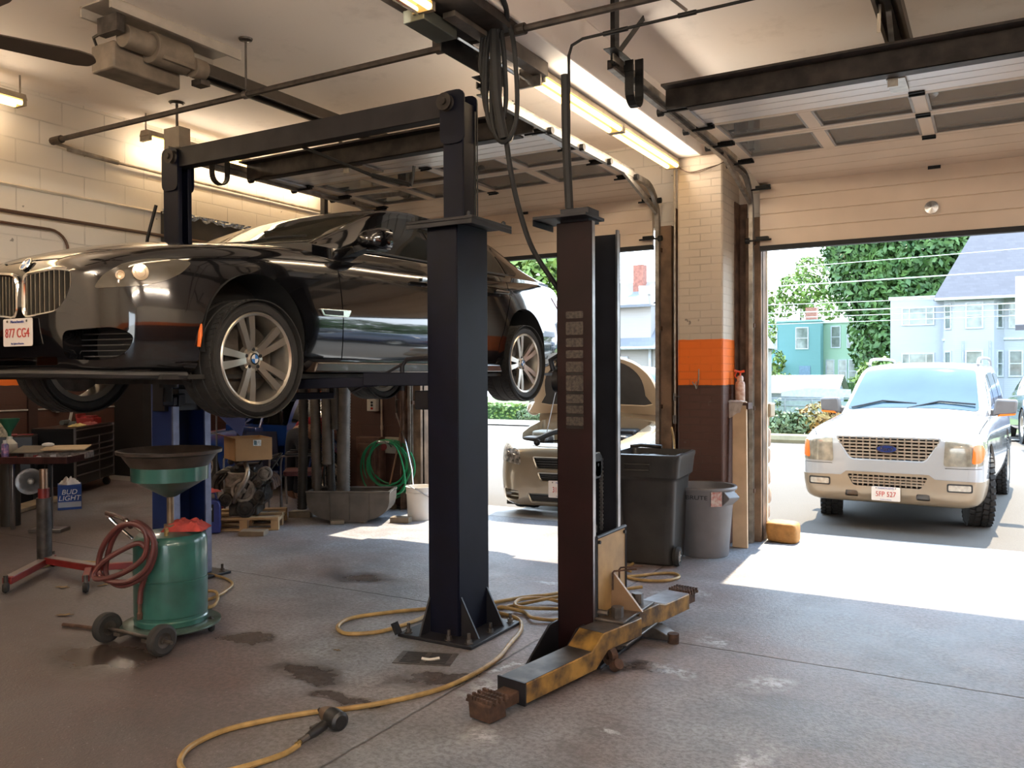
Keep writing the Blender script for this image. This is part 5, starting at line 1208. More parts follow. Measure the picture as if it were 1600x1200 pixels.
m = MB(); m.cyl((-4.80, 3.24, 0.09), (-4.15, 3.24, 0.09), 0.011); m.b2((-4.66, 3.22, 0.06), (-4.60, 3.45, 0.08)); m.b2((-4.40, 3.22, 0.06), (-4.34, 3.45, 0.08)); m.build('axle', M_arm, t)
for x, s in ((-4.75, -1), (-4.24, 1)):
    w = MB().lathe([(0.045, -0.026), (0.075, -0.029), (0.090, -0.020), (0.093, 0.0), (0.090, 0.020), (0.075, 0.029), (0.045, 0.026)], (x, 3.24, 0.093), (1,0,0), 32).build('wheel', M_tire, t)
    MB().lathe([(0.0, -0.02), (0.045, -0.024), (0.048, 0.0), (0.045, 0.024), (0.022, 0.018), (0.022, 0.032), (0.0, 0.034)], (x, 3.24, 0.093), (s,0,0), 24).build('hub', M_arm, w)
for x, y in ((-4.36, 3.70), (-4.70, 3.72)):
    w = MB().lathe([(0.0, -0.016), (0.042, -0.016), (0.05, 0.0), (0.042, 0.016), (0.0, 0.016)], (x, y, 0.05), (0.5, 0.86, 0), 20).build('caster', M_tire, t)
    m = MB(); m.b2((x-0.02, y-0.022, 0.06), (x+0.02, y+0.022, 0.066)); m.cyl((x, y, 0.06), (x, y, 0.08), 0.012); m.build('caster_fork', M_arm, w)
m = MB(); m.cyl((-4.45, 3.44, 0.645), (-4.45, 3.44, 0.70), 0.012); m.cyl((-4.47, 3.46, 0.69), (-4.40, 3.41, 0.69), 0.009); m.build('brass_valve', mat('brass', (0.35, 0.25, 0.10), 0.35, 0.9), t)
rg = rag('shop_rag', 'red rag draped on top of the teal oil drain beside its mast', (-4.50, 3.63, 0.655), 0.26, 0.20, 0.11, M_ragr, 5, 0.6)
# ---- yellow air hoses on the floor
def hose(label, pts, r=0.013, m=None, n=6):
    t = thing('air_hose', label, 'hose', pts[0]); MB().tube(crom(pts, n), r, 9).build('hose_run', m or M_hose_y, t); return t
Z = 0.014
ha = hose('long ochre air hose looping round the blue post to the impact wrench', [(-2.69, 6.75, Z), (-2.68, 6.4, Z), (-2.70, 5.97, Z), (-2.83, 5.55, Z), (-2.98, 5.36, Z), (-3.12, 5.10, Z), (-3.27, 4.93, Z), (-3.41, 4.78, Z), (-3.62, 4.54, Z), (-3.74, 4.33, Z), (-3.70, 4.16, Z), (-3.60, 4.07, Z), (-3.51, 4.07, Z), (-3.38, 4.20, Z), (-3.33, 4.45, Z), (-3.30, 4.70, Z+.004),
      (-3.12, 4.90, Z), (-2.98, 4.92, Z), (-2.76, 4.86, Z), (-2.62, 4.66, Z), (-2.54, 4.38, Z), (-2.47, 4.11, Z), (-2.46, 3.83, Z), (-2.50, 3.56, Z), (-2.63, 3.30, Z), (-2.75, 3.14, Z), (-2.86, 3.03, Z), (-2.98, 2.86, Z), (-3.07, 2.67, Z), (-3.07, 2.50, Z), (-3.01, 2.39, Z), (-2.93, 2.33, Z), (-2.84, 2.31, Z), (-2.77, 2.36, Z), (-2.70, 2.49, Z), (-2.655, 2.63, Z), (-2.65, 2.72, Z+.008)])
hose('coiled ochre air hose on the floor between the two lift posts', [(-2.30, 5.95, Z+.026), (-2.50, 5.70, Z+.02), (-2.72, 5.40, Z+.027), (-2.92, 5.16, Z), (-2.99, 5.02, Z), (-2.95, 4.99, Z+.02), (-2.80, 5.02, Z), (-2.66, 4.90, Z+.01), (-2.52, 4.97, Z), (-2.50, 5.15, Z), (-2.62, 5.32, Z), (-2.80, 5.33, Z+.02), (-2.93, 5.20, Z+.026), (-2.88, 5.06, Z+.02), (-2.72, 5.08, Z+.02), (-2.50, 5.30, Z), (-2.32, 5.60, Z)], 0.0125)
hose('small ochre hose coil on the floor in front of the black bin', [(-2.95, 6.10, Z), (-2.70, 6.22, Z), (-2.52, 6.34, Z), (-2.38, 6.52, Z), (-2.27, 6.58, Z), (-2.19, 6.48, Z), (-2.24, 6.33, Z), (-2.38, 6.25, Z), (-2.55, 6.28, Z), (-2.66, 6.40, Z+.026), (-2.60, 6.48, Z)], 0.012)
hose('ochre hose bunched behind the teal oil drain', [(-6.9, 3.85, Z), (-7.05, 4.15, Z), (-7.0, 4.45, Z), (-6.70, 4.56, Z), (-6.40, 4.52, Z), (-5.9, 4.62, Z), (-5.55, 4.72, Z), (-5.20, 4.62, Z), (-5.02, 4.38, Z), (-4.96, 4.15, Z), (-5.08, 4.05, Z), (-5.20, 4.20, Z), (-5.02, 4.30, Z+.026), (-4.80, 4.10, Z), (-4.86, 3.92, Z)], 0.011)
hose('dark hose end on the floor left of the teal oil drain', [(-5.30, 3.30, Z), (-5.16, 3.33, Z), (-5.04, 3.36, Z), (-4.90, 3.46, Z)], 0.012, M_rust)
hose('short ochre hose end poking up from the black bin', [(-2.64, 7.60, 1.135), (-2.615, 7.58, 1.05), (-2.58, 7.50, 0.95), (-2.54, 7.38, 0.90)], 0.011)
# ---- impact wrench lying at the hose end
t = thing('impact_wrench', 'black air impact wrench lying on the floor at the hose end', 'air tool', (-2.68, 2.92, 0))
a, b = Vector((-2.655, 2.735, 0.028)), Vector((-2.675, 2.905, 0.035)); ax = (b-a).normalized()
m = MB(); m.tube([a+ax*0.05, a+ax*0.09, b], [0.016, 0.021, 0.024], 12); m.build('grip', M_plast, t)
m = MB(); m.tube([a-ax*0.03, a-ax*0.005], 0.012, 10); m.build('brass_fitting', mat('brass', (0.35, 0.25, 0.10), 0.35, 0.9), t); MB().tube([a-ax*0.005, a+ax*0.05], 0.015, 10).build('swivel', M_arm, t)
h = Vector((-0.93, 0.30, 0)).normalized(); c = Vector((-2.69, 2.975, 0.046))
m = MB(); m.tube([c-h*0.085, c-h*0.075, c-h*0.02, c+h*0.01], [0.030, 0.044, 0.046, 0.042], 18); m.build('motor_housing', M_plast, t)
m = MB(); m.tube([c+h*0.01, c+h*0.05, c+h*0.085], [0.042, 0.036, 0.022], 18); m.build('hammer_case', mat('tan_hammer_case', (0.22, 0.15, 0.10), 0.4, 0.6), t)
MB().tube([c+h*0.085, c+h*0.115], 0.011, 8).build('anvil', M_arm, t)
m = MB(); m.box(b+Vector((-0.026, -0.03, 0.0)), (0.02, 0.05, 0.012)); m.build('trigger', M_arm, t)
# ---- floor drain
t = thing('floor_drain', 'rusty slotted drain grate set in the floor by the blue post', 'drain', (-2.86, 3.975, 0)); u = Vector((0.94, 0.34, 0)).normalized(); v = Vector((-u.y, u.x, 0)); o = Vector((-2.855, 3.955, 0)); Mz = math.atan2(u.y, u.x)
m = MB(); m.box(o+Vector((0,0,0.002)), (0.34, 0.21, 0.004), (0,0,Mz)); m.build('frame', mat('worn_grate_iron', (0.10, 0.085, 0.08), 0.5, 0.5, 0.4, 20), t)
m = MB()
for k in range(7):
    for s_ in (-1, 1):
        m.box(o+u*(s_*0.075)+v*(-0.078+0.026*k)+Vector((0,0,0.0046)), (0.12, 0.013, 0.001), (0,0,Mz))
m.build('slots', M_well, t)
t = thing('plastic_scrap', 'short white plastic strip lying on the drain grate', 'scrap', (-2.80, 3.93, 0.006)); MB().tube(crom([(-2.855, 3.915, 0.014), (-2.81, 3.93, 0.009), (-2.77, 3.97, 0.013)], 4), 0.009, 6).build('strip', mat('white_scrap', (0.65, 0.62, 0.56), 0.5), t)
# ---- leaves and scraps
M_leaf = mat('dry_leaf', (0.20, 0.13, 0.06), 0.8, 0, 0.3, 20)
def leaf(x, y, s, rz, label):
    t = thing('dry_leaf', label, 'leaf', (x, y, 0.002), rz, 'dry leaves on the floor')
    P = [(0, 0), (0.10, 0.06), (0.20, 0.03), (0.28, 0.10), (0.30, 0.02), (0.42, 0.0), (0.30, -0.03), (0.26, -0.11), (0.18, -0.04), (0.10, -0.05)]
    m = MB().prism([(a*s, b*s) for a, b in P], (0,0,0.003), (1,0,0), (0,1,0), (0,0,1), 0, 0.003)
    for p in m.v: p.z += 0.10*abs(p.y)+0.02*p.x
    m.build('blade', M_leaf, t, local=True)
leaf(-5.58, 3.42, 0.30, 0.6, 'dry leaf on the floor left of the oil drain'); leaf(-6.33, 3.88, 0.32, 0.3, 'dry leaf beside the red jack stand leg'); leaf(-6.06, 4.05, 0.26, 1.4, 'dry leaf behind the jack stand caster'); leaf(-3.42, 3.80, 0.12, 0.2, 'pale curled leaf scrap left of the drain grate')
# ---- transmission jack (T-base, post)
M_jred = mat('jack_red', (0.20, 0.020, 0.018), 0.4, 0.1, 0.25, 6)
t = thing('jack_stand', 'tall grey and red transmission jack post on a T base', 'jack', (-7.0, 4.2, 0))
P0 = Vector((-6.93, 4.16, 0))
m = MB(); m.beam((-6.52, 3.62, 0.085), (-7.02, 4.28, 0.085), 0.07, 0.055); m.beam((-6.93, 4.16, 0.10), (-6.22, 4.18, 0.10), 0.07, 0.055); m.build('base_legs', M_jred, t, bev=0.006)
m = MB(); m.beam((-6.54, 3.65, 0.1135), (-7.0, 4.26, 0.1135), 0.066, 0.004); m.beam((-6.90, 4.162, 0.1285), (-6.24, 4.18, 0.1285), 0.066, 0.004); m.build('worn_leg_top', mat('worn_pale_steel', (0.30, 0.25, 0.23), 0.45, 0.6), t)
m = MB(); m.beam((-6.24, 4.10, 0.10), (-6.0, 3.92, 0.10), 0.05, 0.05); m.beam((-6.24, 4.24, 0.10), (-6.10, 4.40, 0.10), 0.05, 0.05); m.build('fork_leg', M_jred, t, bev=0.004)
for (x, y) in ((-6.50, 3.60), (-5.97, 3.90), (-6.08, 4.42), (-7.04, 4.30)):
    w = MB().lathe([(0.0, -0.018), (0.034, -0.018), (0.042, 0.0), (0.034, 0.018), (0.0, 0.018)], (x, y, 0.042), (0.7, 0.7, 0), 20).build('caster', M_tire, t); m = MB(); m.cyl((x, y, 0.05), (x, y, 0.135), 0.016); m.build('caster_stem', M_arm, w)
MB().cyl(P0+Vector((0,0,0.11)), P0+Vector((0,0,0.62)), 0.058, n=20).build('outer_tube', mat('chipped_grey_tube', (0.055, 0.050, 0.048), 0.5, 0.4, 0.5, 10), t)
MB().cyl(P0+Vector((0,0,0.62)), P0+Vector((0,0,0.70)), 0.044, n=20).build('red_collar', M_jred, t)
MB().cyl(P0+Vector((0,0,0.70)), P0+Vector((0,0,0.86)), 0.033, n=20).build('ram', mat('copper_ram', (0.36, 0.25, 0.18), 0.3, 0.8), t)
# ---- black wheeled bin, grey bin
M_bin = mat('black_bin_plastic', (0.026, 0.024, 0.022), 0.42, 0, 0.25, 5, 0.15, 30)
def rect_ring(w, d, r, z, c, rz, n=5):
    P = round_poly([(-w, -d), (w, -d), (w, d), (-w, d)], r, n); M = Matrix.Rotation(rz, 3, 'Z')
    return [Vector(c)+M @ Vector((a, b, z)) for a, b in P]
t = thing('wheeled_bin', 'black wheeled rubbish bin in front of the brown pillar', 'bin', (-2.62, 7.06, 0)); bc = (-2.62, 7.06, 0); rz = 0.10
rings = []
for (w, d, r, z) in ((0.215, 0.235, 0.07, 0.0), (0.225, 0.25, 0.08, 0.02), (0.235, 0.262, 0.08, 0.25), (0.262, 0.29, 0.07, 0.72), (0.268, 0.296, 0.07, 0.735), (0.29, 0.315, 0.07, 0.76), (0.305, 0.33, 0.07, 0.90), (0.312, 0.338, 0.07, 0.925), (0.312, 0.338, 0.07, 0.95), (0.285, 0.31, 0.06, 0.955), (0.28, 0.305, 0.06, 0.93), (0.25, 0.27, 0.07, 0.60)): rings.append(rect_ring(w, d, r, z, bc, rz))
m = MB(); k = len(rings[0]); m.add([p for q in rings for p in q], [(i*k+j, i*k+(j+1) % k, (i+1)*k+(j+1) % k, (i+1)*k+j) for i in range(len(rings)-1) for j in range(k)]+[tuple(range(k-1,-1,-1)), tuple(range((len(rings)-1)*k, len(rings)*k))]); m.build('bin_body', M_bin, t, smooth=0.5)
Mr = Matrix.Rotation(rz, 3, 'Z'); bo = Vector(bc)
def bl(x, y, z): return bo+Mr @ Vector((x, y, z))
m = MB(); m.tube([bl(-0.17, -0.335, 0.82), bl(-0.17, -0.335, 0.87), bl(0.05, -0.335, 0.87), bl(0.05, -0.335, 0.82)], 0.008, 6, closed=True); m.tube([bl(-0.19, -0.285, 0.05), bl(-0.22, -0.305, 0.71)], 0.012, 6); m.build('moulded_rib', M_bin, t)
MB().tube([bl(0.0, 0.30, 0.97), bl(-0.2, 0.33, 0.975), bl(-0.30, 0.30, 0.965)], 0.018, 8).build('lid_hinge_bar', M_bin, t)
g = MB(); g.grid(12, 12, lambda a, b: bl((a-0.5)*0.5, (b-0.5)*0.54, 0.90+0.05*noise.noise(Vector((a*5, b*5, 2))))); stuff_o = g.build('bag_liner', mat('bin_bag', (0.02, 0.02, 0.022), 0.3), t)
m = MB(); m.cyl(bl(-0.27, -0.19, 0.085), bl(0.27, -0.19, 0.085), 0.011); m.build('axle', M_arm, t)
for s in (-1, 1):
    w = MB().lathe([(0.05, -0.024), (0.075, -0.026), (0.084, 0.0), (0.075, 0.026), (0.05, 0.024)], bl(s*0.255, -0.19, 0.085), Mr @ Vector((1,0,0)), 28).build('wheel', M_tire, t)
    h = MB(); h.lathe([(0.0, 0.026), (0.02, 0.026), (0.022, 0.016), (0.05, 0.018), (0.052, 0.0)], bl(s*0.255, -0.19, 0.085), Mr @ Vector((s,0,0)), 20)
    for q in range(6): h.beam(bl(s*0.275, -0.19+0.012*math.cos(q*PI/3), 0.085+0.012*math.sin(q*PI/3)), bl(s*0.275, -0.19+0.05*math.cos(q*PI/3), 0.085+0.05*math.sin(q*PI/3)), 0.008, 0.008)
    h.build('wheel_cover', mat('grey_wheel_cover', (0.30, 0.27, 0.24), 0.4), w)
t = thing('round_bin', 'grey round rubbish bin between the black bin and the leaning board', 'bin', (-2.29, 7.49, 0)); gc = (-2.29, 7.49, 0); M_gbin = mat('grey_bin_plastic', (0.155, 0.15, 0.155), 0.5, 0, 0.12, 4, 0.1)
MB().lathe([(0.0, 0.0), (0.205, 0.0), (0.212, 0.012), (0.252, 0.50), (0.262, 0.52), (0.268, 0.60), (0.284, 0.60), (0.288, 0.615), (0.282, 0.63), (0.262, 0.625), (0.245, 0.50), (0.20, 0.05), (0.0, 0.03)], gc, (0,0,1), 44).build('bin_body', M_gbin, t)
for sgn in (1, -1):
    e = Vector((0.90*sgn, -0.42*sgn, 0)).normalized(); MB().prism([(0.26, 0.47), (0.335, 0.53), (0.345, 0.55), (0.28, 0.60)], gc, e, (0,0,1), e.cross(Vector((0,0,1))), -0.07, 0.07).build('bin_handle', M_gbin, t, bev=0.006)
dv = Vector((0.18, -0.98, 0)).normalized(); rv = Vector((0.98, 0.18, 0)).normalized(); fr = Vector(gc)+dv*0.271+Vector((0, 0, 0.545))
text('bin_lettering', 'BRUTE', 0.052, M_black, t, Vector(fr)+rv*(-0.04)+dv*0.002-Vector((t.location)), rv, (0,0,1), sx=1.25)
q = Vector((0.62, -0.78, 0)).normalized(); st = Vector(gc)+q*0.272
MB().prism([(-0.05, -0.065), (0.05, -0.065), (0.05, 0.065), (-0.05, 0.065)], st+Vector((0,0,0.535)), (q.y*-1, q.x, 0), (0,0,1), q, -0.006, 0.004).build('torn_sticker', mat('faded_red_sticker', (0.42, 0.15, 0.13), 0.6, 0, 0.6, 40, c2=(0.55, 0.50, 0.48)), t)
# ---- board leaning on the jamb, spray bottle and rag on the pillar ledge
t = thing('lumber_board', 'pale wooden board leaning upright on the right door jamb', 'board', (-2.06, 7.93, 0)); M_pine = mat('pale_pine', (0.55, 0.38, 0.23), 0.65, 0, 0.15, 4, 0.1)
m = MB(); m.prism([(-0.095, 0.0), (0.045, 0.0), (0.015, 1.37), (-0.115, 1.375)], (-2.055, 7.90, 0.001), (1,0,0), (0,0.06,1), (0,1,-0.06), 0, 0.04); m.build('plank', M_pine, t, bev=0.003)
t = thing('ledge_block', 'dark wooden block on the pillar side holding the spray bottle', 'block', (-2.15, 8.06, 1.36)); m = MB(); m.b2((-2.20, 7.98, 1.30), (-2.02, 8.14, 1.36)); m.build('block', mat('dark_brown_block', (0.06, 0.028, 0.018), 0.7), t)
t = thing('spray_bottle', 'orange topped pale spray bottle standing high beside the pillar', 'bottle', (-2.115, 8.05, 1.39)); b0 = Vector((-2.115, 8.05, 1.365))
MB().lathe([(0.0, 0), (0.042, 0), (0.046, 0.01), (0.046, 0.165), (0.040, 0.19), (0.026, 0.20), (0.026, 0.22), (0.0, 0.22)], b0, (0,0,1), 24).build('bottle_body', mat('pale_label', (0.62, 0.46, 0.36), 0.4, 0, 0.35, 30, c2=(0.42, 0.22, 0.15)), t)
MB().lathe([(0.027, 0.20), (0.030, 0.20), (0.030, 0.235), (0.022, 0.25), (0.0, 0.25)], b0, (0,0,1), 20).build('collar', mat('pale_collar', (0.6, 0.42, 0.33), 0.4), t)
m = MB(); m.tube([b0+Vector((0.0,0,0.25)), b0+Vector((0.0,0,0.285)), b0+Vector((-0.05,-0.02,0.30))], 0.011, 8); m.tube([b0+Vector((-0.03,-0.01,0.29)), b0+Vector((-0.045,-0.015,0.25)), b0+Vector((-0.03,-0.01,0.225))], 0.006, 6); m.tube([b0+Vector((0,0,0.285)), b0+Vector((0.04,0.01,0.295))], 0.012, 8); m.build('trigger_head', mat('orange_red_plastic', (0.80, 0.09, 0.02), 0.4), t)
rag('shop_rag', 'off-white rag hanging under the spray bottle by the pillar', (-2.14, 7.985, 1.362), 0.18, 0.10, 0.03, mat('dirty_white_rag', (0.50, 0.42, 0.36), 0.9, 0, 0.2, 15), 8)
t = bpy.data.objects['shop_rag.001']; m = MB(); m.grid(14, 12, lambda a, b: (-2.235+0.17*a-0.03*b, 7.968-0.006*math.sin(a*14)*b, 1.365-(0.13+0.03*math.sin(a*5))*b)); m.grid(14, 12, lambda a, b: (-2.235+0.17*a-0.03*b, 7.972-0.006*math.sin(a*14)*b, 1.365-(0.13+0.03*math.sin(a*5))*b)); m.build('hanging_fold', MATS['dirty_white_rag'], t, smooth=1.2)
t = thing('wall_hook', 'bent metal hook on the front of the orange pillar band', 'hook', (-2.44, 7.76, 1.6)); m = MB(); m.tube(crom([(-2.43, 7.768, 1.68), (-2.43, 7.76, 1.58), (-2.43, 7.72, 1.52), (-2.43, 7.69, 1.50), (-2.435, 7.67, 1.54)], 4), 0.006, 6); m.tube(crom([(-2.455, 7.768, 1.56), (-2.46, 7.73, 1.53), (-2.47, 7.70, 1.56)], 4), 0.005, 6); m.build('hook', M_steel, t)
t = thing('air_drop_pipe', 'thin vertical air pipe with valve down the left edge of the pillar', 'pipe', (-2.66, 7.74, 1.2)); m = MB(); m.tube([(-2.655, 7.745, 3.60), (-2.655, 7.745, 1.20)], 0.010, 8); m.build('pipe_run', M_conduit, t); m = MB(); m.cyl((-2.655, 7.745, 1.38), (-2.655, 7.745, 1.45), 0.016); m.cyl((-2.655, 7.745, 1.16), (-2.655, 7.745, 1.24), 0.018); m.box((-2.63, 7.73, 1.42), (0.06, 0.012, 0.012)); m.build('valve', M_arm, t)
# ---- stone veneer outside the right jamb, and the yellow kerb stone
random.seed(11)
g = MB(); z = 0.0; row = 0
M_stone = mat('tan_field_stone', (0.36, 0.245, 0.165), 0.85, 0, 0.35, 7, 0.6, 18)
sp = bpy.data.objects.new('trim_stone', None); COL.objects.link(sp); struct(sp); sp.location = (-1.97, 8.57, 0)
MB().b2((-2.72, 8.505, 0), (-1.985, 8.59, 1.30)).build('mortar', mat('grey_mortar', (0.33, 0.29, 0.25), 0.9, 0, 0.2, 20, 0.4), sp)
while z < 1.20:
    h = random.uniform(0.13, 0.22); x = -2.70+random.uniform(0, 0.06)
    while x < -2.0:
        w = min(random.uniform(0.16, 0.30), -1.955-x)
        if w < 0.07: break
        s = MB(); cx, cz = x+w/2, z+h/2; dp = 0.055+random.uniform(0, 0.035); sd = random.random()*50
        def st(a, b, cx=cx, cz=cz, w=w, h=h, dp=dp, sd=sd):
            th = PI*(b-0.5); ph = 2*PI*a; e = 0.45
            f = lambda v: math.copysign(abs(v)**e, v)
            v = Vector((f(math.cos(th))*f(math.cos(ph))*w*0.48, f(math.cos(th))*f(math.sin(ph))*dp, f(math.sin(th))*h*0.47))
            v *= 1+0.10*noise.noise(Vector((v.x*9+sd, v.y*9, v.z*9))); return v+Vector((cx, 8.59, cz))
        s.grid(14, 9, st, closed_u=True); s.build('stone', M_stone, sp, smooth=1.0); x += w
    z += h
MB().b2((-2.72, 8.505, 1.20), (-1.93, 8.69, 1.34)).build('ledge_stone', mat('cream_ledge', (0.40, 0.31, 0.20), 0.7, 0, 0.1), sp, bev=0.015)
MB().b2((-2.72, 8.502, 1.34), (-1.97, 8.55, 3.4)).build('siding', M_cream, sp)
t = thing('kerb_stone', 'yellow painted stone block at the foot of the right door jamb', 'stone', (-1.80, 8.46, 0))
def ks(a, b):
    th = PI*(b-0.5); ph = 2*PI*a; e = 0.35; f = lambda v: math.copysign(abs(v)**e, v)
    v = Vector((f(math.cos(th))*f(math.cos(ph))*0.15, f(math.cos(th))*f(math.sin(ph))*0.12, f(math.sin(th))*0.10)); v *= 1+0.10*noise.noise(v*7); v.z = max(v.z, -0.095); return v+Vector((-1.79, 8.42, 0.096))
MB().grid(28, 16, ks, closed_u=True).build('stone_block', mat('yellow_painted_stone', (0.42, 0.19, 0.045), 0.7, 0, 0.2, 14, 0.5, 25), t, smooth=1.0)
# ================================================================ the dim left room seen below the lifted car
t = thing('tube_light', 'added unseen tube light on the low ceiling of the side room', 'light', (-10.0, 5.5, 2.95), 0, 'fluorescent tube lights')
bpy.data.objects.remove(t)
for (x, y) in ((-9.3, 4.0), (-9.8, 7.4)): strip_light('added unseen tube light on the low ceiling of the side room', (x, y-0.6, 2.99), (x, y+0.6, 2.99), 16, 1, 3.1)  # hidden fixtures added to lift the light in the side room
M_chest = mat('black_chest_enamel', (0.010, 0.010, 0.012), 0.30, 0.2, 0.2, 5)
M_trim = mat('dull_chrome_trim', (0.36, 0.35, 0.35), 0.28, 0.9, 0.1, 6)
# ---- tool chest: local x along the front, y depth, front face at y=0
A = Vector((-10.78, 6.90, 0)); B = Vector((-11.62, 8.05, 0)); ang = math.atan2(B.y-A.y, B.x-A.x); L = (B-A).length
# front faces the bay (normal toward +x -y side): local -y after rotation must face the camera
t = thing('tool_chest', 'long black tool chest with chrome drawer trims on casters', 'tool chest', tuple(A), ang)
H0, H1, D = 0.14, 0.93, 0.55
MB().b2((0, 0.0, H0), (L, D, H1)).build('body', M_chest, t, local=True, bev=0.006)
rows = [(0.80, 0.905), (0.68, 0.79), (0.60, 0.67), (0.52, 0.59), (0.44, 0.51), (0.30, 0.43), (0.16, 0.29)]
for i, (z0, z1) in enumerate(rows):
    cols = ((0.02, L-0.02),) if i < 1 else ((0.02, L*0.60-0.01), (L*0.60+0.01, L-0.02))
    for (x0, x1) in cols:
        d = MB().b2((x0, -0.012, z0), (x1, 0.0, z1)).build('drawer', M_chest, t, local=True, bev=0.003)
        MB().b2((x0, -0.030, z1-0.016), (x1, -0.012, z1)).build('drawer_trim', M_trim, d, local=True)
for x in (0.0, L): MB().b2((x-0.014, -0.02, H0), (x+0.014, 0.005, H1)).build('corner_trim', M_trim, t, local=True)
MB().b2((L*0.60-0.008, -0.018, H0), (L*0.60+0.008, 0, 0.79)).build('centre_trim', M_trim, t, local=True)
for x in (0.10, L-0.10):
    for y in (0.06, D-0.06):
        w = MB().lathe([(0.0, -0.02), (0.05, -0.02), (0.06, 0), (0.05, 0.02), (0.0, 0.02)], (x, y, 0.06), (1,0,0), 20).build('caster', M_tire, t, local=True)
        MB().b2((x-0.03, y-0.03, 0.11), (x+0.03, y+0.03, H0)).build('caster_plate', M_arm, w, local=True)
def on_chest(x, y, z=0.0): return Matrix.Rotation(ang, 3, 'Z') @ Vector((x, y, H1+z))+A
def small(name, label, cat, c, rz, fn, m, group=None, bev=0.0):
    o = thing(name, label, cat, tuple(c), rz, group); mb = MB(); fn(mb); mb.build('body', m, o, local=True, bev=bev); return o
M_case = mat('red_tool_case', (0.22, 0.02, 0.018), 0.4, 0, 0.2, 8)
o = small('tool_case', 'open red tool case on top of the black tool chest', 'case', on_chest(1.10, 0.22), ang, lambda m: (m.b2((-0.16, -0.12, 0.001), (0.16, 0.12, 0.09))), M_case, bev=0.008)
MB().b2((-0.15, 0.10, 0.09), (0.15, 0.13, 0.15)).build('lid', M_case, o, local=True); MB().b2((-0.12, -0.09, 0.085), (0.12, 0.08, 0.12)).build('tools', mat('mixed_red_tools', (0.25, 0.03, 0.03), 0.4, 0.2, 0.7, 30), o, local=True)
rag('shop_rag', 'faded red rag hanging beside the red case on the tool chest', on_chest(0.80, 0.10, 0.002), 0.30, 0.16, 0.07, mat('faded_red_rag', (0.26, 0.07, 0.065), 0.9, 0, 0.2, 12), 3, ang)
rag('shop_rag', 'yellow work gloves lying on the tool chest', on_chest(0.42, 0.12, 0.002), 0.32, 0.14, 0.06, mat('yellow_glove', (0.45, 0.36, 0.15), 0.9, 0, 0.2, 12), 9, ang)
small('paper_card', 'white card standing on the back of the tool chest', 'card', on_chest(0.90, 0.40), ang, lambda m: m.box((0, 0, 0.10), (0.08, 0.01, 0.20), (0.2, 0, 0)), mat('white_card', (0.5, 0.5, 0.46), 0.6))
small('power_drill', 'dark cordless drill lying on the tool chest', 'drill', on_chest(0.62, 0.36), ang, lambda m: (m.cyl((-0.12, 0, 0.05), (0.10, 0, 0.05), 0.035), m.box((0.06, -0.06, 0.035), (0.05, 0.12, 0.05))), mat('drill_grey', (0.07, 0.08, 0.075), 0.5))
# low black cabinet top left of the chest, with boxes
small('cabinet', 'low black cabinet with cluttered top left of the tool chest', 'cabinet', (-11.3, 6.10, 0), 0.9, lambda m: m.b2((-0.55, -0.25, 0.0), (0.5, 0.3, 0.86)), M_chest, bev=0.01)
small('cassette_box', 'small beige box with stripes on the low black cabinet', 'box', (-11.10, 6.10, 0.86), 0.9, lambda m: m.b2((-0.10, -0.07, 0), (0.10, 0.07, 0.13)), mat('striped_beige', (0.30, 0.26, 0.19), 0.6, 0, 0.5, 25))
small('parts_box', 'small cream carton behind the beige box on the cabinet', 'box', (-11.42, 6.22, 0.86), 0.7, lambda m: m.b2((-0.07, -0.06, 0), (0.07, 0.06, 0.16)), mat('cream_carton', (0.5, 0.44, 0.3), 0.6))
small('screwdriver', 'red handled screwdriver on the low black cabinet', 'screwdriver', (-10.95, 6.28, 0.86), 0.95, lambda m: (m.cyl((-0.16, 0, 0.02), (-0.04, 0, 0.02), 0.016), m.cyl((-0.04, 0, 0.02), (0.14, 0, 0.02), 0.006)), M_case)
# ---- parts trolley with round tray
P = Vector((-8.86, 5.28, 0))
t = thing('parts_trolley', 'greasy tray trolley with a dark red tray heaped with parts', 'trolley', tuple(P)); M_tray = mat('greasy_maroon_tray', (0.055, 0.018, 0.016), 0.45, 0.3, 0.4, 8)
u = Vector((0.867, 0.498, 0)); v = Vector((-0.498, 0.867, 0))
m = MB(); a = math.atan2(u.y, u.x); m.box(P+Vector((0,0,0.735)), (0.84, 0.52, 0.02), (0,0,a))
for s in (-1, 1): m.box(P+u*(0.42*s)+Vector((0,0,0.765)), (0.02, 0.54, 0.07), (0,0,a)); m.box(P+v*(0.26*s)+Vector((0,0,0.765)), (0.86, 0.02, 0.07), (0,0,a))
m.build('tray', M_tray, t, bev=0.004)
q = P+u*0.16-v*0.12
m = MB(); m.beam(q+Vector((0,0,0.03)), q+Vector((0,0,0.74)), 0.05, 0.05, (1,0,0)); m.build('post', mat('black_trolley_post', (0.02, 0.02, 0.02), 0.35, 0.5), t); 
for s in (-1, 1): MB().beam(q+u*0.026*s+Vector((0,0,0.03)), q+u*0.026*s+Vector((0,0,0.70)), 0.006, 0.05, (1,0,0)).build('bright_edge', M_trim, t)
m = MB(); m.box(q+Vector((0,0,0.02)), (0.34, 0.20, 0.035), (0,0,a)); m.box(P+u*-0.30+Vector((0,0,0.36)), (0.04, 0.04, 0.72), (0,0,a)); m.box(P+v*0.2+Vector((0,0,0.36)), (0.04, 0.04, 0.72), (0,0,a)); m.build('foot', M_trim, t, bev=0.004)
random.seed(5)
M_part = [mat('steel_part', (0.28, 0.26, 0.24), 0.35, 0.8, 0.3, 10), mat('oily_part', (0.05, 0.045, 0.04), 0.4, 0.5, 0.4, 10), mat('white_part', (0.55, 0.55, 0.55), 0.35), M_case]
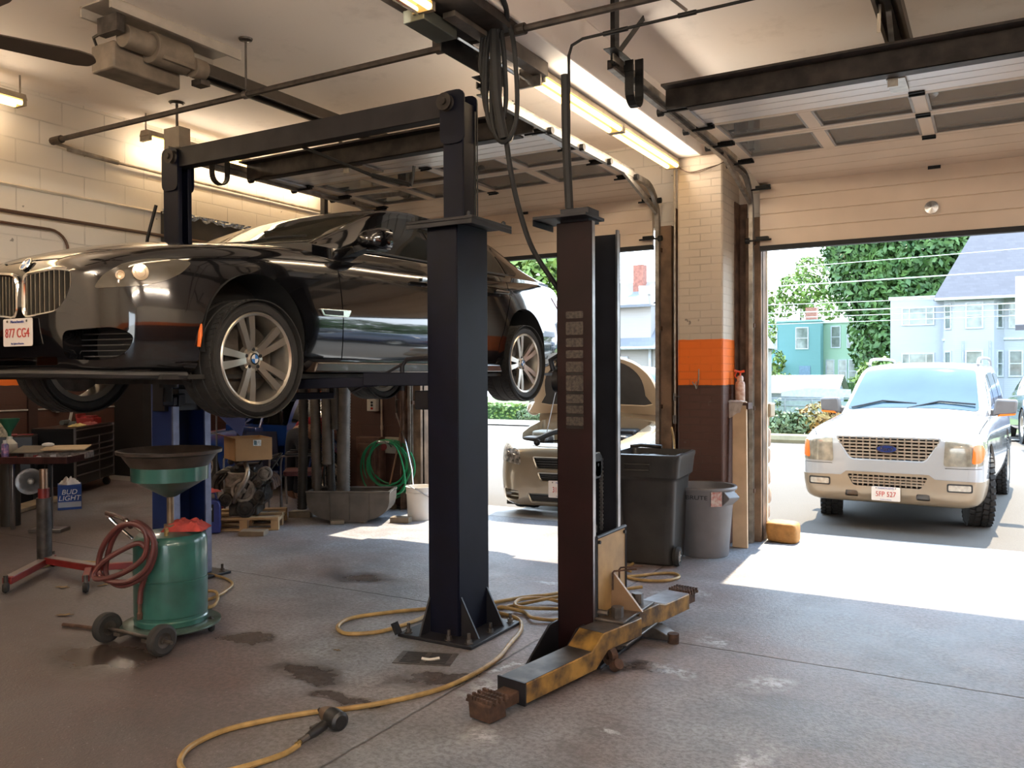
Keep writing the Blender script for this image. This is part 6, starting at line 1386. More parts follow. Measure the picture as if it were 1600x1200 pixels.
for k in range(22):
    c = P+u*random.uniform(-0.36, 0.38)+v*random.uniform(-0.22, 0.0)+Vector((0,0,0.746)); rz = random.uniform(0, PI); kind = k % 4; s = random.uniform(0.7, 1.2)
    names = (('wrench', 'wrench'), ('bolt', 'bolt'), ('socket', 'socket'), ('bracket', 'bracket'))[kind]
    def fn(m, kind=kind, s=s):
        if kind == 0: m.b2((-0.09*s, -0.009, 0.0), (0.09*s, 0.009, 0.008)); m.cyl((0.09*s, 0, 0), (0.09*s, 0, 0.011), 0.02, n=10); m.cyl((-0.09*s, 0, 0), (-0.09*s, 0, 0.011), 0.017, n=6)
        elif kind == 1: m.cyl((-0.05*s, 0, 0.012), (0.03*s, 0, 0.012), 0.008, n=8); m.cyl((0.03*s, 0, 0.014), (0.042*s, 0, 0.014), 0.014, n=6)
        elif kind == 2: m.cyl((0, 0, 0), (0, 0, 0.05*s), 0.02*s, n=14); m.cyl((0, 0, 0.05*s), (0, 0, 0.052*s), 0.012*s, n=8)
        else: m.b2((-0.05*s, -0.03*s, 0), (0.05*s, 0.03*s, 0.006)); m.b2((-0.05*s, -0.03*s, 0), (-0.044*s, 0.03*s, 0.05*s))
    small(names[0], {'wrench': 'steel wrench among the parts on the maroon tray', 'bolt': 'loose bolt among the parts on the maroon tray', 'socket': 'steel socket standing among the parts on the tray', 'bracket': 'small bent bracket among the parts on the tray'}[names[0]], names[1], c, rz, fn, M_part[k % 4 if k % 3 else 2], group={'wrench': 'wrenches on the maroon tray', 'bolt': 'bolts on the maroon tray', 'socket': 'sockets on the maroon tray', 'bracket': 'brackets on the maroon tray'}[names[0]])
# flattened carton and gasket box on the tray
o = small('flattened_carton', 'flat tan cardboard sheet lying across the tray', 'cardboard', P+u*0.20+v*0.16+Vector((0,0,0.86)), a+0.2, lambda m: m.box((0, 0, 0), (0.44, 0.26, 0.012), (0.10, 0.0, 0)), mat('tan_cardboard', (0.46, 0.35, 0.22), 0.8, 0, 0.12, 6))
o = small('parts_carton', 'long grey printed parts box under the cardboard on the tray', 'box', P+u*0.12+v*0.17+Vector((0,0,0.746)), a+0.1, lambda m: m.b2((-0.32, -0.11, 0.0), (0.32, 0.11, 0.07)), mat('grey_printed_carton', (0.22, 0.20, 0.19), 0.6, 0, 0.5, 22), bev=0.004)
o = small('metal_tray_lid', 'grey sheet metal lid tilted on the tray beside the cardboard', 'lid', P+u*-0.12+v*0.14+Vector((0,0,0.845)), a, lambda m: m.box((0, 0, 0), (0.42, 0.26, 0.008), (0.22, 0, 0)), mat('grey_sheet', (0.20, 0.18, 0.15), 0.35, 0.6))
small('crumpled_paper', 'crumpled white paper on the sheet metal lid', 'paper', P+u*-0.02+v*0.20+Vector((0,0,0.88)), a, lambda m: m.ball((0, 0, 0.01), (0.07, 0.05, 0.025), 10, 6), mat('white_paper', (0.62, 0.62, 0.62), 0.7))
# spray can and funnel bottle at the left edge
o = thing('spray_can', 'patterned spray can at the left edge of the tray', 'can', tuple(P+u*-0.37+v*0.0+Vector((0,0,0.746)))); c = P+u*-0.37+Vector((0,0,0.746))
MB().lathe([(0, 0), (0.034, 0), (0.036, 0.006), (0.036, 0.16), (0.026, 0.175), (0.0, 0.178)], c, (0,0,1), 20).build('can_body', mat('pink_blue_print', (0.42, 0.20, 0.32), 0.35, 0.2, 0.8, 28, c2=(0.06, 0.08, 0.24)), o); MB().cyl(c+Vector((0,0,0.175)), c+Vector((0,0,0.21)), 0.02).build('cap', M_part[2], o)
o = thing('funnel_bottle', 'white jug with a green funnel stuck in its neck', 'jug', tuple(P+u*-0.47+v*0.25)); c = P+u*-0.47+v*0.25
MB().lathe([(0, 0), (0.10, 0), (0.10, 0.80), (0, 0.80)], c, (0,0,1), 16).build('stand', mat('dark_stand', (0.03, 0.025, 0.02), 0.6), o)
MB().lathe([(0, 0.80), (0.075, 0.80), (0.08, 0.82), (0.075, 0.90), (0.03, 0.95), (0.028, 0.98), (0, 0.98)], c, (0,0,1), 20).build('jug', mat('milky_jug', (0.50, 0.48, 0.42), 0.45), o)
MB().lathe([(0.013, 0.96), (0.02, 1.02), (0.095, 1.15), (0.10, 1.175), (0.094, 1.175), (0.088, 1.15), (0.016, 1.03)], c, (0,0,1), 24).build('funnel', mat('green_funnel', (0.015, 0.10, 0.055), 0.4), o)
# clamp lamp reflector below the tray
o = thing('clamp_lamp', 'silver dish clamp lamp hanging under the tray', 'lamp', (-8.90, 5.22, 0.52)); c = Vector((-8.90, 5.20, 0.52)); d = Vector((0.80, -0.60, 0.10)).normalized()
MB().lathe([(0.03, -0.09), (0.05, -0.08), (0.10, -0.03), (0.135, 0.03), (0.138, 0.04), (0.132, 0.035), (0.095, -0.025), (0.045, -0.07), (0.03, -0.075)], c, d, 32).build('reflector', mat('spun_aluminium', (0.55, 0.56, 0.58), 0.3, 0.9, 0.1, 20), o)
MB().lathe([(0, -0.075), (0.03, -0.07), (0.035, -0.03), (0.02, 0.0), (0, 0.005)], c, d, 16).build('bulb', mat('frosted_bulb', (0.6, 0.6, 0.58), 0.3), o); MB().tube([c-d*0.08, c-d*0.16, c-d*0.18+Vector((0,0,0.24))], 0.02, 8).build('clamp', M_plast, o)
# beer carton
o = thing('beer_carton', 'blue beer carton with white lettering on the floor by the trolley', 'carton', (-9.95, 6.30, 0)); c = Vector((-9.95, 6.30, 0)); n = Vector((0.845, -0.535, 0)).normalized(); r = Vector((0.535, 0.845, 0)).normalized()
MB().prism([(-0.13, 0.0), (0.13, 0.0), (0.13, 0.30), (-0.13, 0.30)], c, r, (0,0,1), n, -0.13, 0.13).build('carton', mat('beer_blue', (0.012, 0.055, 0.25), 0.4, 0, 0.15, 6), o)
MB().prism([(-0.125, 0.03), (0.125, 0.03), (0.125, 0.095), (-0.125, 0.095)], c, r, (0,0,1), n, 0.13, 0.132).build('silver_band', mat('carton_silver', (0.34, 0.37, 0.43), 0.4), o)
for k, w in enumerate(('BUD', 'LIGHT')): text('carton_lettering', w, 0.085, mat('carton_white', (0.75, 0.77, 0.8), 0.5), o, n*0.134+Vector((0, 0, 0.215-0.075*k)), r, (0,0,1), sx=1.0, shear=0.2)
rag('shop_rag', 'white paper towels sticking out of the blue beer carton', tuple(c+Vector((0,0,0.295))), 0.18, 0.18, 0.14, mat('white_towel', (0.58, 0.58, 0.58), 0.9), 2)
# plank with dark bundle at the left edge
o = thing('floor_plank', 'long pale plank lying on the floor at the left edge', 'plank', (-10.3, 5.9, 0)); MB().beam((-9.6, 4.75, 0.03), (-10.75, 6.62, 0.03), 0.26, 0.045).build('plank', mat('dusty_plank', (0.24, 0.185, 0.125), 0.75, 0, 0.2, 5), o, bev=0.003)
o = thing('tarp_bundle', 'crumpled dark tarp bundle heaped on the plank', 'tarp', (-10.15, 5.35, 0.06)); MB().grid(26, 14, lambda a, b: (lambda d: Vector((-10.12, 5.30, 0.06))+Vector((d.x*0.34, d.y*0.42, max(0, d.z)*0.42))*(1+0.28*noise.noise(d*2.6)))(Vector((math.cos(2*PI*a)*math.sin(PI*b), math.sin(2*PI*a)*math.sin(PI*b), -math.cos(PI*b)))), closed_u=True).build('tarp', mat('dark_tarp', (0.022, 0.021, 0.021), 0.5, 0, 0.4, 9), o, smooth=1.2)
# ---- jerrycan / battery charger, blue, with rag
o = thing('battery_charger', 'blue battery charger case on the floor by the engine pallet', 'charger', (-7.12, 5.98, 0)); c = Vector((-7.12, 6.0, 0)); n = Vector((0.72, -0.69, 0)).normalized(); r = Vector((0.69, 0.72, 0)).normalized(); M_chb = mat('royal_blue_case', (0.018, 0.032, 0.20), 0.38, 0, 0.15, 6)
MB().prism(round_poly([(-0.14, 0.01), (0.14, 0.01), (0.14, 0.30), (0.11, 0.35), (-0.11, 0.35), (-0.14, 0.30)], 0.02), c, r, (0,0,1), n, -0.11, 0.11).build('case', M_chb, o, bev=0.01)
MB().prism([(-0.075, 0.13), (0.075, 0.13), (0.075, 0.31), (-0.075, 0.31)], c, r, (0,0,1), n, 0.112, 0.116).build('panel', M_black, o)
MB().prism([(-0.06, 0.25), (0.06, 0.25), (0.06, 0.275), (-0.06, 0.275)], c, r, (0,0,1), n, 0.116, 0.119).build('meter', mat('grey_meter', (0.35, 0.35, 0.36), 0.4), o)
m = MB(); m.tube([c-r*0.10+Vector((0,0,0.34)), c-r*0.08+Vector((0,0,0.42)), c+r*0.08+Vector((0,0,0.42)), c+r*0.10+Vector((0,0,0.34))], 0.014, 8); m.build('carry_handle', M_chb, o)
m = MB(); m.tube(crom([c-r*0.13+Vector((0,0,0.30)), c-r*0.24+Vector((0,0,0.22)), c-r*0.27+Vector((0,0,0.34)), c-r*0.20+Vector((0,0,0.42)), c-r*0.35+Vector((0.1,0,0.36)), c-r*0.5+Vector((0.0,0.1,0.02))], 5), 0.012, 6); m.build('cable', M_rubber, o)
rag('shop_rag', 'red rag on top of the blue battery charger', tuple(c+Vector((0,0,0.425))), 0.24, 0.2, 0.06, M_ragr, 12)
# ---- engine on a pallet
p0 = Vector((-7.06, 6.52, 0)); u = Vector((0.80, 0.60, 0)); v = Vector((-0.60, 0.80, 0)); up = Vector((0,0,1))
M_pal = mat('pallet_pine', (0.42, 0.29, 0.16), 0.7, 0, 0.2, 6)
o = thing('pallet', 'small pale wooden pallet under the dirty engine', 'pallet', tuple(p0))
def pb(m, a0, a1, b0, b1, z0, z1): m.prism([(a0, b0), (a1, b0), (a1, b1), (a0, b1)], p0, u, v, up, z0, z1)
for b in (-0.34, -0.05, 0.24):
    m = MB(); pb(m, -0.36, 0.36, b, b+0.09, 0.115, 0.14); m.build('deck_board', M_pal, o, bev=0.003)
    m = MB(); pb(m, -0.36, 0.36, b, b+0.09, 0.001, 0.022); m.build('bottom_board', M_pal, o, bev=0.003)
for a in (-0.36, -0.04, 0.28):
    m = MB(); pb(m, a, a+0.08, -0.34, 0.33, 0.085, 0.115); m.build('stringer', M_pal, o, bev=0.003)
    for b in (-0.34, -0.05, 0.24):
        m = MB(); pb(m, a, a+0.08, b, b+0.09, 0.022, 0.085); m.build('block', M_pal, o)
M_iron = mat('dirty_cast_iron', (0.055, 0.050, 0.045), 0.55, 0.5, 0.6, 12, 0.4); M_alu = mat('dull_cast_aluminium', (0.24, 0.23, 0.21), 0.45, 0.8, 0.45, 14, 0.3)
o = thing('engine_block', 'dirty car engine sitting on the small pallet', 'engine', tuple(p0+Vector((0,0,0.14))))
def E_(a, b, z): return p0+u*a+v*b+Vector((0,0,z))
def ebox(name, a, b, z, d, m, rot=0.0, bev=0.012):
    M = Matrix((u, v, up)).transposed(); q = MB(); q.box(E_(a, b, z), d, M @ Matrix.Rotation(rot, 3, 'X')); return q.build(name, m, o, bev=bev)
ebox('oil_pan', -0.02, 0.0, 0.21, (0.30, 0.46, 0.13), M_iron); ebox('crankcase', 0, 0, 0.36, (0.42, 0.56, 0.20), M_iron, bev=0.02); ebox('cylinder_head', -0.02, 0, 0.53, (0.36, 0.54, 0.16), M_alu); ebox('valve_cover', -0.02, 0.0, 0.635, (0.26, 0.50, 0.07), M_plast, bev=0.02)
for k in range(4):
    b = -0.18+0.12*k; MB().tube(crom([E_(-0.14, b, 0.56), E_(-0.26, b+0.02, 0.60), E_(-0.34, b+0.02, 0.50), E_(-0.34, b, 0.38)], 5), 0.030, 10).build('intake_runner', M_alu if k % 2 else M_iron, o)
    MB().tube(crom([E_(0.16, b-0.02, 0.54), E_(0.26, b-0.03, 0.53), E_(0.30, b-0.06+0.02*k, 0.42)], 5), 0.026, 10).build('exhaust_runner', M_rust, o)
f = -0.29
for nm, a, z, r_, m_ in (('crank_pulley', 0.02, 0.235, 0.085, M_plast), ('cam_cover', 0.0, 0.43, 0.125, M_alu), ('idler_pulley', 0.15, 0.50, 0.045, M_arm), ('water_pump_pulley', 0.16, 0.36, 0.065, M_iron), ('alternator', 0.22, 0.60, 0.075, M_alu), ('tensioner', 0.06, 0.60, 0.04, M_arm), ('power_pump', -0.18, 0.33, 0.07, M_iron)):
    q = MB(); q.lathe([(0.0, 0.09), (r_*0.25, 0.092), (r_*0.30, 0.075), (r_*0.72, 0.07), (r_*0.78, 0.092), (r_, 0.09), (r_*0.94, 0.07), (r_, 0.055), (r_, 0.03), (r_*0.8, 0.0)], E_(a, f+0.04, z), -v, 30); q.build(nm, m_, o)
MB().tube([E_(0.02+0.09*math.cos(t_), f-0.035, 0.235+0.09*math.sin(t_)) for t_ in [PI+PI*i/10 for i in range(11)]]+[E_(0.21, f-0.035, 0.40), E_(0.28, f-0.035, 0.62), E_(0.20, f-0.035, 0.67), E_(0.06, f-0.035, 0.50)], 0.010, 6, closed=True).build('belt', M_rubber, o)
MB().tube(crom([E_(-0.10, f, 0.30), E_(-0.06, f-0.06, 0.40), E_(0.02, f-0.07, 0.52), E_(0.05, f-0.04, 0.62), E_(0.0, f+0.1, 0.70)], 5), 0.026, 10).build('coolant_pipe', mat('pale_alloy_pipe', (0.36, 0.33, 0.29), 0.4, 0.7, 0.3, 10), o)
random.seed(21)
for k in range(16):
    a, b, z = random.uniform(-0.30, 0.28), random.uniform(-0.36, 0.26), random.uniform(0.30, 0.72); q = MB()
    if k % 2: q.tube(crom([E_(a, b, z), E_(a+random.uniform(-.12, .12), b+random.uniform(-.1, .1), z+random.uniform(-.08, .1)), E_(a+random.uniform(-.2, .2), b+random.uniform(-.15, .15), z+random.uniform(-.15, .05))], 4), 0.011, 6); q.build('wiring', M_rubber, o)
    else: q.cyl(E_(a, b, z), E_(a+0.02, b-0.05, z+0.03), random.uniform(0.018, 0.04), n=12); q.build('sensor', random.choice([M_iron, M_alu, M_plast]), o)
# cardboard box on the engine
o = thing('cardboard_box', 'open brown cardboard box sitting on top of the engine', 'box', tuple(E_(-0.02, -0.02, 0.70)), 0); M_card = mat('brown_cardboard', (0.34, 0.205, 0.095), 0.8, 0, 0.1, 5)
c = E_(0.00, -0.05, 0.735); r = Vector((0.45, 0.89, 0)).normalized(); n = Vector((0.89, -0.45, 0)).normalized(); w, dd, h = 0.19, 0.22, 0.235; tl = Vector((0,0,1))
def cb(a, b, z): return c+r*a+n*b+tl*z
m = MB(); th = 0.006
m.prism([(-w, -dd), (w, -dd), (w, dd), (-w, dd)], c, r, n, tl, 0, th)
m.prism([(-w, 0), (w, 0), (w, h), (-w, h)], c+n*dd, r, tl, n, 0, th); m.prism([(-w, 0), (w, 0), (w, h), (-w, h)], c-n*dd, r, tl, n, -th, 0)
m.prism([(-dd, 0), (dd, 0), (dd, h), (-dd, h)], c+r*w, n, tl, r, 0, th); m.prism([(-dd, 0), (dd, 0), (dd, h), (-dd, h)], c-r*w, n, tl, r, -th, 0); m.build('carton', M_card, o)
m = MB(); d2 = (-r*0.85+tl*0.30).normalized(); m.prism([(-dd, 0), (dd, 0), (dd-0.02, 0.16), (-dd+0.02, 0.16)], c-r*w+tl*h, n, d2, r, 0, th); m.build('flap', M_card, o)
m = MB(); m.prism([(-0.01, 0.155), (0.075, 0.15), (0.078, 0.215), (-0.008, 0.218)], c+n*(dd+th), r, tl, n, 0, 0.002); m.build('shipping_label', mat('box_label', (0.55, 0.60, 0.60), 0.6, 0, 0.3, 60), o); m = MB(); m.prism([(0.0, 0.165), (0.03, 0.163), (0.03, 0.208), (0.0, 0.21)], c+n*(dd+th+0.002), r, tl, n, 0, 0.001); m.build('label_print', mat('label_teal', (0.08, 0.16, 0.20), 0.6), o)
# wood offcuts on the floor
M_off = mat('grey_offcut', (0.20, 0.16, 0.115), 0.8, 0, 0.2, 8)
for (x, y, d, rz, lb) in ((-6.60, 6.15, (0.26, 0.16, 0.05), 0.5, 'pale wooden offcut on the floor in front of the pallet'), (-6.28, 7.06, (0.15, 0.10, 0.04), 0.7, 'small wooden block on the floor before the grey tub'), (-6.12, 7.26, (0.13, 0.08, 0.04), 0.2, 'smaller dark wooden block beside the grey tub'), (-5.72, 7.47, (0.22, 0.12, 0.06), 0.3, 'wooden block wedged between tub and white bucket'), (-6.95, 7.20, (0.26, 0.14, 0.07), 0.4, 'dark wood chunk at the left end of the tub')):
    small('wood_block', lb, 'wood block', (x, y, 0.001), rz, lambda m, d=d: m.b2((-d[0]/2, -d[1]/2, 0), (d[0]/2, d[1]/2, d[2])), M_off, bev=0.004)
# red steel pole (jack handle) and black bar behind the oil drain
o = thing('floor_jack', 'red floor jack with a tall T grip pole standing behind the oil drain', 'pole', (-7.80, 6.55, 0)); m = MB(); m.cyl((-7.82, 6.50, 0.05), (-7.80, 6.58, 1.22), 0.022); m.build('pole', M_jred, o); m = MB(); m.cyl((-7.92, 6.52, 1.24), (-7.74, 6.62, 1.24), 0.012); m.build('grip', M_trim, o)
m = MB(); m.b2((-7.98, 6.36, 0.05), (-7.66, 6.70, 0.16)); m.build('jack_body', M_jred, o, bev=0.015)
for x, y in ((-7.96, 6.38), (-7.68, 6.38), (-7.96, 6.68), (-7.68, 6.68)): MB().lathe([(0, -0.02), (0.04, -0.02), (0.045, 0), (0.04, 0.02), (0, 0.02)], (x, y, 0.046), (1,0,0), 16).build('jack_wheel', M_tire, o)
# ---- two waiting-room chairs with chrome arms
def office_chair(label, x, y, rz, seatc):
    t = thing('arm_chair', label, 'chair', (x, y, 0), rz, 'old visitor chairs')
    MB().grid(14, 14, lambda a, b: ((a-0.5)*0.48, (b-0.5)*0.46, 0.46+0.02*math.cos((a-.5)*PI)*math.cos((b-.5)*PI))).prism(round_poly([(-0.24, -0.23), (0.24, -0.23), (0.24, 0.23), (-0.24, 0.23)], 0.06), (0,0,0.41), (1,0,0), (0,1,0), (0,0,1), 0, 0.055).build('seat', seatc, t, local=True)
    MB().grid(16, 12, lambda a, b: ((a-0.5)*(0.46-0.10*b), 0.25+0.06*b+0.03*math.cos((a-.5)*PI), 0.52+0.42*b)).grid(16, 12, lambda a, b: ((a-0.5)*(0.46-0.10*b), 0.29+0.06*b+0.03*math.cos((a-.5)*PI), 0.52+0.42*b)).build('backrest', seatc, t, local=True)
    for s in (-1, 1):
        MB().tube(crom([(s*0.26, -0.24, 0.0), (s*0.265, -0.25, 0.40), (s*0.27, -0.24, 0.62), (s*0.27, -0.18, 0.66), (s*0.27, 0.16, 0.66), (s*0.265, 0.26, 0.60)], 4), 0.013, 8).build('arm', M_trim, t, local=True)
        MB().tube([(s*0.25, 0.27, 0.0), (s*0.25, 0.26, 0.45), (s*0.25, 0.28, 0.60)], 0.013, 8).build('leg', M_black, t, local=True)
        MB().b2((s*0.27-0.025, -0.20, 0.668), (s*0.27+0.025, 0.16, 0.69)).build('armrest', M_plast, t, local=True, bev=0.008)
    MB().tube([(-0.26, -0.22, 0.41), (0.26, -0.22, 0.41)], 0.012, 8).build('crossbar', M_black, t, local=True)
    return t
M_seat = mat('maroon_upholstery', (0.115, 0.035, 0.030), 0.9, 0, 0.15, 14)
office_chair('maroon chair with chrome arms between the engine and the hanging hoses', -7.46, 7.78, -0.9, M_seat)
office_chair('dark blue armed chair half hidden behind the engine', -7.72, 7.20, 0.5, mat('navy_upholstery', (0.015, 0.018, 0.05), 0.8))
# ---- hanging corrugated exhaust hoses
M_duct = mat('grey_corrugated_hose', (0.085, 0.072, 0.060), 0.5, 0.2, 0.25, 10); M_duct2 = mat('dark_corrugated_hose', (0.035, 0.030, 0.026), 0.55, 0.1, 0.25, 10)
hs = [(-6.90, 7.16, 0.055, 0.10, M_duct2, 'dark corrugated exhaust hose hanging farthest left, nearest the seats'), (-6.74, 7.20, 0.058, 0.16, M_duct, 'brown corrugated exhaust hose hanging second from the left'), (-6.64, 7.36, 0.045, 0.22, M_duct2, 'thin black exhaust hose tucked behind the others'), (-6.58, 7.24, 0.060, 0.62, M_duct, 'short corrugated exhaust hose ending above its neighbours'), (-6.48, 7.28, 0.062, 1.02, M_duct2, 'shortest dark exhaust hose hanging in the middle'), (-6.43, 7.36, 0.075, 0.12, M_duct, 'thick pale corrugated exhaust hose hanging rightmost into the tub')]
for i, (x, y, r_, zb, mm, lb) in enumerate(hs):
    t = thing('exhaust_hose', lb, 'hose', (x, y, zb), 0, 'hanging exhaust hoses'); n = int((2.9-zb)/0.016)
    pts = [(x+0.02*math.sin(k*0.02+i), y+0.015*math.sin(k*0.015+i*2), zb+(2.9-zb)*k/n) for k in range(n+1)]
    MB().tube(pts, r_*0.93, 14, ribs=0.14).build('duct', mm, t, smooth=1.2)
t = thing('hose_rack', 'ceiling rack bar that the exhaust hoses hang from', 'rack', (-6.6, 7.3, 2.9)); m = MB(); m.b2((-6.99, 7.14, 2.88), (-6.30, 7.44, 2.94)); m.b2((-6.68, 7.26, 2.94), (-6.62, 7.32, 4.03)); m.build('bar', M_lblack, t)
# ---- grey tub
t = thing('plastic_tub', 'grey half-barrel tub under the hanging exhaust hoses', 'tub', (-6.28, 7.38, 0)); a0 = Vector((-6.70, 7.13, 0)); a1 = Vector((-5.90, 7.53, 0)); d = (a1-a0).normalized(); n = Vector((d.y, -d.x, 0)); L = (a1-a0).length; M_tub = mat('grey_tub_plastic', (0.085, 0.072, 0.060), 0.55, 0, 0.25, 6)
cen = (a0+a1)/2
def tub(a, b, k=1.0):
    # half-cylinder trough, axis along n (toward the bay), round in the d-z plane
    th = PI*a; x = -math.cos(th)*(L/2+0.02); z = 0.34-0.335*math.sin(th)**0.55
    return cen+d*x*k+n*(0.20-0.40*b)*k+Vector((0, 0, z if k == 1 else z+0.012))
m = MB(); m.grid(25, 2, lambda a, b: tub(a, b)); m.grid(25, 2, lambda a, b: tub(a, b, 0.965))
for b in (0.0, 1.0): m.add([tub(i/24, b) for i in range(25)], [tuple(range(25))]) if b == 0 else m.add([tub(i/24, b) for i in range(25)], [tuple(range(25))])
m.build('tub_body', M_tub, t, smooth=0.5)
m = MB(); R4 = [tub(0, 0), tub(1, 0), tub(1, 1), tub(0, 1)]; m.tube([p+Vector((0,0,0.0)) for p in R4], 0.014, 6, closed=True)
for x in (-0.2, 0.02, 0.24): m.beam(cen+d*x+n*0.203+Vector((0,0,0.03)), cen+d*x+n*0.203+Vector((0,0,0.33)), 0.010, 0.010, (1,0,0))
m.build('rim', M_tub, t)
# ---- white bucket, green hose coil, wall fittings
t = thing('bucket', 'white plastic bucket in the sun by the left door jamb', 'bucket', (-5.66, 7.74, 0)); M_bk2 = mat('white_bucket', (0.70, 0.66, 0.60), 0.45, 0, 0.06, 4)
MB().lathe([(0, 0.0), (0.132, 0.0), (0.137, 0.01), (0.150, 0.29), (0.158, 0.292), (0.158, 0.31), (0.152, 0.312), (0.156, 0.365), (0.160, 0.375), (0.150, 0.375), (0.142, 0.30), (0.128, 0.02), (0, 0.015)], (-5.66, 7.74, 0), (0,0,1), 36).build('bucket_body', M_bk2, t); MB().tube([(-5.66+0.162*math.cos(a), 7.74+0.162*math.sin(a), 0.30-0.10*math.sin((a+0.6))) for a in [-2.6+2.9*i/14 for i in range(15)]], 0.005, 6).build('bail', M_trim, t)
t = thing('garden_hose', 'green garden hose coiled on a wall holder above the tub', 'hose', (-6.45, 8.2, 0.5)); M_gh = mat('green_garden_hose', (0.015, 0.23, 0.085), 0.35, 0, 0.15, 10)
pts = []; random.seed(4)
for k in range(7):
    rx, rz_ = 0.33+0.045*math.sin(k*2.1), 0.31+0.05*math.cos(k*1.7); cx, cz = -6.47+0.05*math.sin(k*1.3), 0.83-rz_+0.02*math.sin(k*3)
    for i in range(14):
        a = PI/2-2*PI*i/14; pts.append((cx+rx*math.cos(a), 8.21-0.012*k-0.02*math.sin(a*2+k), cz+rz_*math.sin(a)))
pts += [(-6.3, 8.09, 0.80), (-6.17, 8.07, 0.62), (-6.08, 8.02, 0.40), (-6.06, 7.97, 0.28), (-6.14, 7.92, 0.22), (-6.32, 7.90, 0.20), (-6.5, 7.92, 0.24)]
MB().tube(crom(pts, 3), 0.0105, 8).build('hose_coil', M_gh, t); MB().tube(crom([(-6.60, 8.10, 0.76), (-6.52, 8.07, 0.82), (-6.40, 8.07, 0.82), (-6.34, 8.10, 0.76)], 4), 0.007, 6).build('tie_wire', M_silver, t)
t = thing('hose_holder', 'tan cast hose holder on the brown wall behind the green hose', 'holder', (-6.47, 8.3, 0.8)); m = MB(); m.b2((-6.56, 8.09, 0.80), (-6.38, 8.345, 0.83)); m.b2((-6.60, 8.30, 0.66), (-6.34, 8.349, 0.86)); m.build('bracket', mat('cream_holder', (0.45, 0.40, 0.30), 0.5), t, bev=0.006)
t = thing('switch_box', 'pale door switch box with buttons on the brown wall', 'switch', (-6.79, 8.33, 1.25)); m = MB(); m.b2((-6.86, 8.27, 1.18), (-6.72, 8.35, 1.33)); m.build('box', mat('pale_switch_box', (0.55, 0.49, 0.40), 0.5), t, bev=0.006)
for z, mm in ((1.29, M_black), (1.255, M_black), (1.215, M_red)): MB().cyl((-6.775, 8.27, z), (-6.775, 8.255, z), 0.014, n=12).build('button', mm, t)
t = thing('switch_conduit', 'conduit running up from the switch box', 'conduit', (-6.8, 8.34, 1.33)); MB().cyl((-6.80, 8.335, 1.33), (-6.80, 8.335, 3.5), 0.012).build('conduit', M_conduit, t)
t = thing('water_pipe', 'pale vertical water pipe on the brown wall left of the brooms', 'pipe', (-6.68, 8.33, 0.9)); m = MB(); m.cyl((-6.665, 8.325, 0.72), (-6.685, 8.325, 2.6), 0.012); m.cyl((-6.665, 8.325, 0.95), (-6.665, 8.325, 1.0), 0.018); m.build('pipe_run', mat('cream_pipe', (0.5, 0.38, 0.26), 0.5), t)
MB().cyl((-6.63, 8.34, 0.74), (-6.60, 8.26, 0.74), 0.045, n=14).build('red_valve_wheel', M_case, t)
t = thing('steel_rod', 'bare jointed steel rod leaning on the brown wall into the bucket', 'rod', (-6.1, 8.0, 0.4)); m = MB(); m.tube([(-5.74, 7.75, 0.12), (-5.95, 7.98, 0.52), (-6.15, 8.13, 0.82), (-6.42, 8.30, 1.16)], 0.011, 8); m.build('rod', M_trim, t); m = MB(); m.tube([(-6.42, 8.31, 1.10), (-6.44, 8.325, 1.46)], 0.014, 8); m.box((-6.38, 8.31, 1.33), (0.10, 0.014, 0.014)); m.build('valve_end', M_arm, t)
t = thing('broom', 'wooden broom handle leaning on the brown wall by the door jamb', 'broom', (-6.35, 8.25, 0)); m = MB(); m.cyl((-6.47, 8.16, 0.09), (-6.19, 8.33, 1.60), 0.012); m.build('handle', mat('broom_handle', (0.26, 0.13, 0.06), 0.5), t); m = MB(); m.box((-6.48, 8.15, 0.07), (0.26, 0.06, 0.05), (0, 0, 0.1)); m.box((-6.48, 8.15, 0.025), (0.28, 0.07, 0.05), (0, 0, 0.1)); m.build('brush', mat('broom_bristles', (0.10, 0.07, 0.04), 0.9, 0, 0.4, 60), t)
t = thing('pull_chain', 'thin chain on a hook on the brown wall by the door jamb', 'chain', (-6.17, 8.33, 1.0)); m = MB()
for k in range(24): m.box((-6.17+0.004*(k % 2), 8.33, 0.62+0.021*k), (0.012 if k % 2 else 0.005, 0.005 if k % 2 else 0.012, 0.024))
m.build('chain', M_rust, t); m = MB(); m.box((-6.17, 8.335, 1.13), (0.09, 0.02, 0.014)); m.build('hook', M_rust, t)
t = thing('stacked_bricks', 'brown brick step stacked by the wall behind the green hose', 'bricks', (-6.75, 8.15, 0)); m = MB(); m.b2((-7.0, 8.22, 0), (-6.62, 8.348, 0.86)); m.b2((-6.95, 8.18, 0), (-6.66, 8.348, 0.78)); m.build('bricks', mat('brown_bricks', (0.12, 0.055, 0.035), 0.8, 0, 0.3, 8, 0.4), t, bev=0.01)
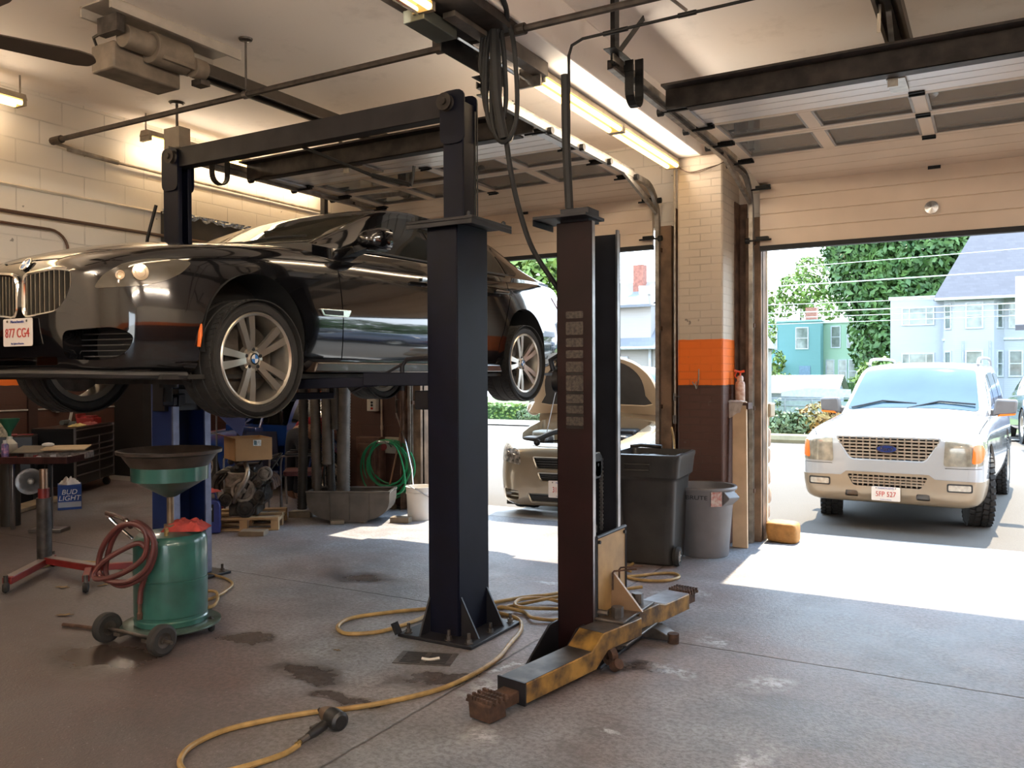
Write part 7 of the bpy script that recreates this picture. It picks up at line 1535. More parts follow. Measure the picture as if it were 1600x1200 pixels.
# wall conduit and outlet box on the far brown wall, vertical steel strap
t = thing('outlet_box', 'pale round outlet box on a white conduit on the far brown wall', 'outlet', (-12.55, 7.9, 1.2)); m = MB(); m.tube([(-12.575, 6.4, 1.13), (-12.575, 11.5, 1.13)], 0.012, 6); m.build('conduit', mat('white_conduit', (0.5, 0.46, 0.40), 0.4), t); m = MB(); m.cyl((-12.60, 7.75, 1.15), (-12.50, 7.75, 1.15), 0.075, n=18); m.build('box', mat('pale_outlet', (0.42, 0.40, 0.34), 0.5), t)
t = thing('wall_strap', 'dark vertical steel strap on the far painted wall', 'strap', (-12.57, 7.35, 1.5)); MB().b2((-12.60, 7.32, 0), (-12.55, 7.46, 3.1)).build('strap', mat('dark_red_steel', (0.035, 0.014, 0.010), 0.6), t)

# ---- the blue sedan parked across the side room, driver's door ajar
M_bluecar = mat('blue_car_paint', (0.012, 0.045, 0.22), 0.15, 0.1, 0.05, 3, coat=1.0)
def blue_sedan():
    t = thing('sedan', 'blue sedan with its driver door open, parked in the dim side room', 'car', (-10.25, 9.42, 0), -PI/2)
    zw = 0.30; wb = 2.45
    body = loft_body([(-0.84, 0.55, 0.30, 0.45, 0.52, .97, 0.58), (-0.80, 0.68, 0.20, 0.45, 0.56, .97, 0.64), (-0.65, 0.79, 0.18, 0.46, 0.62, .96, 0.72), (-0.35, 0.84, 0.18, 0.5, 0.69, .95, 0.80), (0.1, 0.85, 0.18, 0.5, 0.74, .94, 0.87), (0.6, 0.85, 0.18, 0.5, 0.80, .94, 0.93), (1.5, 0.85, 0.19, 0.5, 0.84, .94, 0.95), (2.6, 0.84, 0.2, 0.52, 0.88, .92, 1.0), (3.05, 0.80, 0.25, 0.54, 0.88, .9, 1.0), (3.2, 0.72, 0.35, 0.56, 0.82, .9, 0.93)], 50)
    cut = [arch_cut(y, zw, 0.33, s*0.5 if s > 0 else -1.2, 1.2 if s > 0 else -0.5) for y in (0, wb) for s in (1, -1)]
    DP = round_poly([(0.72, 0.90), (0.74, 0.30), (1.62, 0.30), (1.66, 0.60), (1.66, 0.94)], 0.04)
    cut.append(side_prism(DP, 0.55, 1.2))
    put('body', boolean(body, cut), M_bluecar, t)
    cab = loft_cabin([(0.40, 0.76, 0.91, 0.72, 0.92, 0.95), (0.8, 0.78, 0.92, 0.66, 1.10, 1.15), (1.2, 0.78, 0.93, 0.60, 1.27, 1.32), (1.5, 0.78, 0.94, 0.57, 1.34, 1.39), (2.0, 0.78, 0.95, 0.55, 1.35, 1.41), (2.4, 0.77, 0.97, 0.55, 1.28, 1.35), (2.8, 0.74, 0.98, 0.58, 1.12, 1.18), (3.0, 0.70, 0.98, 0.62, 1.01, 1.05)], 40)
    DW = round_poly([(0.82, 0.93), (1.16, 1.17), (1.42, 1.28), (1.64, 1.30), (1.66, 0.93)], 0.03)
    put('roof', boolean(cab, [side_prism(DW, 0.30, 1.2), plan_prism(round_poly([(-0.45, 0.9), (0.62, 0.9), (0.62, 2.4), (-0.45, 2.4)], 0.05), 0.5, 1.22)]), M_bluecar, t)
    gl = inflate(cab, 0.004)
    put('windshield', boolean(gl.copy(), [plan_prism(round_poly([(-0.70, 0.46), (0.70, 0.46), (0.55, 1.34), (-0.55, 1.34)], 0.06), 0.93, 1.6)], 'INTERSECT'), M_bkglass, t)
    put('rear_window', boolean(gl.copy(), [side_prism(round_poly([(1.72, 0.97), (1.72, 1.29), (2.15, 1.28), (2.45, 1.12), (2.50, 1.0)], 0.04), 0.35, 1.1)], 'INTERSECT'), M_bkglass, t)
    i = MB(); i.b2((-0.6, 1.55, 0.35), (0.55, 2.0, 0.55)); i.b2((0.12, 1.30, 0.36), (0.55, 1.75, 0.52)); i.b2((0.14, 1.70, 0.5), (0.53, 1.86, 1.05)); i.build('seat', mat('grey_seat_cloth', (0.06, 0.06, 0.065), 0.9), t, local=True, bev=0.03)
    MB().tube([(0.34+0.16*math.cos(a), 1.12+0.06*math.sin(a), 0.80+0.15*math.sin(a)) for a in [2*PI*k/20 for k in range(20)]], 0.013, 8, closed=True).build('steering_wheel', M_plast, t, local=True)
    # open door, hinged at its front edge
    d = MB(); th = R(27)
    hx, hy = 0.84, 0.74; e = Vector((math.sin(th), math.cos(th), 0)); nn = Vector((math.cos(th), -math.sin(th), 0))
    P = round_poly([(0.0, 0.30), (0.90, 0.30), (0.95, 0.60), (0.95, 0.93), (0.0, 0.90)], 0.05)
    do = MB().prism(P, (hx, hy, 0), e, (0,0,1), nn, -0.09, 0.02).build('front_door', M_bluecar, t, local=True, bev=0.012)
    f = MB(); L_ = [(0.06, 0.91), (0.42, 1.17), (0.68, 1.28), (0.93, 1.30), (0.94, 0.93)]
    f.tube([Vector((hx, hy, 0))+e*a-nn*(0.04+0.30*(z-0.92))+Vector((0,0,z)) for a, z in L_], 0.020, 8); f.build('window_frame', M_bluecar, do, local=True)
    MB().prism(round_poly([(0.08, 0.40), (0.86, 0.40), (0.90, 0.84), (0.06, 0.82)], 0.05), (hx, hy, 0), e, (0,0,1), nn, -0.105, -0.088).build('door_card', M_plast, do, local=True)
    MB().prism(round_poly([(0.952, 0.45), (0.952, 0.62), (0.951, 0.62), (0.951, 0.45)], 0.0005), (hx, hy, 0), e, (0,0,1), nn, -0.06, -0.03).build('latch', M_silver, do, local=True)
    mr = MB(); mr.ball((0.98, 0.86, 0.98), (0.10, 0.07, 0.075), 16, 10); mo = mr.build('door_mirror', M_bluecar, t, local=True); MB().ball((0.985, 0.905, 0.98), (0.088, 0.035, 0.062), 16, 10).build('mirror_glass', mat('bright_mirror', (0.70, 0.72, 0.62), 0.08, 0.6), mo, local=True)
    MB().prism(round_poly([(-0.62, 0.60), (-0.35, 0.66), (-0.30, 0.58), (-0.55, 0.52)], 0.02), (0,0,0), (0,1,0), (0,0,1), (1,0,0), 0.60, 0.83).build('headlamp', mat('clear_lamp', (0.5, 0.52, 0.55), 0.1, 0.3), t, local=True)
    for y in (0, wb):
        for s in (1, -1):
            w = make_tire('wheel', 0.30, 0.19, 0.19, t, (s*0.74, y, 0.30)); make_rim(w, 0.19, 0.19, s, 'five')
blue_sedan()
t = thing('blue_pennant', 'light blue triangular cloth hanging from a thin pole before the blue sedan', 'cloth', (-9.1, 7.85, 0)); q0 = Vector((-9.12, 7.86, 0)); m = MB(); m.cyl(q0, q0+Vector((0,0,1.12)), 0.012, n=8); m.build('pole', mat('grey_pole', (0.16, 0.17, 0.18), 0.5, 0.4), t); m = MB(); r = Vector((0.85, 0.5, 0)).normalized(); m.prism([(0.0, 1.12), (0.40, 1.05), (0.34, 0.80)], q0, r, (0,0,1), Vector((r.y, -r.x, 0)), 0, 0.008); m.build('cloth', mat('pale_blue_cloth', (0.06, 0.09, 0.28), 0.8), t)
# ---- person in a red shirt leaning into the blue sedan
def skin_body(name, chains, m, parent, sub=2):
    vs, es, rad, idx = [], [], [], {}
    for ch in chains:
        prev = None
        for p, r_ in ch:
            k = tuple(round(c_, 4) for c_ in p)
            if k not in idx: idx[k] = len(vs); vs.append(p); rad.append(r_)
            if prev is not None and prev != idx[k]: es.append((prev, idx[k]))
            prev = idx[k]
    me = bpy.data.meshes.new(name); me.from_pydata(vs, es, []); o_ = bpy.data.objects.new(name, me); COL.objects.link(o_)
    md = o_.modifiers.new('skin', 'SKIN'); md.use_smooth_shade = True
    for i_, r_ in enumerate(rad): me.skin_vertices[0].data[i_].radius = (r_, r_)
    me.skin_vertices[0].data[0].use_root = True
    sb = o_.modifiers.new('sub', 'SUBSURF'); sb.levels = sub; sb.render_levels = sub
    dg = bpy.context.evaluated_depsgraph_get(); dg.update(); n_ = bpy.data.meshes.new_from_object(o_.evaluated_get(dg), depsgraph=dg)
    bpy.data.objects.remove(o_)
    for p_ in n_.polygons: p_.use_smooth = True
    return put(name, n_, m, parent)
t = thing('person', 'person in a red shirt bending into the open door of the blue sedan', 'person', (-7.80, 8.02, 0))
M_skin = mat('skin', (0.42, 0.24, 0.16), 0.5, 0, 0.06, 6)
pel = (0.0, 0.05, 0.86); wst = (-0.06, 0.20, 0.93); chs = (-0.12, 0.42, 0.97); nk = (-0.15, 0.60, 0.99); hd = (-0.16, 0.68, 0.98); ht = (-0.17, 0.80, 0.95)
legL = [(pel, 0.13), ((-0.11, 0.04, 0.80), 0.10), ((-0.13, 0.02, 0.46), 0.065), ((-0.13, -0.02, 0.10), 0.045), ((-0.13, 0.10, 0.05), 0.04), ((-0.13, 0.19, 0.035), 0.03)]
legR = [(pel, 0.13), ((0.11, 0.02, 0.80), 0.10), ((0.13, -0.06, 0.46), 0.065), ((0.13, -0.14, 0.10), 0.045), ((0.13, -0.02, 0.05), 0.04), ((0.13, 0.07, 0.035), 0.03)]
armL = [(chs, 0.15), ((-0.31, 0.46, 0.96), 0.062), ((-0.37, 0.36, 0.76), 0.045), ((-0.36, 0.52, 0.62), 0.034), ((-0.355, 0.60, 0.585), 0.03)]
armR = [(chs, 0.15), ((0.08, 0.48, 0.96), 0.062), ((0.16, 0.60, 0.78), 0.045), ((0.05, 0.78, 0.70), 0.034), ((0.0, 0.85, 0.68), 0.03)]
skin_body('body', [[(pel, 0.13), (wst, 0.125), (chs, 0.15), (nk, 0.055), (hd, 0.085), (ht, 0.085)], legL, legR, armL, armR], M_skin, t)
for hx_, hy_, hz_, s_ in ((-0.355, 0.62, 0.575, -1), (0.0, 0.87, 0.675, 1)):
    skin_body('hand', [[((hx_, hy_-0.03, hz_+0.01), 0.028), ((hx_, hy_+0.03, hz_-0.01), 0.036), ((hx_, hy_+0.05, hz_-0.02), 0.034)]]+[[((hx_, hy_+0.05, hz_-0.02), 0.034), ((hx_+o_*0.02, hy_+0.085+l_*0.3, hz_-0.025), 0.010), ((hx_+o_*0.022, hy_+0.10+l_, hz_-0.055), 0.008)] for o_, l_ in ((-1.5, 0.0), (-0.5, 0.018), (0.5, 0.022), (1.5, 0.008))]+[[((hx_, hy_+0.03, hz_-0.01), 0.036), ((hx_+s_*0.045, hy_+0.05, hz_-0.025), 0.012), ((hx_+s_*0.05, hy_+0.08, hz_-0.04), 0.009)]], M_skin, t, 1)
skin_body('shirt', [[((-0.03, 0.12, 0.90), 0.142), (wst, 0.148), (chs, 0.172), ((-0.145, 0.55, 0.99), 0.10)], [(chs, 0.172), ((-0.31, 0.46, 0.96), 0.082), ((-0.345, 0.40, 0.84), 0.070)], [(chs, 0.172), ((0.08, 0.48, 0.96), 0.082), ((0.125, 0.55, 0.86), 0.070)]], mat('red_shirt', (0.30, 0.012, 0.022), 0.85, 0, 0.15, 8), t)
skin_body('trousers', [[((-0.02, 0.10, 0.89), 0.145), (pel, 0.150), ((-0.11, 0.04, 0.80), 0.118), ((-0.13, 0.02, 0.46), 0.085), ((-0.13, -0.02, 0.12), 0.068)], [(pel, 0.150), ((0.11, 0.02, 0.80), 0.118), ((0.13, -0.06, 0.46), 0.085), ((0.13, -0.14, 0.12), 0.068)]], mat('dark_trousers', (0.02, 0.022, 0.03), 0.9), t)
skin_body('hair', [[((-0.158, 0.68, 1.03), 0.06), ((-0.165, 0.75, 1.02), 0.075), ((-0.17, 0.83, 0.99), 0.06)]], mat('dark_hair', (0.02, 0.014, 0.01), 0.7), t)
# ================================================================ outside
G = -0.10
# ---- white SUV facing the right doorway
def white_suv():
    t = thing('suv', 'white and beige SUV parked outside the right doorway, facing in', 'suv', (-0.97, 10.98, G), R(-3.5)); t.scale = (0.95, 1, 1)
    M_w = mat('white_car_paint', (0.40, 0.40, 0.40), 0.18, 0, 0.02, 3, coat=1.0); M_b = mat('beige_bumper_paint', (0.33, 0.255, 0.175), 0.28, 0.2, 0.04, 3, coat=0.5)
    M_gl = mat('painted_sky_glass', (0.034, 0.062, 0.082), 0.03, 0.0, 0.15, 1.5, spec=0.7)  # blue of the reflected sky is put into the glass colour
    zw = 0.41; wb = 3.02
    body = loft_body([(-0.99, 0.55, 0.42, 0.60, 0.90, .985, 0.98), (-0.975, 0.78, 0.36, 0.58, 0.93, .985, 1.03), (-0.93, 0.90, 0.32, 0.57, 0.95, .985, 1.065), (-0.80, 0.965, 0.30, 0.58, 0.98, .98, 1.105), (-0.45, 0.99, 0.32, 0.62, 1.04, .97, 1.165), (0.2, 0.995, 0.35, 0.65, 1.10, .955, 1.225), (0.75, 0.995, 0.36, 0.68, 1.14, .95, 1.27), (2.0, 1.0, 0.36, 0.68, 1.17, .95, 1.27), (4.0, 0.985, 0.38, 0.68, 1.18, .95, 1.27), (4.17, 0.95, 0.42, 0.70, 1.15, .95, 1.24), (4.22, 0.85, 0.48, 0.72, 1.10, .95, 1.16)], 70)
    cab = loft_cabin([(0.66, 0.87, 1.19, 0.84, 1.21, 1.265), (0.95, 0.895, 1.20, 0.815, 1.40, 1.455), (1.30, 0.90, 1.21, 0.785, 1.63, 1.70), (1.52, 0.90, 1.22, 0.765, 1.745, 1.815), (1.9, 0.90, 1.22, 0.755, 1.80, 1.875), (3.4, 0.90, 1.22, 0.755, 1.81, 1.885), (3.95, 0.885, 1.22, 0.755, 1.76, 1.83), (4.12, 0.87, 1.22, 0.79, 1.50, 1.56), (4.18, 0.86, 1.22, 0.82, 1.25, 1.28)], 50)
    GR = [(-0.555, 1.03), (0.555, 1.03), (0.535, 0.975), (0.425, 0.80), (0.38, 0.77), (-0.38, 0.77), (-0.425, 0.80), (-0.535, 0.975)]
    LG = [(-0.43, 0.615), (0.43, 0.615), (0.36, 0.49), (-0.36, 0.49)]
    cut = [arch_cut(y, zw+0.06, 0.46, 0.60 if s > 0 else -1.2, 1.2 if s > 0 else -0.60) for y in (0, wb) for s in (1, -1)]
    cut += [front_prism(round_poly(GR, 0.05), -1.3, -0.90), front_prism(round_poly(LG, 0.03), -1.3, -0.90)]
    for s in (-1, 1):
        cut.append(front_prism(round_poly([(s*0.27-0.075+s*0.11, 0.365), (s*0.27+0.075+s*0.11, 0.365), (s*0.27+0.065+s*0.11, 0.435), (s*0.27-0.065+s*0.11, 0.435)], 0.02), -1.3, -0.92))
        cut += [front_prism([(s*0.97, 0.72), (s*0.60, 0.72), (s*0.60, 0.726), (s*0.97, 0.726)], -1.3, -0.85)]
        for yy in (0.72, 1.85, 2.85): cut.append(side_prism([(yy, 0.40), (yy+0.008, 0.40), (yy+0.008, 1.2), (yy, 1.2)], 0.93 if s > 0 else -1.2, 1.2 if s > 0 else -0.93))
    hl = [(-0.955, 0.0), (-0.955, 0.52), (-0.90, 0.80), (-0.60, 0.90), (0.5, 0.905)]
    for s in (1, -1):
        for i in range(len(hl)-1):
            a = Vector((s*hl[i][1], hl[i][0])); b = Vector((s*hl[i+1][1], hl[i+1][0])); d = (b-a).normalized(); n = Vector((-d.y, d.x))*0.005
            cut.append(plan_prism([tuple(a-n), tuple(a+n), tuple(b+n), tuple(b-n)], 1.0, 1.5))
    put('body', boolean(body, cut), M_w, t); put('roof', cab, M_w, t)
    fat = inflate(body, 0.010)
    low = boolean(fat.copy(), [front_prism([(-1.1, 0.2), (1.1, 0.2), (1.1, 0.585), (0.50, 0.600), (0.44, 0.645), (-0.44, 0.645), (-0.50, 0.600), (-1.1, 0.585)], -1.2, -0.50)], 'INTERSECT')
    low = boolean(low, [front_prism(round_poly(LG, 0.03), -1.3, -0.90)]+[front_prism(round_poly([(s*0.38-0.075, 0.365), (s*0.38+0.075, 0.365), (s*0.38+0.065, 0.435), (s*0.38-0.065, 0.435)], 0.02), -1.3, -0.92) for s in (1, -1)])
    put('front_bumper', low, M_b, t)
    # grilles
    def zspan(P, x):
        zs = []
        for j in range(len(P)):
            a, b = P[j], P[(j+1) % len(P)]
            if (a[0]-x)*(b[0]-x) < 0: zs.append(a[1]+(b[1]-a[1])*(x-a[0])/(b[0]-a[0]))
        return (min(zs), max(zs)) if len(zs) > 1 else None
    M_gw = mat('warm_grille_bar', (0.36, 0.29, 0.22), 0.35, 0.3, 0.05, 4)
    for nm, P, nx, nz, y0 in (('grille', GR, 15, 7, -0.965), ('lower_grille', LG, 15, 4, -0.975)):
        bk = MB().prism(P, (0, -0.905, 0), (1,0,0), (0,0,1), (0,1,0), -0.01, 0.0).build(nm, M_well, t, local=True)
        b = MB(); xs = [p[0] for p in P]; zs = [p[1] for p in P]
        for i in range(1, nx):
            x = min(xs)+(max(xs)-min(xs))*i/nx; z = zspan(P, x)
            if z: b.b2((x-0.007, y0-0.008, z[0]), (x+0.007, y0+0.03, z[1]))
        Pz = [(q[1], q[0]) for q in P]
        for i in range(1, nz):
            z = min(zs)+(max(zs)-min(zs))*i/nz; x = zspan(Pz, z)
            if x: b.b2((x[0], y0-0.01, z-0.009), (x[1], y0+0.03, z+0.009))
        b.build('grille_bars', M_gw, bk, local=True)
    P = round_poly(GR, 0.05); MB().tube([(p[0], -0.985+0.03*(abs(p[0])/0.55)**3, p[1]) for p in P], 0.016, 8, closed=True).build('grille_frame', M_w, t, local=True)
    # oval badge
    ov = MB().prism([(0.115*math.cos(a), 0.045*math.sin(a)) for a in [2*PI*i/28 for i in range(28)]], (0, -1.0, 0.905), (1,0,0), (0,0,1), (0,-1,0), -0.03, 0.0); bo = ov.build('badge', M_silver, t, local=True)
    MB().prism([(0.104*math.cos(a), 0.037*math.sin(a)) for a in [2*PI*i/28 for i in range(28)]], (0, -1.0, 0.905), (1,0,0), (0,0,1), (0,-1,0), 0.0, 0.003).build('badge_field', mat('badge_navy', (0.015, 0.03, 0.14), 0.3), bo, local=True)
    text('badge_script', 'Ford', 0.062, M_silver, bo, (0, -1.005, 0.905), (1,0,0), (0,0,1), sx=1.15, shear=0.25)
    # lamps
    for s in (1, -1):
        HL = round_poly([(s*0.585, 0.745), (s*0.965, 0.755), (s*0.99, 0.90), (s*0.965, 1.01), (s*0.60, 1.02)], 0.03)
        h = put('headlamp', boolean(inflate(body, 0.006), [front_prism(HL, -1.2, -0.55)], 'INTERSECT'), mat('hazy_headlamp', (0.30, 0.265, 0.20), 0.12, 0.2, 0.25, 12, coat=0.8), t)
        AM = round_poly([(s*0.86, 0.775), (s*0.955, 0.79), (s*0.975, 0.88), (s*0.955, 0.98), (s*0.875, 0.97)], 0.03)
        put('turn_signal', boolean(inflate(body, 0.009), [front_prism(AM, -1.2, -0.55)], 'INTERSECT'), M_orange, h)
        MB().lathe([(0.0, 0.0), (0.05, 0.004), (0.062, 0.012), (0.070, 0.012), (0.075, 0.0)], (s*0.70, -0.945, 0.86), (s*0.12, -1, 0.05), 24).build('lamp_reflector', M_silver, h, local=True)
        FG = round_poly([(s*0.62, 0.475), (s*0.87, 0.475), (s*0.87, 0.565), (s*0.62, 0.565)], 0.02)
        f = put('fog_lamp', boolean(inflate(body, 0.016), [front_prism(FG, -1.2, -0.6)], 'INTERSECT'), M_plast, t)
        FG2 = round_poly([(s*0.635, 0.49), (s*0.855, 0.49), (s*0.855, 0.55), (s*0.635, 0.55)], 0.015)
        put('fog_lens', boolean(inflate(body, 0.019), [front_prism(FG2, -1.2, -0.6)], 'INTERSECT'), mat('fog_lens_clear', (0.55, 0.50, 0.42), 0.1, 0.3, 0.2, 20), f)
        # door mirrors
        m = MB(); P = round_poly([(0.0, 1.20), (0.26, 1.22), (0.28, 1.40), (0.03, 1.41)], 0.04); m.prism(P, (s*0.93, 0.98, 0), (s,0,0), (0,0,1), (0,-1,0), -0.06, 0.09)
        mm = m.build('door_mirror', mat('grey_mirror_shell', (0.12, 0.11, 0.105), 0.4), t, local=True, bev=0.03)
        MB().prism(round_poly([(0.05, 1.195), (0.25, 1.215), (0.26, 1.235), (0.08, 1.225)], 0.01), (s*0.93, 0.98, 0), (s,0,0), (0,0,1), (0,-1,0), 0.0, 0.095).build('mirror_signal', M_orange, mm, local=True)
        MB().b2((s*0.90, 0.95, 1.20), (s*0.96, 1.02, 1.27)).build('mirror_arm', MATS['grey_mirror_shell'], mm, local=True)
        # roof rails
        r = MB(); r.tube(crom([(s*0.70, 1.70, 1.83), (s*0.70, 1.85, 1.91), (s*0.70, 2.6, 1.93), (s*0.70, 3.6, 1.92), (s*0.70, 3.85, 1.82)], 5), 0.022, 8); r.build('roof_rail', mat('grey_rail', (0.25, 0.25, 0.26), 0.4), t, local=True)
    gl = inflate(cab, 0.005)
    put('windshield', boolean(gl.copy(), [plan_prism(round_poly([(-0.80, 0.70), (0.80, 0.70), (0.69, 1.47), (-0.69, 1.47)], 0.07), 1.26, 2.0)], 'INTERSECT'), M_gl, t)
    for s in (1, -1):
        for nm, P in (('front_window', [(1.10, 1.27), (1.50, 1.66), (1.88, 1.72), (1.88, 1.27)]), ('rear_window', [(1.95, 1.27), (1.95, 1.72), (2.85, 1.73), (2.85, 1.27)]), ('quarter_window', [(2.95, 1.28), (2.95, 1.73), (3.80, 1.70), (3.95, 1.32)])):
            put(nm, boolean(gl.copy(), [side_prism(round_poly(P, 0.04), s*0.45, s*1.2)], 'INTERSECT'), mat('dark_side_glass', (0.02, 0.022, 0.024), 0.05), t)
    w = MB()
    for x0 in (-0.74, -0.05): w.tube([(x0, 0.70, 1.285), (x0+0.38, 0.80, 1.375), (x0+0.80, 0.78, 1.345)], 0.012, 6)
    w.build('wiper', M_plast, t, local=True)
    MB().prism(round_poly([(-0.06, 1.66), (0.06, 1.66), (0.06, 1.71), (-0.06, 1.71)], 0.015), (0, 1.30, 0), (1,0,0), (0,0.4,0.92), (0,-1,0.4), 0.0, 0.02)
    plate(t, 'licence_plate', (0.0, -1.045, 0.42), (1,0,0), (0,0,1), '5FP 527', 'MASSACHUSETTS', 'The Spirit of America')
    MB().cyl((0.86, -0.40, 1.15), (0.86, -0.42, 1.22), 0.004, n=6).build('antenna', M_silver, t, local=True)
    u = MB(); u.b2((-0.85, -0.80, 0.30), (0.85, 4.0, 0.42)); u.build('underbody', M_under, t, local=True)
    for y in (0, wb):
        for s in (1, -1):
            MB().lathe([(0.455, 0.0), (0.455, 0.32), (0.02, 0.33)], (s*0.96, y, zw+0.06), (-s,0,0), 30, -0.1, PI+0.1).build('wheel_liner', M_well, t, local=True)
            steer = R(13) if y == 0 else 0
            wl = make_tire('wheel', 0.41, 0.27, 0.225, t, (s*(0.865 if y else 0.835), y, zw), blocks=True, tread=0.012); wl.rotation_euler = (0, 0, steer)
            make_rim(wl, 0.225, 0.27, s, 'five')
white_suv()
# ---- champagne hatch with its bonnet up outside the left doorway
def silver_car():
    t = thing('sedan', 'champagne sedan with its bonnet raised outside the left doorway', 'car', (-4.37, 9.46, G+0.05), R(7.0))
    M_c = mat('champagne_paint', (0.32, 0.255, 0.175), 0.22, 0.35, 0.03, 3, coat=1.0); zw = 0.32; wb = 2.685
    body = loft_body([(-0.95, 0.40, 0.28, 0.46, 0.60, .97, 0.66), (-0.94, 0.55, 0.22, 0.46, 0.62, .97, 0.69), (-0.90, 0.68, 0.18, 0.46, 0.65, .97, 0.725), (-0.80, 0.79, 0.17, 0.46, 0.70, .965, 0.77), (-0.60, 0.855, 0.17, 0.47, 0.74, .96, 0.82), (-0.30, 0.885, 0.18, 0.5, 0.78, .95, 0.88), (0.1, 0.895, 0.18, 0.5, 0.82, .94, 0.935), (0.6, 0.895, 0.18, 0.5, 0.86, .94, 0.98), (1.5, 0.895, 0.19, 0.5, 0.90, .94, 1.0), (2.7, 0.89, 0.2, 0.52, 0.93, .92, 1.04), (3.3, 0.84, 0.25, 0.54, 0.92, .9, 1.04), (3.62, 0.74, 0.35, 0.56, 0.86, .9, 0.96)], 60)
    bay = [(-0.30, -0.82), (0.30, -0.82), (0.58, -0.70), (0.70, -0.40), (0.74, 0.38), (-0.74, 0.38), (-0.70, -0.40), (-0.58, -0.70)]
    UG = [(-0.36, 0.645), (0.36, 0.645), (0.30, 0.53), (-0.30, 0.53)]; UG2 = [(-0.30, 0.505), (0.30, 0.505), (0.25, 0.42), (-0.25, 0.42)]; LGr = [(-0.42, 0.315), (0.42, 0.315), (0.38, 0.22), (-0.38, 0.22)]
    cut = [arch_cut(y, zw, 0.36, 0.55 if s > 0 else -1.2, 1.2 if s > 0 else -0.55) for y in (0, wb) for s in (1, -1)]+[plan_prism(round_poly(bay, 0.08), 0.50, 1.2)]
    for P in (UG, UG2, LGr): cut.append(front_prism(round_poly(P, 0.03), -1.2, -0.87))
    for s in (1, -1): cut.append(front_prism(round_poly([(s*0.53, 0.33), (s*0.74, 0.34), (s*0.72, 0.24), (s*0.53, 0.235)], 0.025), -1.2, -0.70))
    put('body', boolean(body, cut), M_c, t)
    cab = loft_cabin([(0.45, 0.80, 0.97, 0.76, 0.98, 1.01), (0.85, 0.82, 0.98, 0.70, 1.16, 1.21), (1.3, 0.82, 0.99, 0.63, 1.36, 1.41), (1.7, 0.82, 1.0, 0.58, 1.42, 1.475), (2.3, 0.81, 1.01, 0.57, 1.40, 1.46), (2.9, 0.79, 1.03, 0.60, 1.22, 1.28), (3.3, 0.74, 1.04, 0.64, 1.08, 1.12)], 40)
    put('roof', cab, M_c, t); gl = inflate(cab, 0.005)
    put('windshield', boolean(gl.copy(), [plan_prism(round_poly([(-0.74, 0.50), (0.74, 0.50), (0.58, 1.36), (-0.58, 1.36)], 0.06), 1.0, 1.7)], 'INTERSECT'), mat('painted_sky_glass', (0.2, 0.3, 0.38), 0.03), t)
    for s in (1, -1): put('side_window', boolean(gl.copy(), [side_prism(round_poly([(0.95, 1.02), (1.45, 1.33), (2.3, 1.34), (2.8, 1.15), (2.85, 1.06)], 0.05), s*0.4, s*1.1)], 'INTERSECT'), M_bkglass, t)
    for P, y in ((UG, -0.90), (UG2, -0.90), (LGr, -0.90)):
        b = MB().prism(P, (0, y, 0), (1,0,0), (0,0,1), (0,1,0), 0, 0.01); xs = [p[0] for p in P]; zs = [p[1] for p in P]; k = b.build('grille', M_well, t, local=True)
        q = MB()
        for i in range(1, 5): z = min(zs)+(max(zs)-min(zs))*i/5; q.b2((min(xs)+0.03, y-0.012, z-0.004), (max(xs)-0.03, y, z+0.004))
        q.build('grille_bars', mat('dark_grille_bar', (0.06, 0.06, 0.06), 0.4), k, local=True)
        R_ = round_poly(P, 0.03); MB().tube([(p[0], -0.945+0.02*(p[0]/0.4)**2, p[1]) for p in R_], 0.012, 6, closed=True).build('grille_surround', mat('dull_silver', (0.5, 0.46, 0.38), 0.3, 0.8), k, local=True)
    for s in (1, -1):
        HL = round_poly([(s*0.50, 0.56), (s*0.80, 0.60), (s*0.88, 0.72), (s*0.87, 0.78), (s*0.66, 0.735), (s*0.52, 0.69)], 0.03)
        h = put('headlamp', boolean(inflate(body, 0.006), [front_prism(HL, -1.2, -0.42)], 'INTERSECT'), mat('faceted_headlamp', (0.34, 0.31, 0.27), 0.1, 0.4, 0.7, 26, coat=0.8), t)
        for z in (0.265, 0.305): MB().beam((s*0.54, -0.86, z), (s*0.73, -0.79, z), 0.02, 0.010).build('fog_vent_bar', mat('dull_silver', (0.5, 0.46, 0.38), 0.3), t, local=True)
        MB().ball((s*0.98, 0.72, 1.02), (0.10, 0.09, 0.075), 14, 10).build('door_mirror', M_c, t, local=True)
    plate(t, 'licence_plate', (0.0, -0.965, 0.36), (1,0,0), (0,0,1), '315 RV4', 'Massachusetts', 'The Spirit of America', cs=0.07)
    # raised bonnet, seen from its dark lined underside
    d = Vector((0, -0.55, 0.835)).normalized(); o = Vector((0, 0.42, 0.98)); nrm = Vector((0, -0.835, -0.55)).normalized()
    HP = [(-0.80, 0.0), (0.80, 0.0), (0.83, 0.25), (0.80, 0.62), (0.68, 0.88), (0.45, 1.05), (0.0, 1.13), (-0.45, 1.05), (-0.68, 0.88), (-0.80, 0.62), (-0.83, 0.25)]
    HP = [tuple(p)[:2] for p in crom([(a*1.0, b*0.60, 0) for a, b in HP], 3, True)]
    def hood(a, b):
        i = a*(len(HP)); return None
    hm = MB(); k = len(HP); c0 = Vector((0, 0.5))
    rings = []
    for s_, z_ in ((1.0, 0.0), (0.98, 0.022), (0.80, 0.022), (0.785, 0.006), (0.0, 0.006)):
        rings.append([o+Vector((1,0,0))*(p[0]*s_)+d*(0.5+(p[1]-0.5)*s_)+nrm*(z_-0.07*(1-(p[0]*s_/0.83)**2)) for p in HP])
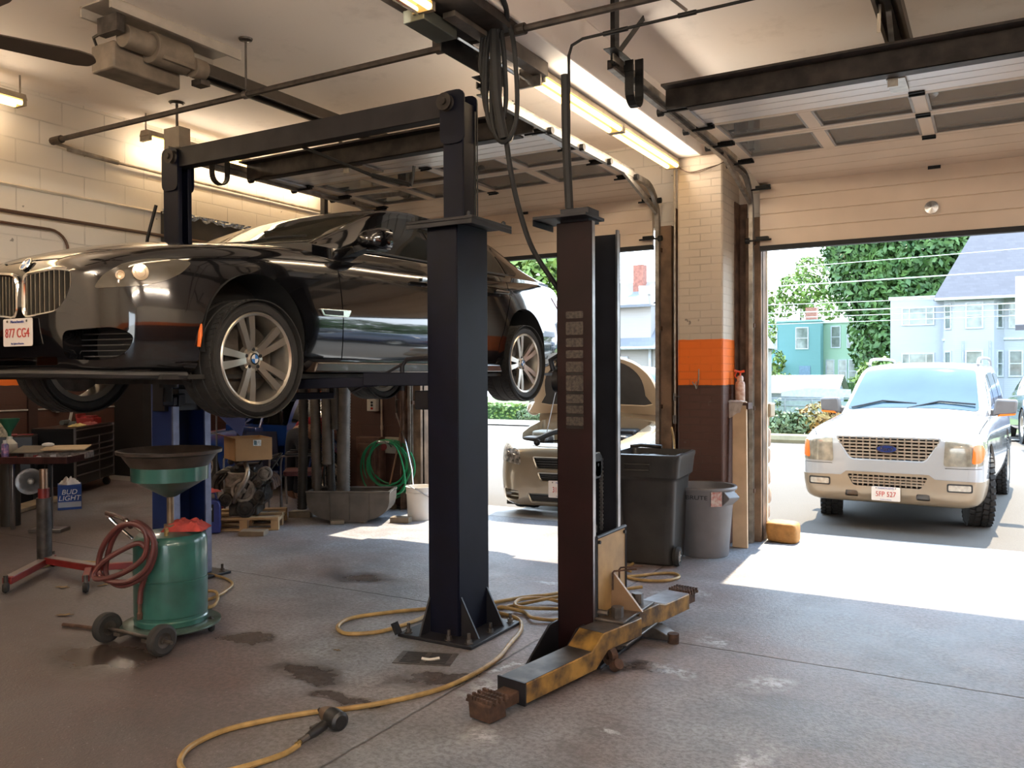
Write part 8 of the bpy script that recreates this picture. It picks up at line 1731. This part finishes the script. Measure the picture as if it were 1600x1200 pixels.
    back = [o+Vector((1,0,0))*(p[0])+d*p[1]+nrm*(-0.012-0.07*(1-(p[0]/0.83)**2)) for p in HP]; cb_ = [o+Vector((1,0,0))*(p[0]*0.5)+d*(0.5+(p[1]-0.5)*0.5)+nrm*(-0.012-0.07*(1-(p[0]*0.5/0.83)**2)) for p in HP]
    def strip(m, A_, B_): m.add(A_+B_, [(i, (i+1) % k, k+(i+1) % k, k+i) for i in range(k)])
    for A_, B_ in ((rings[0], rings[1]), (rings[1], rings[2]), (rings[2], rings[3]), (rings[0], back), (back, cb_)): strip(hm, A_, B_)
    hm.add(cb_, [tuple(range(k))]); ho = hm.build('bonnet', mat('bonnet_underside', (0.40, 0.30, 0.20), 0.35, 0.2, 0.08, 3), t, local=True, weld=True)
    lm = MB(); L1 = [o+Vector((1,0,0))*(p[0]*0.80)+d*(0.5+(p[1]-0.5)*0.80)+nrm*(0.012-0.07*(1-(p[0]*0.8/0.83)**2)) for p in HP]; L2 = [o+Vector((1,0,0))*(p[0]*0.4)+d*(0.5+(p[1]-0.5)*0.4)+nrm*(0.012-0.07*(1-(p[0]*0.4/0.83)**2)) for p in HP]
    strip(lm, L1, L2); lm.add(L2, [tuple(range(k))]); lm.build('bonnet_liner', mat('grey_bonnet_liner', (0.045, 0.042, 0.040), 0.9), ho, local=True)
    MB().tube([(-0.30, -0.70, 0.74), (-0.36, -0.02, 1.35)], 0.005, 6).build('prop_rod', M_arm, t, local=True)
    e = MB(); e.b2((-0.68, -0.66, 0.50), (0.68, 0.34, 0.55)); e.build('engine_bay', M_well, t, local=True)
    for nm, p, q, mm in (('engine_cover', (-0.22, -0.40, 0.55), (0.26, 0.10, 0.80), M_plast), ('battery', (0.36, -0.45, 0.55), (0.62, -0.12, 0.82), M_plast), ('coolant_tank', (-0.62, -0.30, 0.6), (-0.42, 0.0, 0.84), mat('milky_tank', (0.45, 0.44, 0.38), 0.4)), ('air_box', (-0.62, -0.62, 0.55), (-0.30, -0.36, 0.80), M_plast), ('radiator_top', (-0.45, -0.80, 0.60), (0.45, -0.70, 0.74), M_plast), ('fuse_box', (0.34, -0.05, 0.6), (0.62, 0.22, 0.86), M_plast)):
        MB().b2(p, q).build(nm, mm, t, local=True, bev=0.03)
    MB().tube(crom([(-0.40, -0.72, 0.78), (-0.15, -0.60, 0.86), (0.1, -0.45, 0.84), (0.35, -0.50, 0.80)], 5), 0.025, 8).build('radiator_hose', M_rubber, t, local=True)
    MB().tube(crom([(-0.55, -0.75, 0.745), (-0.3, -0.87, 0.725), (0.3, -0.87, 0.725), (0.55, -0.75, 0.745)], 5), 0.014, 6).build('weather_strip', mat('pale_strip', (0.5, 0.45, 0.36), 0.5), t, local=True)
    MB().b2((-0.78, -0.7, 0.14), (0.78, 3.4, 0.2)).build('underbody', M_under, t, local=True)
    for y in (0, wb):
        for s in (1, -1):
            wl = make_tire('wheel', 0.32, 0.215, 0.21, t, (s*0.775, y, zw)); make_rim(wl, 0.21, 0.215, s, 'five')
    def lift(o):
        if o.name.startswith('wheel'): return
        for v in o.data.vertices: v.co.z += max(0, v.co.z-0.28)*0.27
        for c in o.children: lift(c)
    for c in t.children: lift(c)
silver_car()
# ---- parked pickup at the right edge, parked cars along the street (mirrored in the black sedan's door)
def parked(label, loc, rz, paint_m, kind='car', truck=False):
    t = thing('pickup' if truck else 'sedan', label, 'truck' if truck else 'car', loc, rz, None)
    k = 1.25 if truck else 1.0
    body = loft_body([(-0.9, 0.6, 0.3*k, 0.5*k, 0.6*k, .97, 0.68*k), (-0.8, 0.8, 0.22*k, 0.5*k, 0.66*k, .96, 0.76*k), (-0.4, 0.88, 0.2*k, 0.5*k, 0.74*k, .95, 0.85*k), (0.6, 0.9, 0.2*k, 0.5*k, 0.84*k, .95, 0.95*k), (2.7, 0.9, 0.22*k, 0.5*k, 0.9*k, .95, 1.0*k), (3.5, 0.85, 0.3*k, 0.55*k, 0.88*k, .95, 0.98*k), (3.62, 0.75, 0.36*k, 0.55*k, 0.8*k, .95, 0.9*k)], 40)
    cut = [arch_cut(y, 0.33*k, 0.37*k, 0.5 if s > 0 else -1.2, 1.2 if s > 0 else -0.5, drop=0.9) for y in (0, 2.7) for s in (1, -1)]
    if truck: cut.append(plan_prism(round_poly([(-0.76, 2.2), (0.76, 2.2), (0.76, 3.50), (-0.76, 3.50)], 0.05), 0.80, 2.0))
    put('body', boolean(body, cut), paint_m, t)
    e_ = 2.15 if truck else 3.1
    cab = loft_cabin([(0.5, 0.8, 0.93*k, 0.74, 0.95*k, 0.98*k), (1.1, 0.82, 0.95*k, 0.66, 1.28*k, 1.33*k), (1.5, 0.82, 0.96*k, 0.62, 1.36*k, 1.42*k), (e_-0.5, 0.8, 0.97*k, 0.60, 1.33*k, 1.40*k), (e_, 0.76, 0.98*k, 0.64, 1.05*k, 1.10*k)], 28)
    put('roof', cab, paint_m, t); gl = inflate(cab, 0.006)
    for s in (1, -1): put('side_window', boolean(gl.copy(), [side_prism(round_poly([(0.95, 1.0*k), (1.4, 1.28*k), (e_-0.6, 1.28*k), (e_-0.25, 1.04*k)], 0.05), s*0.4, s*1.1)], 'INTERSECT'), M_bkglass, t)
    put('windshield', boolean(gl.copy(), [plan_prism(round_poly([(-0.70, 0.56), (0.70, 0.56), (0.58, 1.3), (-0.58, 1.3)], 0.06), 0.9, 2.0)], 'INTERSECT'), M_bkglass, t)
    for s in (1, -1):
        MB().b2((s*0.66, 3.55, 0.62*k), (s*0.84, 3.62, 0.80*k)).build('tail_lamp', M_red, t, local=True, bev=0.01)
        for y in (0, 2.7): w = make_tire('wheel', 0.33*k, 0.21, 0.2*k, t, (s*0.78, y, 0.33*k)); make_rim(w, 0.2*k, 0.21, s, 'steel')
    MB().tube([(-0.8, 3.60, 0.42*k), (0.8, 3.60, 0.42*k)], 0.06, 8).build('rear_bumper', M_silver if truck else paint_m, t, local=True)
    return t
M_slate = mat('slate_car_paint', (0.045, 0.06, 0.10), 0.2, 0.2, 0.04, 3, coat=1.0)
parked('slate blue pickup parked in the lot at the right edge', (1.1, 26.4, G), PI+0.12, M_slate, truck=True)
parked('white sedan parked at the street kerb to the right', (12.5, 26.0, G), PI/2, mat('white_car_paint', (0.5,)*3))
parked('dark sedan parked at the street kerb behind the white one', (17.8, 26.0, G), PI/2, mat('dark_car_paint', (0.02, 0.022, 0.03), 0.15, 0, 0.05, coat=1.0))
parked('navy sedan parked across the lot to the right', (7.6, 17.0, G), PI/2, mat('navy_car_paint', (0.02, 0.03, 0.07), 0.15, 0, 0.05, coat=1.0))
# ---- plants
def leafmat(name, a, b):
    m = mat(name, a, 0.6, 0, 0.3, 1.2, c2=b); return m
def tree(label, x, y, z0, h, crown, m_leaf, seed, n=5200, leaf=0.34, trunk_r=0.3, cat='tree', name='tree', trunk=True):
    """crown: list of (dx, dy, dz, rx, ry, rz) ellipsoids filled with leaf sprays"""
    random.seed(seed); t = thing(name, label, cat, (x, y, z0))
    if trunk:
        b = MB(); b.tube(crom([(x, y, z0-0.2), (x+0.1, y, z0+h*0.25), (x-0.1, y, z0+h*0.55), (x, y, z0+h*0.75)], 4), [trunk_r*(1-0.045*i) for i in range(13)], 10)
        for k in range(6):
            c = random.choice(crown); b.tube([(x, y, z0+h*0.3), (x+c[0]*0.5, y+c[1]*0.5, z0+c[2]*0.7), (x+c[0], y+c[1], z0+c[2])], [trunk_r*0.45, trunk_r*0.3, trunk_r*0.1], 6)
        b.build('trunk', mat('bark', (0.07, 0.05, 0.035), 0.9, 0, 0.3, 8, 0.5), t)
    f = MB(); tot = sum(c[3]*c[4]*c[5] for c in crown)
    for c in crown:
        for _ in range(int(n*c[3]*c[4]*c[5]/tot)):
            while True:
                p = Vector((random.uniform(-1, 1), random.uniform(-1, 1), random.uniform(-1, 1))); L = p.length
                if 0.001 < L < 1: break
            p = p/L*(0.45+0.55*L**0.5)
            p *= 1+0.22*noise.noise(p*2.4+Vector((seed, 0, 0)))
            q = Vector((x+c[0]+p.x*c[3], y+c[1]+p.y*c[4], z0+c[2]+p.z*c[5])); s = leaf*random.uniform(0.6, 1.3)
            nn = (p+Vector((random.gauss(0, .6), random.gauss(0, .6), random.gauss(0.3, .6)))).normalized(); u, v = frame_from(nn)
            a = random.uniform(0, 2*PI); uu = u*math.cos(a)+v*math.sin(a); vv = nn.cross(uu)
            f.add([q-uu*s, q-vv*s*0.5, q+uu*s, q+vv*s*0.5], [(0, 1, 2, 3)])
    o = f.build('foliage', m_leaf, t, smooth=None)
    return t
M_lf1 = leafmat('deep_green_leaves', (0.085, 0.17, 0.036), (0.026, 0.075, 0.017)); M_lf2 = leafmat('yellow_green_leaves', (0.15, 0.22, 0.035), (0.06, 0.12, 0.015)); M_lf3 = leafmat('shrub_leaves', (0.12, 0.16, 0.07), (0.04, 0.08, 0.02)); M_lf4 = leafmat('orange_shrub_leaves', (0.30, 0.13, 0.025), (0.14, 0.12, 0.02))
tree('huge dark green tree rising behind the white house', -8.6, 74, -1.6, 16, [(0.7, 0, 6.4, 2.5, 3, 4.2), (2.4, 0.5, 9.0, 4.0, 4, 4.4), (0.2, 0.6, 11.3, 3.7, 4, 4.0), (3.2, 0, 13.2, 4.6, 4, 4.2), (5.5, 1.5, 10.5, 3.0, 3, 3.4), (-0.6, -0.5, 13.8, 3.4, 3.4, 2.8), (6.6, 0, 14.0, 3, 3, 2.6)], M_lf1, 1, 24000, 0.31, 0.6)
tree('lighter green airy tree rising behind the teal house', -19.3, 100, -2, 15, [(0, 0, 13.0, 2.7, 2.4, 2.0), (-2.2, 0, 11.2, 1.8, 1.8, 1.4), (2.2, 0, 11.0, 2.3, 2, 1.8), (1.0, 0, 15.2, 1.8, 1.8, 1.6), (3.6, 0, 13.2, 1.8, 1.8, 1.6)], M_lf2, 2, 2300, 0.30, 0.16)
tree('thin young tree beside the right doorway edge', -10.75, 46, -1.1, 6.6, [(0, 0, 5.0, 0.55, 0.6, 1.6), (0.1, 0, 6.6, 0.35, 0.4, 0.8), (0.3, 0, 3.3, 0.75, 0.6, 0.7)], M_lf2, 3, 700, 0.18, 0.06)
tree('bright green bush in front of the teal house corner', -11.9, 55, -1.2, 2.6, [(0, 0, 1.5, 1.3, 1, 1.3), (0.9, 0, 0.9, 0.8, 0.8, 0.7)], M_lf2, 4, 900, 0.2, 0.05, cat='bush', name='bush')
tree('yellow green bush peeking over the SUV roof', -6.1, 56, -1.2, 3.4, [(0, 0, 2.4, 1.5, 1, 1.2), (1.1, 0, 2.0, 1.0, 0.8, 0.8)], M_lf2, 5, 900, 0.2, 0.05, cat='bush', name='bush')
tree('green tree seen past the rear of the lifted black sedan', -21.5, 39.5, -0.8, 9.5, [(0, 0, 7.0, 2.6, 2, 1.8), (1.2, 0, 8.2, 1.8, 1.6, 1.5), (-1.6, 0, 8.4, 1.6, 1.6, 1.6)], M_lf2, 6, 2200, 0.28, 0.2)
tree('grey green shrub in the kerb bed left of the SUV', -5.0, 22.4, G, 0.9, [(0, 0, 0.38, 0.55, 0.5, 0.38), (0.55, 0.1, 0.36, 0.45, 0.4, 0.34), (-0.5, 0.2, 0.34, 0.4, 0.4, 0.3), (0.1, 0, 0.85, 0.10, 0.1, 0.25), (-0.25, 0, 0.78, 0.08, 0.1, 0.22), (0.5, 0, 0.74, 0.08, 0.1, 0.2)], M_lf3, 7, 1900, 0.075, 0.03, cat='shrub', name='shrub')
tree('orange tipped shrub in the kerb bed beside the SUV mirror', -3.95, 22.7, G, 0.9, [(0, 0, 0.50, 0.50, 0.5, 0.45), (0.5, 0, 0.45, 0.5, 0.5, 0.4)], M_lf4, 8, 1300, 0.075, 0.03, cat='shrub', name='shrub')
tree('row of trees along the far right side of the street', 26, 46, -1, 9, [(-14, 0, 4.5, 4, 3, 4), (-8, 1, 5.0, 4.5, 3, 4.6), (-1, 0, 4.6, 4.2, 3, 4.2), (6, 0, 5.2, 5, 3, 4.8), (13, 0, 5, 5, 3, 5)], M_lf1, 9, 5200, 0.5, 0.4)
# hedges
def hedge(label, x0, x1, y, z0, h, d, seed, m_=None):
    random.seed(seed); t = thing('hedge', label, 'hedge', ((x0+x1)/2, y, z0)); f = MB()
    for _ in range(int((x1-x0)*330)):
        q = Vector((random.uniform(x0, x1), y+random.uniform(-d, d)/2, z0+h*random.random()**0.7)); nn = Vector((random.gauss(0, .5), random.gauss(-0.6, .5), random.gauss(0.5, .6))).normalized(); u, v = frame_from(nn); s = random.uniform(0.05, 0.11)
        f.add([q-u*s, q-v*s*0.6, q+u*s, q+v*s*0.6], [(0, 1, 2, 3)])
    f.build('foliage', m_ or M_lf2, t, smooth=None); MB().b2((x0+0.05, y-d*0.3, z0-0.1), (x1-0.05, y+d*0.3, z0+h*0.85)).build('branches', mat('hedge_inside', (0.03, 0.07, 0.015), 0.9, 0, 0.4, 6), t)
hedge('clipped green hedge across the street, left part', -18.2, -16.0, 29.2, land(29.2)+0.05, 0.75, 0.8, 12); hedge('clipped green hedge across the street, right of the gap', -15.4, -13.3, 30.0, land(30)+0.05, 0.75, 0.8, 13)
hedge('long green hedge in front of the mint house', -14.5, -9.0, 70, -1.5, 2.7, 1.2, 14)
tree('low flowering shrub before the street hedge', -15.6, 28.3, land(28.3)+0.05, 0.6, [(0, 0, 0.28, 0.5, 0.3, 0.25), (0.7, 0, 0.25, 0.4, 0.3, 0.2)], M_lf3, 15, 500, 0.08, 0.02, cat='shrub', name='shrub')
# kerb stone ring of the planting bed
t = thing('bed_kerb', 'cream painted kerb in front of the planting bed', 'kerb', (-4.4, 21.4, G)); MB().tube(crom([(-6.2, 22.0, G+0.08), (-5.2, 21.5, G+0.08), (-4.0, 21.45, G+0.08), (-2.8, 21.8, G+0.08), (-2.2, 22.6, G+0.08)], 5), 0.14, 8).build('kerb', mat('cream_kerb', (0.20, 0.165, 0.09), 0.8), t)
t = thing('bed_soil', 'mulched planting bed behind the cream kerb', 'soil', (-4.4, 22.4, G)); MB().prism(round_poly([(-6.2, 22.0), (-4.6, 21.5), (-2.6, 21.8), (-2.2, 23.2), (-6.2, 23.2)], 0.3), (0,0,0), (1,0,0), (0,1,0), (0,0,1), G-0.05, G+0.08).build('soil', mat('mulch', (0.10, 0.075, 0.045), 0.95, 0, 0.4, 12, 0.6), t)
# ---- houses
M_pane_h = mat('house_window_glass', (0.16, 0.19, 0.18), 0.08, 0.3, 0.3, 2); M_wtrim = mat('white_house_trim', (0.40, 0.42, 0.46), 0.5)
def sidingmat(name, c, dz=0.12):
    m, nt, b = _nt(name); N = NB(nt); x, y, z = N.sep(); fr = N.math('FRACT', N.math('DIVIDE', z, dz))
    col = N.mix(N.noise(0.6, 3), tuple(v*0.93 for v in c), c); N.l(col, b.inputs['Base Color']); b.inputs['Roughness'].default_value = 0.6; N.l(N.bump(fr, 0.5, 0.02), b.inputs['Normal']); return m
def house_window(t, o, r, n, a, z, w, h, bars=1, m_pane=None):
    o = Vector(o); r = Vector(r).normalized(); n = Vector(n).normalized(); up = Vector((0,0,1)); f = MB(); b = 0.09
    for q in ((a-w/2-b, a-w/2, z-h/2-b, z+h/2+b), (a+w/2, a+w/2+b, z-h/2-b, z+h/2+b), (a-w/2, a+w/2, z+h/2, z+h/2+b), (a-w/2, a+w/2, z-h/2-b, z-h/2)): f.prism([(q[0], q[2]), (q[1], q[2]), (q[1], q[3]), (q[0], q[3])], o, r, up, n, 0, 0.07)
    if bars == 1: f.prism([(a-w/2, z-0.03), (a+w/2, z-0.03), (a+w/2, z+0.03), (a-w/2, z+0.03)], o, r, up, n, 0, 0.05)
    if bars == 2:
        for q in (-0.28, 0.28): f.prism([(a+q*w-0.03, z-h/2), (a+q*w+0.03, z-h/2), (a+q*w+0.03, z+h/2), (a+q*w-0.03, z+h/2)], o, r, up, n, 0, 0.05)
    fo = f.build('window', M_wtrim, t)
    MB().prism([(a-w/2, z-h/2), (a+w/2, z-h/2), (a+w/2, z+h/2), (a-w/2, z+h/2)], o, r, up, n, 0.005, 0.02).build('pane', m_pane or M_pane_h, fo)
def roofmat(name, c):
    m, nt, b = _nt(name); N = NB(nt); x, y, z = N.sep(); br = N.n('ShaderNodeTexBrick'); N.l(N.comb(N.math('ADD', x, N.math('MULTIPLY', y, 0.3)), z), br.inputs['Vector']); br.inputs['Scale'].default_value = 1; br.inputs['Brick Width'].default_value = 0.35; br.inputs['Row Height'].default_value = 0.16; br.inputs['Mortar Size'].default_value = 0.012
    br.inputs['Color1'].default_value = (*c, 1); br.inputs['Color2'].default_value = (*[v*0.8 for v in c], 1); br.inputs['Mortar'].default_value = (*[v*0.85 for v in c], 1)
    N.l(N.mix(0.35, br.outputs['Color'], N.mix(N.noise(3, 4), tuple(v*0.7 for v in c), c)), b.inputs['Base Color']); b.inputs['Roughness'].default_value = 0.9; return m
M_wsid = sidingmat('white_siding', (0.35, 0.37, 0.42)); M_groof = roofmat('grey_shingles', (0.10, 0.10, 0.118))
t = thing('house', 'big white house with a steep grey shingle roof, right of the huge tree', 'house', (0.5, 60, -1.4)); B0 = -1.6
w = MB(); w.b2((-2.9, 59.6, B0), (7.5, 68, 6.2)); bay = [(-2.9, 59.7), (-2.2, 58.6), (-0.1, 58.6), (0.5, 59.7)]; w.prism(bay, (0,0,0), (1,0,0), (0,1,0), (0,0,1), B0, 6.2); w.build('walls', M_wsid, t)
MB().b2((-6.0, 60.3, B0), (-2.9, 67, 6.35)).build('wing', M_wsid, t); MB().b2((-6.1, 60.2, 6.35), (-2.85, 67.1, 6.5)).build('wing_roof', mat('white_fascia', (0.6, 0.62, 0.66), 0.6), t)
rf = MB(); rf.add([(-3.35, 58.2, 6.15), (8, 58.2, 6.15), (8, 63.5, 12.2), (-0.6, 63.5, 12.2), (-3.35, 58.2, 5.98), (8, 58.2, 5.98), (8, 63.5, 12.0), (-0.6, 63.5, 12.0), (8, 69, 6.1), (-3.35, 69, 6.1)], [(0,1,2,3), (4,7,6,5), (0,4,5,1), (0,3,7,4), (3,2,8,9), (0,9,3)]); rf.build('roof', M_groof, t, smooth=None)
MB().tube([(-3.3, 58.15, 6.08), (8, 58.15, 6.08)], 0.09, 6).build('gutter', mat('white_gutter', (0.6, 0.62, 0.66), 0.4), t)
for z in (5.15, 2.20):
    house_window(t, (-6.0, 60.3, 0), (1,0,0), (0,-1,0), 1.62, z+0.05, 1.75, 1.0, 2)
    house_window(t, (-2.2, 58.6, 0), (1,0,0), (0,-1,0), 1.05, z-0.1, 0.80, 1.45)
    house_window(t, (-2.9, 59.7, 0), (0.7, -1.1, 0), (-1.1, -0.7, 0), 0.62, z-0.1, 0.55, 1.45)
    house_window(t, (-0.1, 58.6, 0), (0.6, 1.1, 0), (1.1, -0.6, 0), 0.6, z-0.1, 0.5, 1.45)
    house_window(t, (0.5, 59.6, 0), (1,0,0), (0,-1,0), 0.55, z-0.1, 0.6, 1.45); house_window(t, (0.5, 59.6, 0), (1,0,0), (0,-1,0), 3.0, z-0.1, 0.9, 1.45)
MB().b2((-2.95, 59.5, 3.55), (7.5, 59.62, 3.68)).build('belt_course', M_wtrim, t)
for x in (-1.75, -0.3): MB().tube([(x, 58.54, 3.5), (x, 58.54, -1.3)], 0.045, 6).build('downpipe', mat('grey_downpipe', (0.3, 0.32, 0.36), 0.5), t)
t = thing('house', 'teal flat roofed house far off in the right doorway', 'house', (-16.5, 85, -2)); MB().b2((-20.5, 82.0, -2.2), (-14.1, 92, 6.35)).build('walls', sidingmat('teal_siding', (0.105, 0.24, 0.245)), t); MB().b2((-20.6, 81.9, 6.35), (-14.0, 92, 6.5)).build('roof_edge', mat('teal_fascia', (0.2, 0.36, 0.36), 0.6), t)
for a, z, w_, h_ in ((2.2, 4.8, 1.0, 1.9), (5.05, 4.8, 1.0, 1.9)): house_window(t, (-20.5, 82.0, 0), (1,0,0), (0,-1,0), a-0.3, z, w_, h_)
MB().b2((-16.0, 81.95, 0.0), (-15.0, 82.0, 2.2)).build('door', mat('slate_door', (0.10, 0.17, 0.24), 0.5), t); MB().b2((-20.3, 80.0, 2.3), (-17.4, 82.0, 2.45)).build('porch_roof', mat('pale_porch', (0.5, 0.55, 0.56), 0.5), t)
t = thing('house', 'pale mint house attached to the right of the teal house', 'house', (-12.5, 87, -2)); MB().b2((-14.1, 83.5, -2.2), (-8.5, 92, 6.2)).build('walls', sidingmat('mint_siding', (0.28, 0.42, 0.31)), t); MB().b2((-14.1, 83.4, 6.2), (-8.4, 92, 6.35)).build('roof_edge', mat('mint_fascia', (0.4, 0.5, 0.44), 0.6), t)
for a, z, w_, h_ in ((1.1, 4.9, 0.7, 1.9), (2.5, 4.9, 0.7, 1.9), (0.6, 1.7, 0.6, 2.0), (1.7, 1.7, 0.6, 2.0), (2.6, 1.7, 0.6, 2.0)): house_window(t, (-14.1, 83.5, 0), (1,0,0), (0,-1,0), a, z, w_, h_)
t = thing('chimney', 'brick chimney above the teal house roof', 'chimney', (-15.6, 86, 6.5)); MB().b2((-16.1, 85.5, 6.4), (-15.1, 86.5, 7.9)).build('stack', mat('red_brick_stack', (0.25, 0.10, 0.07), 0.85, 0, 0.2, 9), t)
# low shed, fence, banner
t = thing('shed', 'long white roofed shed behind the wire fence', 'shed', (-10, 50, -1.2)); m = MB(); m.b2((-16, 49.2, -1.3), (-7.8, 53.0, 0.55)); m.add([(-7.8, 49.2, 0.55), (-7.8, 53.0, 0.55), (-7.8, 51.1, 1.42)], [(0, 1, 2)]); m.build('walls', mat('pale_shed_wall', (0.28, 0.31, 0.36), 0.6), t)
m = MB(); m.add([(-16, 48.9, 0.46), (-7.5, 48.9, 0.46), (-7.5, 51.1, 1.46), (-16, 51.1, 1.46), (-16, 53.3, 0.46), (-7.5, 53.3, 0.46)], [(0,1,2,3), (3,2,5,4)]); m.build('roof', mat('white_metal_roof', (0.28, 0.27, 0.28), 0.5, 0, 0.1, 0.5), t)
t = thing('wire_fence', 'grey wire fence with posts across the street on the right', 'fence', (-9, 45.5, -1)); m = MB(); zf = land(45.5)
for i in range(10): m.cyl((-15+i*1.35, 45.5, zf), (-15+i*1.35, 45.5, zf+1.35), 0.03, n=6)
m.cyl((-15, 45.5, zf+1.33), (-2.8, 45.5, zf+1.33), 0.025, n=6); m.cyl((-15, 45.5, zf+0.95), (-2.8, 45.5, zf+0.95), 0.015, n=6); m.build('posts', mat('grey_post', (0.25, 0.26, 0.27), 0.5, 0.4), t); MB().b2((-15, 45.53, zf), (-2.8, 45.56, zf+1.2)).build('mesh_panel', mat('pale_privacy_mesh', (0.24, 0.29, 0.27), 0.8), t)
MB().b2((-15, 44.9, zf-0.3), (-2.8, 45.3, zf+0.12)).build('footing', mat('grey_footing', (0.26, 0.25, 0.24), 0.8), t)
t = thing('banner', 'white banner with small red script above the fence', 'banner', (-8.2, 46.5, 0.6)); rr = Vector((0.9, 0.3, 0)).normalized(); m = MB().prism([(-2.0, 0.35), (1.5, 0.28), (1.5, 0.72), (-0.6, 0.82), (-2.0, 0.60)], (-8.0, 46.6, 0), rr, (0,0,1), (rr.y, -rr.x, 0), 0, 0.03); m.build('cloth', mat('white_banner', (0.34, 0.36, 0.42), 0.6), t); text('banner_script', 'Lavaretta', 0.26, M_red, t, (0.62, 0.27, -0.02), rr, (0,0,1), sx=1.3); text('banner_script', 'Bros', 0.20, M_red, t, (1.15, 0.45, -0.22), rr, (0,0,1), sx=1.3)
# house seen through the left doorway
t = thing('house', 'grey sided house with a brick chimney seen past the black lift flange', 'house', (-13, 35, -0.5)); M_gs = sidingmat('grey_siding', (0.31, 0.295, 0.28)); M_ps = roofmat('pale_shingles', (0.16, 0.17, 0.19))
m = MB(); m.b2((-17.5, 35.0, -0.6), (-9.5, 42, 2.9)); m.build('walls', M_gs, t); m = MB(); m.b2((-15.6, 34.9, 2.9), (-13.05, 40, 4.70)); m.build('dormer', M_gs, t)
m = MB(); m.add([(-17.8, 34.4, 2.75), (-9.2, 34.4, 2.75), (-10.8, 38.2, 6.0), (-16.6, 38.2, 6.0), (-9.2, 42, 2.75), (-17.8, 42, 2.75)], [(0,1,2,3), (3,2,4,5), (1,4,2), (0,3,5)]); m.build('roof', M_ps, t, smooth=None)
m = MB(); m.add([(-15.9, 34.5, 4.62), (-12.85, 34.5, 4.62), (-12.85, 39.5, 5.9), (-15.9, 39.5, 5.9), (-15.9, 34.5, 4.5), (-12.85, 34.5, 4.5)], [(0,1,2,3), (0,4,5,1)]); m.build('dormer_roof', M_ps, t, smooth=None)
MB().b2((-14.95, 37.6, 5.2), (-14.45, 38.1, 6.75)).build('chimney', mat('red_brick_stack', (0.25, 0.10, 0.07), 0.85), t)
house_window(t, (-17.5, 35.0, 0), (1,0,0), (0,-1,0), 2.95, 1.65, 0.62, 1.25); house_window(t, (-17.5, 35.0, 0), (1,0,0), (0,-1,0), 1.0, 1.65, 0.7, 1.25)
MB().tube([(-13.1, 34.9, 2.7), (-13.1, 34.95, -0.5)], 0.07, 6).build('downpipe', M_wtrim, t); MB().tube([(-12.75, 35.95, 4.5), (-12.75, 35.95, 2.9)], 0.05, 6).build('downpipe', M_wtrim, t); MB().tube([(-17.8, 34.35, 2.72), (-9.2, 34.35, 2.72)], 0.07, 6).build('gutter', M_wtrim, t)
tree('green shrub at the corner of the grey house', -11.9, 33.2, land(33.2), 1.4, [(0, 0, 0.7, 0.7, 0.6, 0.7)], M_lf2, 16, 500, 0.1, 0.03, cat='shrub', name='shrub')
t = thing('flood_light', 'pale flood light on a curved arm seen past the black lift flange', 'light', (-8.7, 24, 0)); m = MB(); m.tube(crom([(-8.55, 24, G), (-8.55, 24, 3.2), (-8.65, 24, 3.6), (-8.95, 23.95, 3.7), (-9.0, 23.9, 4.0)], 5), 0.04, 8); m.build('arm', mat('grey_lamp_arm', (0.3, 0.3, 0.3), 0.5), t); m = MB(); m.box((-9.02, 23.9, 4.12), (0.55, 0.25, 0.22), (0.2, 0, 0.3)); m.build('lamp_head', mat('pale_lamp_head', (0.5, 0.5, 0.46), 0.5), t)
t = thing('roadside_sign', 'white sign panel at the right edge above the pickup', 'sign', (0.9, 23.4, 0)); m = MB(); m.b2((0.40, 23.4, 2.75), (2.4, 23.5, 3.9)); m.build('panel', mat('white_sign', (0.5, 0.52, 0.56), 0.5), t); MB().b2((0.40, 23.39, 2.62), (2.4, 23.5, 2.75)).build('panel_base', mat('dark_sign_base', (0.06, 0.06, 0.07), 0.5), t); MB().cyl((1.6, 23.5, G), (1.6, 23.5, 2.7), 0.06).build('post', M_arm, t)
# street pole and wires
for i, (z0, z1, lb) in enumerate(((6.85, 7.25, 'topmost overhead wire crossing the dark tree'), (5.95, 6.25, 'thick overhead wire second from the top'), (5.00, 5.05, 'third overhead wire from the top'), (4.60, 4.75, 'fourth overhead wire just above the teal roof line'), (4.35, 4.45, 'fifth overhead wire just below the fourth'), (4.05, 4.2, 'lowest overhead wire crossing the white wing'))):
    t = thing('overhead_wire', lb, 'wire', (-3, 43, z0), 0, 'overhead street wires'); MB().tube([(-30+60*k/24, 41.5+3.5*k/24, (z0+(z1-z0)*(k/24-0.38)/0.12*0.5)*1.0-0.25*math.sin(PI*k/24)+0.2) for k in range(25)], 0.030 if i in (1, 3) else 0.018, 5).build('cable', mat('pale_cable', (0.45, 0.44, 0.42), 0.6), t)
for x in (-30, 30):
    t = thing('utility_pole', 'wooden utility pole carrying the overhead wires', 'pole', (x, 41.5 if x < 0 else 45, -1), 0, 'utility poles'); MB().cyl((x, 41.5 if x < 0 else 45, -1.2), (x, 41.5 if x < 0 else 45, 9), 0.14).build('post', mat('bark', (0.07, 0.05, 0.035)), t)
